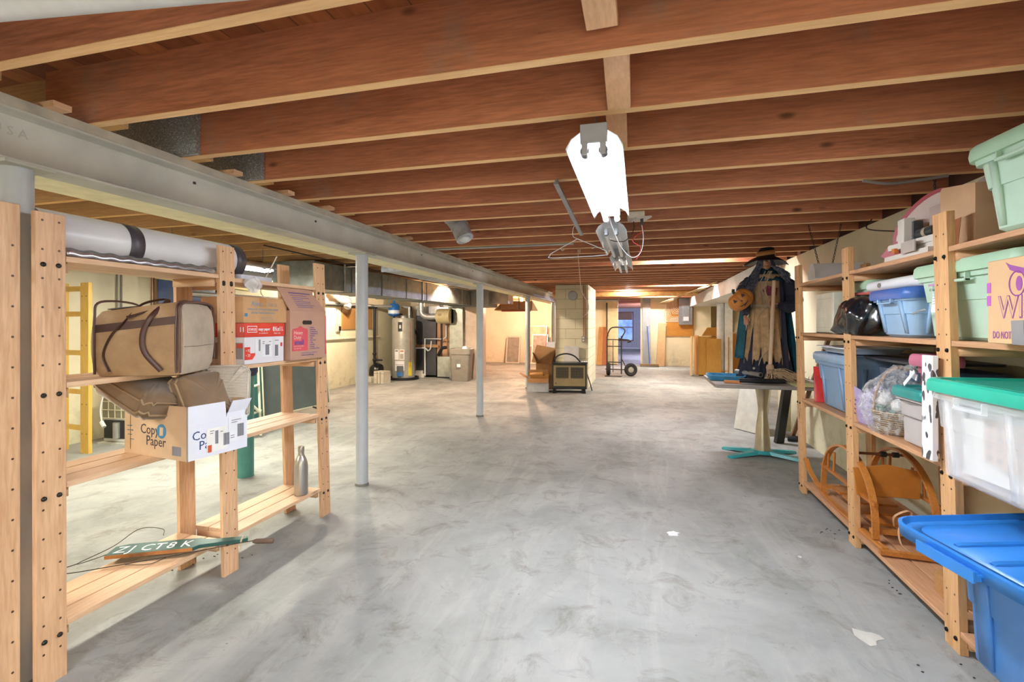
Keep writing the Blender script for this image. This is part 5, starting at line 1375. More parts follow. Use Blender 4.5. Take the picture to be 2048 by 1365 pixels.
# ---- green sign board, wire, cork handle
A, B_ = at(222, 1104, z=.245), at(496, 1076, z=.25)
ax = (B_ - A); L = ax.length; ang = math.atan2(ax.y, ax.x)
t = thing('sign_board', 'dark green wooden board with white painted letters lying across the lowest shelf', 'board', (A.x, A.y, .232), ang)
gp_ = plain('#2e5a52', .5, var=.15)
mb = MB(); mb.prism([(0, -.05), (.36, -.055), (.38, -.03), (L - .02, -.012), (L, .0), (L - .01, .025), (.4, .03), (.36, .055), (.05, .06), (0, .04)], .018, Matrix()); mb.obj('board', gp_, t, bevel=.002)
mb = MB(); mb.bx(.0, .36, -.0565, -.0535, .001, .017); mb.M = Matrix(); mb.obj('raw_edge', plain('#b0743c', .7, var=.3), t)
for s_, x in (('Z', .02), ('J', .08), ('C', .125), ('T', .18), ('8', .235), ('K', .295)): text(t, s_, (x, -.035, .0185), (0, 0, 1), .095, whitep, up=(0, 1, 0), sx=.8)
t = thing('wire_coil', 'thin dark wire with a cork handle looped around the green board', 'wire', (A.x, A.y, .215), ang)
mb = MB()
mb.tube(bez([(-.12, -.03, .0), (-.17, -.09, 0), (-.1, -.12, 0), (.06, -.09, .0), (.2, -.085, .01), (.36, -.075, .02), (L + .0, -.05, .035), (L + .05, -.05, .035)], 8), .0022, 6)
mb.tube(bez([(.0, .03, .02), (-.05, .03, .0), (-.12, -.03, .0), (-.02, .06, .03), (.05, .15, .07), (.15, .15, .06), (.18, .09, .05)], 8), .0018, 6)
mb.tube(bez([(.1, -.09, 0), (.2, -.11, -.0), (.26, -.08, .01)], 8), .0015, 6); mb.obj('wire', plain('#3a2c24', .5), t)
mb = MB(); mb.tube([(L + .035, -.05, .034), (L + .05, -.05, .034), (L + .125, -.055, .03), (L + .13, -.055, .03)], [.007, .012, .012, .009], 14); mb.obj('cork_handle', plain('#6f5848', .8, var=.2), t)
mb = MB(); mb.tube([(L - .02, -.052, .0), (L - .02, -.04, .04), (L - .02, .0, .048)], .004); mb.obj('string_tie', plain('#c8b092'), t)

# ================================================================ RIGHT SHELVING
RP = [.50, 1.44, 2.35, 3.30, 4.235]
shelving('three-bay orange pine shelving along the right wall, loaded with totes', RP, [(0, 1), (1, 2), (2, 3), (3, 4)], {0: [.095, .735, 1.25, 1.64], 1: [.095, .735, 1.25, 1.64], 2: [.095, .735, 1.25, 1.64], 3: [.095, .735, 1.25, 1.64], 'slats': 4},
         1.235, 1.735, 1.79, opine, opine_y, opine_x, -1, [.07, .07, .09, .11, .12], 'wooden shelving units', 2, .098, .03)

def tote(label, loc, rz, w, d, h, body, lid=None, taper=.035, name='storage_tote', lidh=.035, ribs=True, lidlift=0, r=.05, rim=.012, group='plastic storage totes on the right shelving', cat='tote', handles=True, rot=None):
    """w along local x, d along local y; origin at the middle of the base"""
    t = thing(name, label, cat, loc, rz, group, rot=rot)
    def s_(z): return taper * 2 * (1 - z / h)
    mb = MB(); rings = [rr(w - s_(0) - .03, d - s_(0) - .03, r, .0), rr(w - s_(0), d - s_(0), r, .012)]
    zz = [.012, h * .55, h * .55 + .001, h * .86, h * .86 + .001, h]
    off = [0, 0, .006, .006, .006 + rim, .006 + rim]
    for z, o_ in zip(zz[1:], off[1:]): rings.append(rr(w - s_(z) + 2 * o_ - .012, d - s_(z) + 2 * o_ - .012, r, z))
    inner = [rr(w - s_(z) - .014, d - s_(z) - .014, r, z) for z in (h, .02)]
    mb.loft(rings + inner, True, True); bo = mb.obj('tote_body', body, t)
    if ribs:
        mb = MB()
        for sx in (-1, 1):
            for k in (-.28, .28):
                for sy in (-1, 1):
                    pass
            # vertical corner ribs on the narrow ends and long sides
        for sy in (-1, 1):
            for fx in (-.30, .30):
                y0, y1 = sy * (d / 2 - s_(.02) / 2), sy * (d / 2 + .0)
                mb.hexa([(fx * w - .012, y0 - sy * .01, .02), (fx * w + .012, y0 - sy * .01, .02), (fx * w + .012, y0 + sy * .004, .02), (fx * w - .012, y0 + sy * .004, .02),
                         (fx * w - .012, y1 - sy * .01, h * .86), (fx * w + .012, y1 - sy * .01, h * .86), (fx * w + .012, y1 + sy * .006, h * .86), (fx * w - .012, y1 + sy * .006, h * .86)])
        for sx in (-1, 1):
            for fy in (-.28, .28):
                x0, x1 = sx * (w / 2 - s_(.02) / 2), sx * (w / 2)
                mb.hexa([(x0 - sx * .01, fy * d - .012, .02), (x0 - sx * .01, fy * d + .012, .02), (x0 + sx * .004, fy * d + .012, .02), (x0 + sx * .004, fy * d - .012, .02),
                         (x1 - sx * .01, fy * d - .012, h * .86), (x1 - sx * .01, fy * d + .012, h * .86), (x1 + sx * .006, fy * d + .012, h * .86), (x1 + sx * .006, fy * d - .012, h * .86)])
        mb.obj('rib', body, bo)
    if handles:
        for sx in (-1, 1):
            mb = MB(); x = sx * (w / 2 + .008)
            mb.bx(min(x, x + sx * .022), max(x, x + sx * .022), -.07, .07, h * .80, h * .84); mb.bx(min(x, x + sx * .02), max(x, x + sx * .02), -.07, -.064, h * .8, h * .92); mb.bx(min(x, x + sx * .02), max(x, x + sx * .02), .064, .07, h * .8, h * .92)
            mb.obj('handle', body, t, bevel=.003)
    if lid:
        W2, D2 = w + .045, d + .045; z = h + lidlift
        mb = MB(); mb.loft([rr(W2, D2, r + .01, z - .02), rr(W2 + .006, D2 + .006, r + .01, z), rr(W2, D2, r + .01, z + lidh * .7), rr(W2 - .02, D2 - .02, r, z + lidh), rr(W2 - .06, D2 - .06, r, z + lidh), rr(W2 - .075, D2 - .075, r, z + lidh * .55), rr(W2 - .12, D2 - .12, r * .6, z + lidh * .55), rr(W2 - .14, D2 - .14, r * .6, z + lidh * .8)], True, True)
        mb.obj('lid', lid, t)
    return t, bo
sage, sagel = plain('#b5d2bd', .42, var=.03), plain('#a9cdb0', .4, var=.03)
lb_, lbl = plain('#9dbfe0', .38, var=.03), plain('#3e66b0', .35, var=.03)
# --- top shelf
zt = 1.642
tote('large pale green tote on the top shelf, topmost at the right edge', (1.50, 1.95, zt), R(4), .60, .42, .285, sage, sagel)
t = thing('brown_carton', 'upright tan carton on the top shelf behind the post, dark torn patch on its side', 'box', (1.34, 2.40, zt), R(-6))
mb = MB(); mb.prism([(0, 0), (.0, .30), (.015, .31), (.30, .26), (.30, 0)], -.28, frame((0, .30, 0), (-1, 0, 0))); mb.M = Matrix()
mb.obj('box_body', plain('#cda883', .7, var=.03), t)
mb = MB(); mb.prism([(.10, .0), (.16, .0), (.19, .14), (.115, .14)], .0008, frame((-.0005, .30, 0), (-1, 0, 0))); mb.obj('torn_patch', plain('#9a6238', .8), t)
# painted wooden cut-outs
def cutout(label, loc, rot, polys):
    t = thing('wooden_cutout', label, 'cutout', loc, 0, 'painted wooden cut-outs on the top shelf', rot=rot)
    for nm, poly, m, z, th in polys: mb = MB(); mb.prism(poly, th, Matrix.Translation((0, 0, z))); mb.obj(nm, m, t, bevel=.002)
    return t
pinkw, redc = plain('#e0cdc4', .5, var=.03), plain('#a83a44', .45)
F_ = None
def ell(cx, cy, a, b, n=24, rot=0): return [(cx + a * math.cos(2 * PI * k / n) * math.cos(rot) - b * math.sin(2 * PI * k / n) * math.sin(rot), cy + a * math.cos(2 * PI * k / n) * math.sin(rot) + b * math.sin(2 * PI * k / n) * math.cos(rot)) for k in range(n)]
c0 = Vector((1.42, 2.95, 1.80))
t = thing('wooden_cutout', 'pinkish white painted wooden cut-out with red edging leaning on the top shelf', 'cutout', tuple(c0), 0, 'painted wooden cut-outs on the top shelf')
Fv = frame((0, 0, 0), (-.75, -.65, 0))
mb = MB(); mb.prism(ell(.02, .045, .17, .085, 28, R(48)), .016, Fv); mb.obj('body_board', pinkw, t, bevel=.003)
mb = MB(); mb.prism(ell(-.0, .062, .175, .085, 28, R(48)), -.014, Fv); mb.obj('red_edge', redc, t)
mb = MB(); mb.prism([(-.16, -.06), (-.09, -.02), (-.06, -.06), (-.08, -.15), (-.15, -.157), (-.2, -.11)], .014, Fv @ Matrix.Translation((.02, 0, .004))); mb.obj('tail_board', redc, t)
mb = MB(); mb.prism([(-.10, -.155), (-.07, -.05), (.0, -.08), (.02, -.157)], .018, Fv @ Matrix.Translation((.02, 0, .006))); mb.obj('foot_board', pinkw, t)
mb = MB(); mb.prism(ell(.12, .13, .04, .03, 16, .5) , .024, Fv); mb.prism(ell(.16, .155, .03, .022, 12, .3), .028, Fv); mb.prism(ell(.10, .09, .028, .02, 12, .3), .026, Fv); mb.obj('scalloped_trim', plain('#d9bf9f', .6), t)
mb = MB(); mb.prism([(.02, .0), (.05, .06), (.08, .07), (.06, .0)], .02, Fv); mb.obj('orange_piece', plain('#c88848', .6), t)
c1 = Vector((1.50, 2.62, 1.9))
t = thing('wooden_cutout', 'grey-mauve scalloped wooden cut-out behind the tan carton, touching the green lid', 'cutout', tuple(c1), 0, 'painted wooden cut-outs on the top shelf')
mb = MB(); mb.prism([(-.2, -.255), (-.2, -.02), (-.08, .02), (.02, .09), (.03, .12), (.06, .115), (.07, .15), (.10, .15), (.10, .19), (.15, .19), (.15, -.255)], .015, Fv); mb.obj('board', plain('#b8a49c', .6), t, bevel=.003)
# white wood pieces, canister etc.
ww = plain('#e4dfd6', .55, var=.04)
t = thing('white_wood_block', 'stack of white painted boards lying on the top shelf beside the post', 'boards', (1.30, 2.60, zt), R(-3))
mb = MB(); mb.slab((.02, .05, .02), (-.0, .46, .02), .05, .035, (1, 0, 0)); mb.obj('board', ww, t)
mb = MB(); mb.slab((.05, .0, .08), (.0, .42, .08), .05, .03, (1, 0, 0)); mb.obj('board', ww, t)
mb = MB(); mb.slab((.05, .14, .04), (.05, .14, .065), .06, .2, (1, 0, 0)); mb.obj('spacer_board', ww, t)
mb = MB(); mb.bx(-.028, -.022, .12, .26, .03, .085); mb.obj('hinge', plain('#c9cac6', .4, .4), t)
mb = MB(); mb.bx(-.03, -.01, .33, .36, .045, .07); mb.obj('orange_block', plain('#d8793a', .6), t)
mb = MB(); mb.bx(0, .05, .30, .37, .097, .22); mb.obj('upright_block', ww, t, bevel=.003)
t = thing('dark_canister', 'dark green canister lying on the white boards of the top shelf', 'canister', (1.36, 2.70, zt + .125))
mb = MB(); mb.cyl((0, 0, 0), (0, .14, 0), .026); mb.obj('body', plain('#2e3a40', .35), t); mb = MB(); mb.cyl((0, .06, 0), (0, .085, 0), .0268); mb.obj('label_band', plain('#b8a98c'), t)
mb = MB(); mb.bx(1.35, 1.39, 2.88, 2.95, zt + .1, zt + .2); one(mb, 'grey_tin', 'small ribbed grey tin standing behind the canister on the top shelf', 'tin', plain('#6a6d70', .4, .5))
mb = MB(); mb.bx(1.30, 1.42, 2.92, 3.0, zt + .0005, zt + .03); one(mb, 'wood_offcut', 'small reddish wood offcut under the end of the white boards', 'wood block', plain('#a86a4c', .6))
# --- second shelf
z2 = 1.252
t = thing('file_box', 'beige file box with blue inside and lined end, far end of the second shelf', 'box', (1.29, 3.74, z2), 0)
mb = MB(); mb.bx(0, .30, 0, .02, 0, .285); mb.bx(0, .012, .02, .33, 0, .285); mb.bx(.29, .30, .02, .33, 0, .285); mb.bx(0, .3, .33, .34, 0, .285); mb.bx(0, .3, .02, .33, 0, .01); mb.obj('box_body', plain('#e0dcc9', .5), t, bevel=.003)
mb = MB(); mb.M = frame((0, .34, 0), (-1, 0, 0))
for k in range(14): mb.bx(.04, .16, .09 + k * .0125, .091 + k * .0125, 0, .001)
mb.bx(.02, .3, .245, .2465, 0, .001); mb.bx(.02, .3, .04, .0415, 0, .001); mb.obj('printed_lines', plain('#a9a694'), t)
mb = MB(); mb.prism([(.06, .02), (.22, .02), (.14, .25), (.10, .25)], .002, frame((0, -.0005, 0), (0, -1, 0))); mb.obj('blue_flap', plain('#2f5fae', .4), t)
tt, bo = tote('pale green tote behind the far middle post on the second shelf', (1.53, 3.48, z2), 0, .40, .34, .295, sage, sagel)
decal(tt, 'label', frame((-.12, -.172, .10), (0, -1, 0)), .09, .13, whitep)
decal(tt, 'label', frame((-.202, .12, .10), (-1, 0, 0)), .06, .12, whitep)
tote('light blue tote with darker blue lid under the white tube, second shelf', (1.53, 2.965, z2), 0, .5, .38, .215, lb_, lbl)
mb = MB(); p = at(1692, 580, x=1.30); q = at(1835, 570, x=1.36)
t = thing('white_tube', 'white plastic tube with a hole lying on the blue lid of the second shelf', 'tube', (0, 0, 0))
ya, yb_, zc = 2.62, 3.28, z2 + .215 + .035 + .032
mb.lathe([(.026, ya), (.031, ya), (.031, yb_), (.026, yb_), (.026, ya)], (1.33, 0, zc), 'y', 28, False); mb.obj('tube_wall', whitep, t)
mb = MB(); mb.M = frame((1.299, 3.12, zc), (-1, 0, 0)); mb.prism(ell(0, 0, .022, .013, 18), .001); mb.obj('side_hole', plain('#8f8c86'), t)
mb = MB(); mb.cyl((1.285, 3.46, zc - .03), (1.325, 2.95, zc - .045), .009); one(mb, 'red_stick', 'thin red stick pointing out past the post from the blue lid', 'stick', plain('#c0605c', .5))
mb = MB(); mb.tube(bez([(1.262, 2.60, 1.385), (1.25, 2.63, 1.378), (1.245, 2.66, 1.365)], 4), [.004] * 9, 8); one(mb, 'metal_clip', 'tiny metal clip between the blue tote and the large green tote', 'clip', galv)
# rubbish bag
blk = plain('#14161c', .22, var=.1, spec=.8)
t = thing('black_bag', 'shiny black plastic bag bulging out beside the light blue tote, second shelf', 'bag', (1.29, 3.33, z2 + .11))
random.seed(5)
def bagf(u, v):
    a = 2 * PI * u; s_ = math.sin(PI * v) ** .7
    rx, ry, rz = .10, .17, .12
    w_ = 1 + .10 * math.sin(5 * a + 4 * v) + .07 * math.sin(9 * a - 11 * v) + .05 * math.sin(17 * v + 3 * a)
    x = rx * s_ * math.cos(a) * w_; y = ry * s_ * math.sin(a) * w_; z = -rz * math.cos(PI * v)
    tip = max(0, math.sin(a)) ** 6 * max(0, 1 - abs(v - .35) * 3.2)
    return (x - .06 * tip, y + .16 * tip, z - .03 * tip)
mb = MB(); mb.grid(bagf, 64, 32); mb.obj('bag_body', blk, t)
tt, bo = tote('large pale green tote behind the near post with white label, second shelf', (1.475, 2.385, z2), 0, .38, .66, .30, sage, sagel)
decal(tt, 'label', frame((-.189, .215, .12), (-1, .0, 0.08)), .075, .13, whitep)
text(tt, '12 Gallon', (-.199, .21, .215), (-1, 0, .08), .016, ink); printed(tt, frame((-.1905, .215, .12), (-1, 0, .08)), [(.006, .085 - .012 * k, .06) for k in range(5)], plain('#8c8c98'), .002)
decal(tt, 'purple_strip', frame((-.1995, .215, .237), (-1, 0, .08)), .075, .01, plain('#b98cb8'))
# WISE box (potato chip carton with an owl)
t = thing('snack_carton', 'tan carton printed with a purple owl and outlined purple letters, second shelf', 'box', (1.185, 2.06, z2), R(-2))
mb = MB(); mb.bx(0, .45, -.48, 0, 0, .285); mb.obj('box_body', plain('#d7b084', .65, var=.03), t, bevel=.004)
ow = plain('#9a4fa0', .55); F = frame((-.0006, 0, 0), (-1, 0, 0))
text(t, 'WISE', (-.001, -.06, .088), (-1, 0, 0), .105, ow, bold=.0022, sx=.85); text(t, 'WISE', (-.0016, -.0605, .0903), (-1, 0, 0), .103, plain('#d7b084', .65), sx=.86, bold=-.0010)
text(t, 'DO NOT', (-.001, -.03, .018), (-1, 0, 0), .036, ow, sx=.62); text(t, 'CRUSH', (-.001, -.15, .018), (-1, 0, 0), .036, ow, sx=.62)
mb = MB(); mb.M = F
mb.prism([(.095, .272), (.115, .245), (.15, .232), (.19, .225), (.215, .222), (.19, .242), (.14, .255), (.115, .262)], .0006)
for cx in (.148, .25):
    ring = ell(cx, .198, .036, .040, 24)
    mb.tube([(x, y, .0003) for x, y in ring], .0022, 4, True); mb.prism(ell(cx + .008, .198, .014, .024, 18), .0007)
mb.prism([(.19, .19), (.2, .165), (.21, .19)], .0006)
mb.obj('printed_owl', ow, t)
mb = MB(); mb.bx(-.0008, 0, -.0, -.0, .1, .2); mb.M = Matrix()
mb = MB(); mb.M = F; mb.bx(-.000, .02, .13, .165, 0, .0007); mb.bx(0, .02, .175, .21, 0, .0007); mb.obj('purple_blocks', plain('#b45cb4', .5), t)
mb = MB(); mb.M = F; mb.prism([(.125, .0), (.18, -.0), (.175, .08), (.12, .078)], .0009); mb.obj('duct_tape', plain('#9fa9b4', .3, .5), t)
# --- third shelf
z3 = .737
tote('blue-grey tote with recessed handle grooves, far end of the third shelf', (1.51, 3.72, z3), 0, .50, .56, .345, plain('#7f9dbb', .42, var=.04), plain('#86a4c0', .4), rim=.014, handles=False)
t = thing('white_tray', 'shallow white tray sitting on the blue-grey tote, third shelf', 'tray', (1.47, 3.80, z3 + .345 + .037))
mb = MB(); mb.loft([rr(.30, .38, .03, 0), rr(.36, .44, .04, .035), rr(.40, .48, .04, .037), rr(.40, .48, .04, .043), rr(.34, .42, .04, .040), rr(.29, .37, .03, .006)]); mb.obj('tray_shell', whitep, t)
mb = MB(); mb.loft([rr(.40, .60, .04, 0), rr(.40, .6, .04, .012), rr(.30, .45, .04, .014)]); o_ = mb.obj('flat_cover', plain('#3a3e46', .4), None, loc=(1.55, 3.18, z3 + .37)); setp(o_, 'flat dark lid lying on the dark tote behind the cellophane basket', 'lid')
tote('dark blue-grey tote in shadow behind the basket, third shelf', (1.55, 3.05, z3), 0, .40, .38, .335, plain('#4f5a6e', .45), None, handles=False)
t = thing('red_folder', 'red plastic folder with grey label at the far end of the third shelf', 'folder', (1.27, 4.05, z3), R(-12))
mb = MB(); mb.hexa([(0, 0, 0), (.24, 0, 0), (.24, .03, 0), (0, .03, 0), (0, .04, .26), (.24, .04, .26), (.24, .07, .26), (0, .07, .26)]); mb.obj('folder_body', plain('#cf2c2c', .25, var=.12), t)
decal(t, 'label', frame((.02, .028, .17), (0, -1, .15)), .07, .05, plain('#b9b4b8'))
t = thing('purple_bin', 'small lilac bin with wavy rim beside the basket, third shelf', 'bin', (1.32, 3.26, z3))
mb = MB(); rings = []
lil = plain('#b3a5d6', .4)
for z, s_ in ((0, .80), (.01, .84), (.1, .95), (.2, 1.05)):
    rings.append([Vector((p.x * s_, p.y * s_, z + (.018 * math.sin(i * 2 * PI / 12) if z >= .2 else 0))) for i, p in enumerate(rr(.14, .18, .05, 0, 8))])
inn = [[Vector((p.x * .97, p.y * .97, p.z)) for p in rings[-1]], [Vector((p.x * .96, p.y * .96, .012)) for p in rings[0]]]
mb.loft(rings + inn); mb.obj('bin_body', lil, t)
mb = MB()
for k in range(4): mb.tube(bez([(-.077 + .001 * k, .03, .05 + .026 * k), (-.079 + .001 * k, .02, .058 + .026 * k), (-.080 + .001 * k, .01, .05 + .026 * k), (-.081, .0, .056 + .026 * k)], 4), .0014, 5)
mb.obj('dark_marks', plain('#4a3a6a'), t)
# basket in cellophane
t = thing('gift_basket', 'wicker gift basket with green filling wrapped in clear cellophane, third shelf', 'basket', (1.35, 3.0, z3))
wk, nt, b = newmat('m_wicker'); tc = nt.nodes.new('ShaderNodeTexCoord'); br_ = nt.nodes.new('ShaderNodeTexWave'); br_.bands_direction = 'Z'; br_.inputs['Scale'].default_value = 28; br_.inputs['Distortion'].default_value = 2.5
nt.links.new(tc.outputs['Object'], br_.inputs['Vector']); nt.links.new(ramp(nt, br_.outputs['Fac'], [(.2, lin('#7d5a34')), (.6, lin('#d0a870')), (1, lin('#e8d3b0'))]), b.inputs['Base Color']); bump(nt, b, br_.outputs['Fac'], .9, .01); b.inputs['Roughness'].default_value = .6
mb = MB(); mb.lathe([(.001, .0), (.085, .0), (.10, .03), (.125, .11), (.13, .115), (.12, .12), (.105, .10), (.001, .09)], n=40)
for k in range(9): mb.tube([(r_ * math.cos(a), r_ * math.sin(a), .012 + k * .0115 + .002 * math.sin(16 * a)) for a in (2 * PI * i / 40 for i in range(40)) for r_ in (.099 + k * .0032,)], .005, 6, True)
mb.obj('basket', wk, t)
mb = MB(); random.seed(2)
for k in range(60): a = random.random() * 6.28; r_ = .1 * random.random() ** .5; mb.ball((r_ * math.cos(a), r_ * math.sin(a), .115 + random.random() * .03), (.016, .014, .01), 7, 5)
mb.obj('green_filling', plain('#2f7a66', .6, var=.25, scale=30), t)
mb = MB(); mb.ball((-.06, .05, .17), (.05, .05, .05), 14, 10); mb.ball((-.02, -.04, .15), (.045, .04, .04), 14, 10); mb.obj('white_filling', plain('#e8e4e2', .8, bmp=.4), t)
setp(t.children[-1], None, None, None, None)
mb = MB(); pts = [(-.115 * math.cos(a), .03 * math.cos(a), .11 + .24 * math.sin(a)) for a in (PI * i / 24 for i in range(25))]
mb.tube(pts, .008, 8); mb.tube([(p[0], p[1] + .008 * math.sin(i * 1.6), p[2] + .006 * math.cos(i * 1.6)) for i, p in enumerate(pts)], .006, 6); mb.obj('handle', wood('#a9794c', '#6e4828', 'x', 0), t)
cel, nt, b = newmat('m_cellophane'); b.inputs['Base Color'].default_value = (1, 1, 1, 1); b.inputs['Roughness'].default_value = .08; b.inputs['Specular IOR Level'].default_value = 1
n1 = noise(nt, coords(nt), 22, 5, .6, 1.5); nt.links.new(ramp(nt, n1, [(.4, (.10, .10, .10, 1)), (.62, (.45, .45, .45, 1))]), b.inputs['Alpha']); bump(nt, b, n1, 1, .03)
def celf(u, v):
    a = 2 * PI * u; z = .36 * v; r_ = .125 + .05 * math.sin(PI * min(1, v * 1.25)) - .13 * max(0, v - .72) * 2.6
    w_ = 1 + .05 * math.sin(11 * a + 9 * v) + .035 * math.sin(23 * a - 14 * v) + .02 * math.sin(41 * v)
    r_ = max(r_, .01)
    return (r_ * w_ * math.cos(a), r_ * w_ * math.sin(a) * 1.1, .003 + z)
mb = MB(); mb.grid(celf, 72, 30); mb.obj('cellophane_wrap', cel, t)
mb = MB(); mb.grid(lambda u, v: (-.02 + (.03 + .06 * v) * math.cos(2 * PI * u) * (1 + .2 * math.sin(7 * 2 * PI * u)), -.09 - .12 * v + .02 * math.sin(11 * u), .33 - .03 * v + (.03 + .05 * v) * math.sin(2 * PI * u) * (1 + .2 * math.cos(9 * 2 * PI * u))), 40, 8); mb.obj('gathered_wrap', cel, t)
# grey tote teal lid
teal = plain('#2f8f8a', .35)
tt, bo = tote('grey tote with dark teal lid beside the cow-spotted box, third shelf', (1.46, 2.70, z3), 0, .42, .27, .25, plain('#b8b1ae', .5, var=.03), teal, taper=.015, ribs=False, lidh=.028, handles=False)
mb = MB(); mb.M = frame((-.206, .10, .0), (-1, 0, 0)); mb.prism([(.0, .215), (.2, .215), (.19, .205), (.10, .197), (.01, .205)], .004); mb.obj('handle_slot', plain('#7e7876'), tt)
mb = MB(); mb.M = frame((-.204, .12, .0), (-1, 0, 0)); mb.bx(0, .24, .138, .140, 0, .004); mb.obj('seam_line', plain('#8a8482'), tt)
mb = MB(); mb.slab((1.235, 2.72, z3 + .29), (1.25, 2.66, z3 + .36), .02, .003, (0, 1, 0)); mb.slab((1.26, 2.66, z3 + .33), (1.26, 2.72, z3 + .345), .03, .004, (0, 0, 1)); one(mb, 'white_tag', 'small white plastic tag standing on the teal lid', 'tag', whitep)
tote('burgundy pink box standing on the teal lid beside the near post', (1.335, 2.66, z3 + .25 + .030), 0, .11, .12, .125, plain('#b0607a', .45), plain('#b4657f', .4), taper=.01, r=.02, ribs=False, handles=False)
# cow print box
cow, nt, b = newmat('m_cow'); vo = nt.nodes.new('ShaderNodeTexVoronoi'); vo.inputs['Scale'].default_value = 30
mp = coords(nt, (1, 1, .6), False); nd = N(nt, 'ShaderNodeVectorMath', operation='ADD'); nz_ = nt.nodes.new('ShaderNodeTexNoise'); nz_.inputs['Scale'].default_value = 14; nt.links.new(mp, nz_.inputs['Vector'])
sc_ = N(nt, 'ShaderNodeVectorMath', operation='SCALE'); sc_.inputs['Scale'].default_value = .05; nt.links.new(nz_.outputs['Color'], sc_.inputs[0]); nt.links.new(mp, nd.inputs[0]); nt.links.new(sc_.outputs[0], nd.inputs[1]); nt.links.new(nd.outputs[0], vo.inputs['Vector'])
nt.links.new(ramp(nt, vo.outputs['Distance'], [(.36, lin('#4a484c')), (.40, lin('#eeeef2'))]), b.inputs['Base Color']); b.inputs['Roughness'].default_value = .5
mb = MB(); mb.bx(1.195, 1.215, 2.405, 2.485, z3 + .004, 1.185); mb.M = Matrix()
one(mb, 'spotted_board', 'white panel with black cow spots standing upright by the near post', 'panel', cow, bevel=.001)
t = thing('spotted_box', 'long white box with black cow spots behind the clear tote, third shelf', 'box', (1.50, 1.62, z3), 0)
mb = MB(); mb.bx(0, .2, 0, .68, 0, .43); mb.obj('box_body', cow, t, bevel=.003); mb = MB(); mb.bx(-.01, .21, -.01, .69, .43, .44); mb.obj('lid', plain('#b98c80', .5), t)
t = thing('black_rack', 'black bent metal rack standing on the spotted box', 'rack', (1.56, 1.70, z3 + .4405), 0)
mb = MB()
for k in range(4): mb.tube(bez([(0, .14 * k, 0), (.0, .14 * k + .03, .035), (.0, .14 * k + .08, .0)], 6), .007, 6)
mb.obj('bent_rod', black, t)
# clear tote with green lid
clr, nt, b = newmat('m_clear_tote'); b.inputs['Base Color'].default_value = (.93, .95, .98, 1); b.inputs['Roughness'].default_value = .25; b.inputs['Alpha'].default_value = .3; b.inputs['Specular IOR Level'].default_value = .8
aqua = plain('#2fb59c', .3, var=.03)
cx, cy, cw, cd2, ch = 1.42, 2.02, .60, .50, .345
tt, bo = tote('clear tote with bright green lid full of white cloth, jutting from the third shelf', (cx, cy, z3 + .0), R(3), cw, cd2, ch, clr, aqua, taper=.02, lidh=.028, lidlift=.0, r=.06)
cloth = plain('#efece4', .8, var=.04, bmp=.5)
t = thing('white_cloth', 'bundle of cream and white cloth inside the clear tote', 'cloth', (cx, cy, z3 + .022), R(3))
mb = MB(); mb.loft([[Vector((p.x * (1 + .03 * math.sin(i * .9 + k)), p.y * (1 + .04 * math.sin(i * 1.3 - k)), .012 + .028 * k + .006 * math.sin(i * .7 + 2 * k))) for i, p in enumerate(rr(.48, .38, .06, 0, 8))] for k in range(8)], True, True); mb.obj('cloth_bundle', cloth, t)
mb = MB(); mb.ball((-.14, .10, .23), (.1, .1, .06), 20, 12); mb.ball((.05, -.02, .23), (.16, .14, .05), 20, 12); mb.obj('white_fold', plain('#f2f2f6', .7), t)
t = thing('printed_packet', 'packet printed with small grey squares inside the clear tote', 'packet', (cx - .268, cy - .22, z3 + .11), R(3))
mb = MB(); mb.bx(0, .006, .02, .20, .0, .15); mb.obj('packet_body', plain('#cfb8a8', .6), t)
mb = MB()
for i in range(4):
    for j in range(4): mb.bx(-.001, 0, .035 + .043 * i, .055 + .043 * i, .015 + .035 * j, .03 + .035 * j)
mb.obj('squares', plain('#8f8a92'), t)
# dark handle at right edge above lid
# --- bottom: sled, blue tote, green board, wood block
z4 = .097
t = thing('wooden_sled', 'varnished wooden child sleigh with bent arm hoops on the lowest shelf', 'sled', (-.07, 0, 0))
sw = wood('#c9843e', '#8f5220', 'y', 0, .3); sd = wood('#b8702c', '#8a4c18', 'y', 0, .3, var=.15)
def band(mb, pts, w, th, side=(1, 0, 0)):
    pts = [Vector(p) for p in pts]; sdv = Vector(side).normalized(); rings = []
    for i, p in enumerate(pts):
        a = pts[max(0, i - 1)]; b__ = pts[min(len(pts) - 1, i + 1)]; d_ = (b__ - a).normalized(); n_ = d_.cross(sdv).normalized()
        rings.append([p - sdv * w / 2 - n_ * th / 2, p + sdv * w / 2 - n_ * th / 2, p + sdv * w / 2 + n_ * th / 2, p - sdv * w / 2 + n_ * th / 2])
    mb.loft(rings, smooth=False)
zs = z4
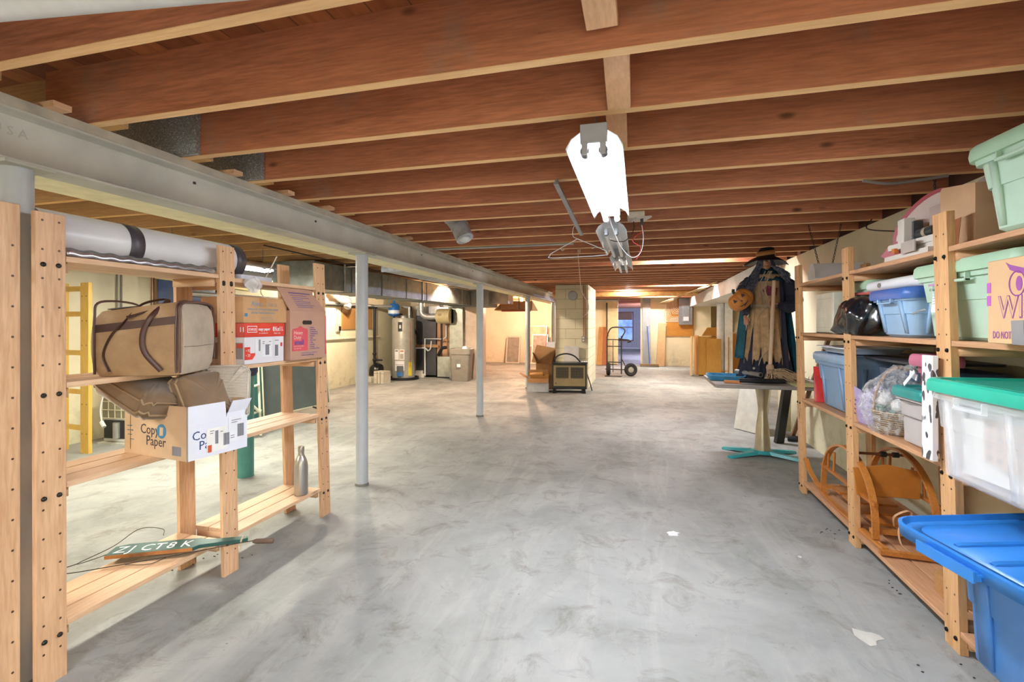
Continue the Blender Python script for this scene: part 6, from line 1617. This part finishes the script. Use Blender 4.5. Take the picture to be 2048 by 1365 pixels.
# two big hoops (rear and front arm hoop), spanning across the sled
def hoop(c, wid, ht, side, nm, tilt=0):
    mb = MB(); n = 22; pts = []
    for k in range(n + 1):
        a = PI * k / n; pts.append(Vector(c) + Vector((-wid / 2 * math.cos(a) if side == 'x' else tilt * math.sin(a), -wid / 2 * math.cos(a) if side == 'y' else tilt * math.sin(a), ht * math.sin(a) ** .75)))
    band(mb, pts, .034, .014, (1, 0, 0) if side == 'y' else (0, 1, 0)); return mb.obj(nm, sw, t)
hoop((1.34, 3.48, zs + .03), .78, .41, 'y', 'side_hoop'); hoop((1.63, 3.48, zs + .03), .78, .41, 'y', 'side_hoop')
for x in (1.34, 1.66):
    mb = MB(); band(mb, bez([(x, 2.98, zs + .02), (x, 3.3, zs + .012), (x, 3.75, zs + .014), (x, 3.95, zs + .04), (x - .02, 4.09, zs + .12), (x - .03, 4.14, zs + .19)], 6), .03, .018); mb.obj('runner', sw, t)
    mb = MB(); mb.slab((x, 3.08, zs + .22), (x, 3.90, zs + .22), .02, .02, (1, 0, 0)); mb.obj('side_rail', sd, t)
    for yy in (3.28, 3.40, 3.68, 3.78):
        mb = MB(); mb.cyl((x, yy, zs + .225), (x, yy + (yy - 3.5) * -.06, zs + .36), .008); mb.obj('spindle', sd, t)
for k in range(4):
    mb = MB(); mb.bx(1.37, 1.63, 3.16 + k * .17, 3.29 + k * .17, zs + .08, zs + .094); mb.obj('seat_slat', sd, t)
for yy in (3.1, 3.86):
    mb = MB(); mb.bx(1.325, 1.675, yy, yy + .03, zs + .055, zs + .08); mb.obj('cross_bar', sw, t)
mb = MB(); pts = []
poly = [(0, 0), (.33, 0), (.345, .19), (.31, .195), (.26, .205), (.17, .225), (.08, .205), (.035, .195), (-.015, .19)]
mb.prism(poly, .014, frame((1.315, 3.27, zs + .215), (0, -1, .12)) @ Matrix.Diagonal((.95, .82, 1, 1))); mb.obj('backrest', plain('#b8732e', .28, var=.1), t, bevel=.002)
mb = MB(); mb.cyl((1.34, 3.42, zs + .425), (1.63, 3.42, zs + .425), .008); mb.obj('push_rod', plain('#7a4a2c', .4), t)
for x in (1.50, 1.565):
    mb = MB(); mb.cyl((x, 3.42, zs + .425), (x + .03, 3.42, zs + .425), .016); mb.obj('rubber_grip', dark, t)
mb = MB(); band(mb, bez([(1.44, 3.12, zs + .10), (1.42, 3.07, zs + .17), (1.46, 3.03, zs + .22), (1.48, 3.03, zs + .20), (1.43, 3.04, zs + .12), (1.42, 3.0, zs + .05), (1.45, 2.97, zs + .02), (1.38, 3.0, zs + .012), (1.34, 3.05, zs + .03)], 8), .018, .0025, (0, 1, 0)); mb.obj('strap', plain('#caa07c', .7), t)
mb = MB(); mb.slab((1.30, 2.95, zs + .02), (1.60, 2.93, zs + .02), .03, .022, (0, 1, 0)); mb.obj('front_bar', sw, t)
mb = MB(); mb.hexa([(1.30, 2.50, z4), (1.46, 2.46, z4), (1.48, 2.58, z4), (1.32, 2.64, z4), (1.30, 2.50, z4 + .10), (1.46, 2.46, z4 + .13), (1.48, 2.58, z4 + .13), (1.32, 2.64, z4 + .09)])
one(mb, 'wood_block', 'rough split wood block on the lowest shelf beneath the blue lid', 'wood block', wood('#b98a58', '#7a5228', 'x', .4))
# green boards leaning at the back of the bottom shelf
t = thing('green_board', 'dark green board with tan edge strip leaning behind the blue tote', 'board', (0, 0, 0))
A = [at(1935, 1040, x=1.62), at(2120, 1040, x=1.62)]
mb = MB(); p = [Vector((1.50, 2.32, z4)), Vector((1.50, 1.5, z4)), Vector((1.71, 1.5, .66)), Vector((1.71, 2.0, .66))]
mb.add(p + [q + Vector((.012, 0, -.004)) for q in p], [(0, 1, 2, 3), (7, 6, 5, 4), (0, 4, 5, 1), (1, 5, 6, 2), (2, 6, 7, 3), (3, 7, 4, 0)], False); mb.obj('board', plain('#2f6a4e', .5), t)
mb = MB(); mb.slab((1.50, 1.95, z4 + .02), (1.70, 1.85, .655), .012, .012, (0, 1, 0)); mb.obj('edge_strip', plain('#c8a878', .6), t)
# big blue tote, lid askew
blue, bluel = plain('#4f86c9', .35, var=.05), plain('#2f7fd0', .35, var=.04)
t = thing('storage_tote', 'big blue tote with its blue lid askew, front right on the lowest shelf', 'tote', (1.475, 1.93, z4), R(4), 'plastic storage totes on the right shelving')
w, d, h, tp = .64, .52, .44, .03
mb = MB(); rings = [rr(w - .09, d - .09, .06, 0), rr(w - .06, d - .06, .06, .02), rr(w - .045, d - .045, .06, h * .5), rr(w - .03, d - .03, .06, h * .5 + .002), rr(w - .015, d - .015, .06, h * .88), rr(w + .01, d + .01, .06, h * .88 + .002), rr(w + .012, d + .012, .06, h), rr(w - .01, d - .01, .06, h), rr(w - .08, d - .08, .05, .03)]
mb.loft(rings); bo = mb.obj('tote_body', blue, t)
mb = MB()
for fy in (-.13, .13):
    x0, x1 = -(w / 2 - .026), -(w / 2 - .004)
    mb.hexa([(x0 - .004, fy - .03, .03), (x0 - .004, fy + .03, .03), (x0 + .01, fy + .03, .03), (x0 + .01, fy - .03, .03), (x1 - .008, fy - .03, h * .86), (x1 - .008, fy + .03, h * .86), (x1 + .01, fy + .03, h * .86), (x1 + .01, fy - .03, h * .86)])
mb.obj('rib', blue, bo)
L_ = thing('lid_frame', None, None); S.collection.objects.unlink(L_); bpy.data.objects.remove(L_)
M = Matrix.Translation((-.115, .03, h + .045)) @ Matrix.Rotation(R(8), 4, 'Z') @ Matrix.Rotation(R(-2.5), 4, 'Y')
LW, LD = .76, .58
mb = MB(); mb.M = M; mb.loft([rr(LW, LD, .09, -.03), rr(LW + .006, LD + .006, .09, .012), rr(LW - .012, LD - .012, .085, .014), rr(LW - .03, LD - .03, .08, -.004), rr(LW - .10, LD - .10, .07, -.006)], False, True)
lid = mb.obj('lid', bluel, t, solid=.003)
mb = MB(); mb.M = M
for x0, y0, x1, y1 in ((-.30, -.05, .25, -.05), (-.30, .08, .25, .08), (-.30, -.18, .25, -.18)):
    mb.tube(bez([(x0, y0, -.012), (x0 + .05, y0, -.008), (x1 - .05, y1, -.008), (x1, y1, -.012)], 6), .014, 8)
mb.obj('raised_ridge', bluel, lid)
mb = MB(); mb.M = M; mb.bx(-LW / 2 - .03, -LW / 2 + .004, -.11, .11, -.012, -.006)
for k in range(6): mb.bx(-LW / 2 - .028, -LW / 2 + .002, -.10 + k * .04, -.094 + k * .04, -.03, -.006)
mb.bx(-LW / 2 - .034, -LW / 2 - .028, -.11, .11, -.03, .006)
mb.obj('latch', bluel, lid)

# ================================================================ TABLE AND WITCH
tz = .75
t = thing('pedestal_table', 'square grey-topped table on silver pedestal with turquoise crossed feet', 'table', (1.20, 5.30, 0), R(0))
mb = MB(); mb.loft([rr(.98, .84, .02, tz - .035), rr(1.0, .86, .02, tz - .03), rr(1.0, .86, .02, tz - .002), rr(.995, .855, .02, tz)]); mb.obj('table_top', wood('#a9a19a', '#716963', 'x', 0, .6), t)
mb = MB(); mb.lathe([(.075, .045), (.075, .06), (.058, .30), (.040, .44), (.040, .47), (.058, .62), (.075, .70), (.085, .715), (.001, .715)], n=40); mb.obj('pedestal', plain('#c2b69c', .3, .8, .06), t)
tq = plain('#2f9aa0', .35)
for k, a in enumerate((R(28), R(152), R(208), R(-28))):
    mb = MB(); dx, dy = math.cos(a), math.sin(a); nx, ny = -dy, dx; rings = []
    for s_, wv_, z0, z1 in ((.02, .05, .03, .06), (.12, .045, .022, .052), (.26, .038, .012, .036), (.37, .032, .0, .026), (.39, .02, .0, .018)):
        c_ = Vector((dx * s_, dy * s_, 0)); rings.append([c_ + Vector((nx * wv_, ny * wv_, z0)), c_ + Vector((nx * wv_ * .7, ny * wv_ * .7, z1)), c_ - Vector((nx * wv_ * .7, ny * wv_ * .7, -z1)), c_ - Vector((nx * wv_, ny * wv_, -z0))])
    mb.loft(rings, smooth=True); mb.obj('foot', tq, t)
mb = MB(); mb.lathe([(.001, .02), (.1, .03), (.08, .06), (.001, .062)], n=24); mb.obj('base_hub', tq, t)
mb = MB(); mb.bx(1.55, 2.0, 4.95, 5.6, 0, 0); 
mb = MB(); mb.bx(1.37, 1.66, 4.845, 5.10, tz + .001, tz + .016); one(mb, 'yellow_board', 'pale yellow board edge lying across the right half of the table', 'board', plain('#dcdc9c', .5))
# things leaning under the table
mb = leansheet(Vector((1.20, 6.6, 0)), Vector((1.45, 6.25, 0)), Vector((1.55, 6.3, .78)), Vector((1.32, 6.65, .78)), .05); one(mb, 'white_slab', 'thick off-white slab leaning behind the table pedestal', 'panel', plain('#d3d0c6', .6))
mb = MB(); mb.slab((1.50, 5.9, .0), (1.62, 5.95, .80), .09, .05, (1, .4, 0)); one(mb, 'black_case', 'tall narrow black case leaning behind the table', 'case', plain('#1b1c20', .4))
mb = MB(); mb.slab((1.68, 6.1, .0), (1.765, 5.2, 1.22), .035, .03, (1, 0, 0)); one(mb, 'brown_stick', 'brown wooden stick leaning on the right wall behind the table', 'stick', plain('#7d5438', .5))
mb = MB(); mb.cyl((1.62, 6.02, .035), (1.72, 6.0, .035), .03); one(mb, 'black_clamp', 'small black castor-like part on the floor behind the table', 'part', black)
mb = MB(); mb.bx(1.71, 1.799, 6.55, 6.75, 0, 1.8); one(mb, 'wall_batten', 'cream vertical batten on the right wall behind the table', 'batten', plain('#cfc8a6', .6))
# things on the table
tzz = tz + .001
t = thing('blue_tray', 'shallow blue tray with bent rim on the left end of the table', 'tray', (.86, 5.32, tzz), R(-8))
bl_ = plain('#4f9cc8', .35, var=.12, scale=14)
mb = MB(); mb.loft([rr(.30, .24, .05, 0), rr(.36, .30, .06, .045), rr(.372, .312, .06, .045), rr(.372, .312, .06, .05), rr(.35, .29, .06, .05), rr(.29, .23, .05, .006)]); mb.obj('tray_shell', bl_, t)
mb = MB(); mb.slab((.80, 5.02, tzz + .012), (.95, 5.0, tzz + .012), .05, .022, (0, 1, 0)); one(mb, 'orange_block', 'small orange wooden block in front of the blue tray', 'wood block', plain('#cf8340', .5))
t = thing('black_tool', 'black wrapped bundle lying along the front edge of the table', 'bundle', (0, 0, 0))
mb = MB(); mb.tube(bez([(.93, 4.99, tzz + .03), (1.08, 4.97, tzz + .032), (1.22, 5.0, tzz + .03), (1.33, 5.06, tzz + .028)], 6), .027, 10, flat=.8); mb.obj('wrap', plain('#171a24', .6, var=.3), t)
t = thing('grey_tube', 'grey hollow tube resting diagonally on the blue tray toward the witch', 'tube', (0, 0, 0))
mb = MB(); a = Vector((.98, 5.42, tzz + .075)); b_ = Vector((1.14, 5.10, tzz + .075)); mb.tube([a, b_], .024, 16); mb.obj('tube_wall', plain('#8f8b86', .5, .2), t); mb = MB(); mb.tube([b_, b_ + (b_ - a).normalized() * .001], .017, 16); mb.obj('tube_mouth', plain('#23231f'), t)

# ---- witch figure standing on the table
wx, wy = 1.24, 5.36
t = thing('witch_figure', 'standing witch doll in black hat, teal cape and tan ragged apron on the table', 'witch doll', (wx, wy, tzz), R(-4))
clothb = plain('#23263a', .8, var=.2, scale=12); teald = plain('#0f5464', .75, var=.2, scale=12); burlap = plain('#b5946c', .85, var=.14, scale=20); skin = plain('#cf9274', .5, var=.05)
def folds(r0, r1, z0, z1, n, amp, fr, a0=0, a1=360, ex=1.0, ey=.75, ph=0, jag=0, nz=14, cx=0, cy=0, taperp=1):
    def f(u, v):
        a = R(a0 + (a1 - a0) * u); z = z0 + (z1 - z0) * v; q = 1 - v
        r = r0 + (r1 - r0) * v ** taperp; wv = amp * (q ** .6 + .15) * (math.sin(fr * a + ph) + .45 * math.sin(fr * 2.3 * a + ph * 2 + 3 * v))
        zz = z + (jag * (math.sin(23 * a) + math.sin(37 * a + 1)) * q ** 4 if jag else 0)
        return (cx + (r + wv) * ex * math.cos(a), cy + (r + wv) * ey * math.sin(a), zz)
    mb = MB(); mb.grid(f, n, nz); return mb
# body, one continuous figure: torso, neck
mb = MB(); mb.loft([[Vector((a_ * math.cos(q), b__ * math.sin(q), z)) for q in (2 * PI * k / 28 for k in range(28))] for z, a_, b__ in ((.02, .13, .10), (.3, .12, .09), (.62, .115, .085), (.74, .10, .075), (.86, .125, .085), (.97, .15, .085), (1.03, .14, .07), (1.07, .06, .05), (1.10, .045, .045), (1.16, .045, .045))])
mb.obj('body', clothb, t)
folds(.245, .13, .002, .72, 120, .018, 13, ph=1).obj('skirt', clothb, t, solid=.004)
folds(.205, .15, .20, .74, 100, .012, 11, -160, -10, ph=.5, jag=.02, ey=.88).obj('apron', burlap, t, solid=.004)
folds(.15, .155, .72, 1.06, 60, .006, 9, -150, -25, ph=2, ey=.78).obj('bodice', burlap, t, solid=.004)
mb = folds(.30, .19, .0, 1.02, 90, .02, 10, -28, 100, ph=0, ey=.7, jag=.0); mb.obj('cape', teald, t, solid=.004)
mb = folds(.27, .19, .22, .98, 70, .018, 9, 150, 214, ph=1.2, ey=.75); mb.obj('cape', teald, t, solid=.004)
mb = folds(.215, .165, .0, 1.0, 40, .012, 12, -48, -22, ph=2, ey=.9); mb.obj('cape_lining', plain('#2b2d45', .7), t, solid=.004)
# shoulders / collar
mb = folds(.20, .06, .99, 1.14, 80, .01, 8, 0, 360, ph=3, ey=.72, nz=8); mb.obj('collar', plain('#123f52', .75, var=.2), t, solid=.003)
# sleeves
def sleeve(pts, rs, m, nm='sleeve'):
    p = bez(pts, 5); n = len(p); r = []
    for i in range(n):
        q = i / (n - 1) * (len(rs) - 1); j = min(int(q), len(rs) - 2); r.append(rs[j] + (rs[j + 1] - rs[j]) * (q - j) + .004 * math.sin(i * 2.1))
    mb = MB(); mb.tube(p, r, 18); return mb.obj(nm, m, t)
sleeve([(.14, 0, 1.01), (.22, -.02, .92), (.245, -.05, .80), (.19, -.14, .735), (.10, -.20, .745)], [.062, .078, .08, .062, .042], clothb)
sleeve([(-.13, 0, 1.01), (-.19, -.02, .93), (-.22, -.05, .82), (-.20, -.12, .74), (-.205, -.165, .66)], [.058, .07, .068, .05, .03], plain('#3d4152', .9, var=.4, scale=60))
# hands: palm and five fingers
def hand(c, d, up, curl, label=None):
    c, d, up = Vector(c), Vector(d).normalized(), Vector(up).normalized(); s_ = d.cross(up).normalized()
    mb = MB(); mb.tube([c - d * .03, c, c + d * .032], [.013, .021, .019], 12, flat=.6)
    for i, (o_, ln) in enumerate(((-.016, .040), (-.0055, .047), (.0055, .044), (.016, .036))):
        b0 = c + d * .03 + s_ * o_; p = [b0]; dd = d.copy()
        for k in range(3): dd = (dd + up * -curl).normalized(); p.append(p[-1] + dd * ln / 2.6)
        mb.tube(p, [.0062, .006, .005, .0035], 8)
    b0 = c + d * .0 - s_ * .02; mb.tube([b0, b0 - s_ * .016 + d * .012, b0 - s_ * .014 + d * .03 - up * .012 * curl], [.0068, .006, .004], 8)
    o = mb.obj('hand', skin, t, sub=1); return o
hand((.045, -.215, .765), (-1, -.05, .06), (0, 1, .1), 1.0)
hand((-.205, -.185, .625), (.05, -.5, -.6), (0, -.5, .8), .7)
# head
mb = MB(); hz = 1.185
rings = []
for z, a_, b__, cy_ in ((-.085, .012, .012, -.03), (-.075, .03, .03, -.03), (-.045, .05, .052, -.018), (0, .062, .07, 0), (.04, .062, .072, 0), (.07, .05, .06, .005), (.09, .02, .03, .005)):
    rings.append([Vector((a_ * math.cos(q), cy_ + b__ * math.sin(q), hz + z)) for q in (2 * PI * k / 24 for k in range(24))])
mb.loft(rings); mb.tube([(0, -.06, hz + .01), (0, -.095, hz - .012), (0, -.10, hz - .022)], [.012, .012, .006], 10)
mb.ball((0, -.05, hz - .072), (.018, .018, .014), 12, 8); face = mb.obj('face', skin, t)
for x in (-.024, .024): mb = MB(); mb.ball((x, -.062, hz + .012), .009, 12, 8); mb.obj('eye', whitep, face)
mb = MB(); mb.tube([(-.02, -.064, hz - .038), (0, -.070, hz - .042), (.02, -.064, hz - .038)], .003, 6); mb.obj('mouth', plain('#6a2a26'), face)
for x in (-.064, .064): mb = MB(); mb.ball((x, .0, hz - .005), (.007, .014, .02), 10, 8); mb.obj('ear', skin, face)
# straggly hair
random.seed(11); mb = MB()
for k in range(150):
    a = random.uniform(-200, 20); a = R(a); r0 = .06
    if -115 < math.degrees(a) < -65: continue
    x, y = r0 * math.cos(a), r0 * math.sin(a); ln = random.uniform(.18, .40); sd_ = random.uniform(.02, .07)
    left = math.cos(a) < 0; ln = ln if left else ln * .45
    pts = [(x, y, hz + .05), (x * 1.5, y * 1.3 - .02, hz - .04)]
    for j in range(1, 5): pts.append((x * 1.5 + (math.copysign(.028 * j, x)) + random.uniform(-.015, .015), y * 1.3 - .03 + random.uniform(-.03, .02) - .015 * j, hz - .04 - ln * j / 4))
    mb.tube(pts, .0028, 4)
mb.obj('hair', plain('#6c7286', .7, var=.4, scale=40), t)
# hat
mb = MB()
def brim(u, v):
    a = 2 * PI * u; r = .055 + .14 * v; return (r * 1.05 * math.cos(a), -.0 + r * .95 * math.sin(a), hz + .065 - .09 * v ** 1.5 * (.55 + .45 * abs(math.cos(a)) ** 1.5) + .008 * math.sin(5 * a) * v)
mb.grid(brim, 56, 8); hat = mb.obj('hat', black, t, solid=.006)
mb = MB(); mb.loft([[Vector((.03 * k ** 1.1 * .2 + (r_ * math.cos(q)), .005 * k + r_ * math.sin(q), z)) for q in (2 * PI * j / 24 for j in range(24))] for k, (z, r_) in enumerate(((hz + .05, .085), (hz + .09, .08), (hz + .13, .07), (hz + .15, .062), (hz + .158, .04)))]); mb.obj('hat_crown', plain('#16161a', .8), hat)
mb = MB(); mb.loft([[Vector((.004 + r_ * math.cos(q), .003 + r_ * math.sin(q), z + .012 * math.sin(q + 1))) for q in (2 * PI * j / 24 for j in range(24))] for z, r_ in ((hz + .075, .087), (hz + .12, .079))], False, False); mb.obj('hat_band', plain('#c08a52', .6), hat, solid=.003)
# raffia ties
raf = plain('#b9a68c', .8); mb = MB(); random.seed(9)
for k in range(10):
    x = random.uniform(-.03, .05); mb.tube(bez([(x, -.125, 1.09), (x - .03, -.145, 1.02), (x - .05 + random.uniform(-.03, .03), -.145, .93), (x - .04, -.15, .82 + random.uniform(-.06, .05))], 5), .0025, 4)
for k in range(5): mb.tube([(math.cos(a) * .165, math.sin(a) * .135, .735 + .006 * k + .004 * math.sin(6 * a + k)) for a in (R(-165 + 15 * j) for j in range(11))], .003, 4)
mb.tube(bez([(-.02, -.145, .73), (-.09, -.155, .65), (-.10, -.16, .55)], 5), .003, 4); mb.tube(bez([(.02, -.145, .73), (.03, -.19, .4), (-.06, -.2, .25), (-.09, -.20, .16)], 6), .004, 4)
mb.obj('raffia_tie', raf, t)
mb = MB(); mb.prism([(-.05, 0), (0, .045), (.09, .02), (.08, -.05), (0, -.055)], .004, frame((.0, -.13, .90), (.05, -1, .1))); mb.obj('plum_patch', plain('#7a2c44', .8), t)
for k, (x, z) in enumerate(((-.13, .13), (.02, .10))): mb = MB(); mb.lathe([(.001, 0), (.012, 0), (.012, .003), (.001, .003)], (0, 0, 0), 'y', 12); o_ = mb.obj('button', plain('#a9a39a'), t, loc=(x, -.155 - .03, z))
# pumpkin
pm = plain('#c87f34', .45, var=.12)
t = thing('pumpkin', 'orange carved-face pumpkin hanging at the witch doll left side', 'pumpkin', (wx - .265, wy - .19, 1.555), rot=(R(8), R(-42), R(-12)))
t.scale = (1.18, 1.18, 1.18)
def pk(u, v):
    a = 2 * PI * u; th = PI * v; r = 1 - .10 * abs(math.sin(4.5 * a)) ** 0.7 * 0 - .07 * (1 - abs(math.sin(4 * a))) ** 2
    rr_ = .105 * math.sin(th) ** .85 * r; return (rr_ * math.cos(a), rr_ * math.sin(a), -.082 * math.cos(th) * (1 - .12 * math.exp(-((math.sin(th)) / .3) ** 2)))
mb = MB(); mb.grid(pk, 72, 20); mb.obj('pumpkin_body', pm, t)
mb = MB(); mb.tube(bez([(0, 0, .07), (.005, 0, .09), (.02, 0, .105)], 4), .012, 8); mb.obj('stem', plain('#2f4438', .7), t)
Fp = lambda x, z: frame((x, -.1045 + .5 * abs(x) ** 1.6 * 1.5, z), (x * 6, -1, z * 2))
for nm, poly, x, z in (('eye', [(-.015, -.012), (.015, -.012), (0, .018)], -.04, .03), ('eye', [(-.015, -.012), (.015, -.012), (0, .018)], .035, .03), ('nose', [(-.008, -.006), (.008, -.006), (0, .01)], 0, .0),
                    ('mouth', [(-.045, .008), (-.03, -.008), (-.015, -.008), (-.01, -.016), (.01, -.016), (.015, -.008), (.03, -.008), (.045, .008), (.03, .0), (.0, -.004), (-.03, .0)], 0, -.03)):
    mb = MB(); mb.prism(poly, .006, Fp(x, z)); mb.obj(nm, plain('#3a2a3c', .6), t)
mb = MB(); mb.tube(bez([(.02, .06, .07), (.06, .06, .10), (.10, .06, .09)], 4), .002, 5); mb.obj('cord', raf, t)
# broom
t = thing('witch_broom', 'pale wooden broomstick with straw head held upright by the witch doll', 'broom', (wx + .02, wy - .245, tzz))
mb = MB(); mb.cyl((-.035, 0, .14), (.0, .0, .985), .0175); mb.obj('stick', wood('#dcc0a4', '#b08c6c', 'z', .2), t)
random.seed(21); mb = MB(); tot = []
for k in range(70):
    a = random.uniform(0, 6.28); r = .03 * random.random() ** .5; x, y = -.035 + r * math.cos(a), r * math.sin(a) * .8
    e = Vector((random.uniform(-.10, .30), random.uniform(-.11, .05), random.uniform(.006, .05)))
    mb.tube(bez([(x * 1, y, .17), (x + .0, y, .10), (x * .6 + e.x * .35, y + e.y * .4, .05 + random.uniform(0, .09)), e], 4), .0028, 4)
mb.obj('straw', plain('#c7ab88', .8, var=.2, scale=60), t)
mb = MB(); mb.lathe([(.024, .12), (.034, .13), (.036, .15), (.03, .17), (.02, .18)], (-.035, 0, 0), 'z', 16, False); mb.obj('binding', plain('#b89878', .8), t)
random.seed(31); mb = MB()
for k in range(60):
    a = random.uniform(0, 6.28); r = random.uniform(.02, .09); c_ = Vector((random.uniform(.12, .28), random.uniform(-.16, -.04), random.uniform(.03, .08)))
    mb.tube([c_ + Vector((r * math.cos(a + q) * 1.1, r * math.sin(a + q) * .7, .025 * math.sin(q * 2 + k))) for q in (0, .5, 1, 1.5, 2, 2.5)], .0026, 4)
o_ = mb.obj('raffia_heap', plain('#cbb296', .8, var=.2, scale=60), None, loc=(wx, wy, tzz)); setp(o_, 'tangled heap of pale raffia straw on the right of the table', 'raffia')
for k, (x, y, s_) in enumerate(((.20, -.12, .018), (.12, -.10, .014))):
    mb = MB(); mb.ball((wx + x, wy + y, tzz + .085), (s_, s_, s_ * .7), 12, 8); 
    one(mb, 'plum_scrap', ('larger' if k == 0 else 'smaller') + ' plum coloured scrap in the raffia heap', 'scrap', plain('#8a3448', .7))

# ================================================================ FLOOR DEBRIS
for px, py, s_, cc, lb in ((1345, 1068, .05, '#dcdcdc', 'white paint splotch on the floor in the middle of the aisle'), (1600, 1115, .015, '#d4d4d4', 'tiny white chip near the right shelving'), (1735, 1275, .07, '#bdbab2', 'pale worn patch on the floor by the blue tote')):
    c = at(px, py, z=0); random.seed(px)
    mb = MB(); mb.prism([(c.x + s_ * q_ * math.cos(2 * PI * k / 14), c.y + s_ * q_ * math.sin(2 * PI * k / 14)) for k, q_ in ((k, random.uniform(.45, 1)) for k in range(14))], .0015, Matrix.Translation((0, 0, .0002)))
    one(mb, 'floor_stain', lb, 'stain', plain(cc, .7))
for px, py, s_, n in ((1880, 1332, .03, 4), (1670, 1070, .03, 9), (1800, 1180, .03, 6), (420, 1130, .05, 8)):
    c = at(px, py, z=0); random.seed(py); mb = MB()
    for k in range(n): mb.ball((c.x + random.uniform(-3, 3) * s_, c.y + random.uniform(-3, 3) * s_, .002), (random.uniform(.003, .01), .004, .002), 6, 4)
    setp(mb.obj('floor_crumbs', plain('#3a2f26', .9)), 'scattered dark crumbs on the concrete floor ' + {1880: 'before the blue tote', 1670: 'by the middle post', 1800: 'along the right shelf edge', 420: 'under the left shelving'}[px], 'crumbs', None, 'stuff')

split_loose({'cross_rail', 'bolt', 'rib'})
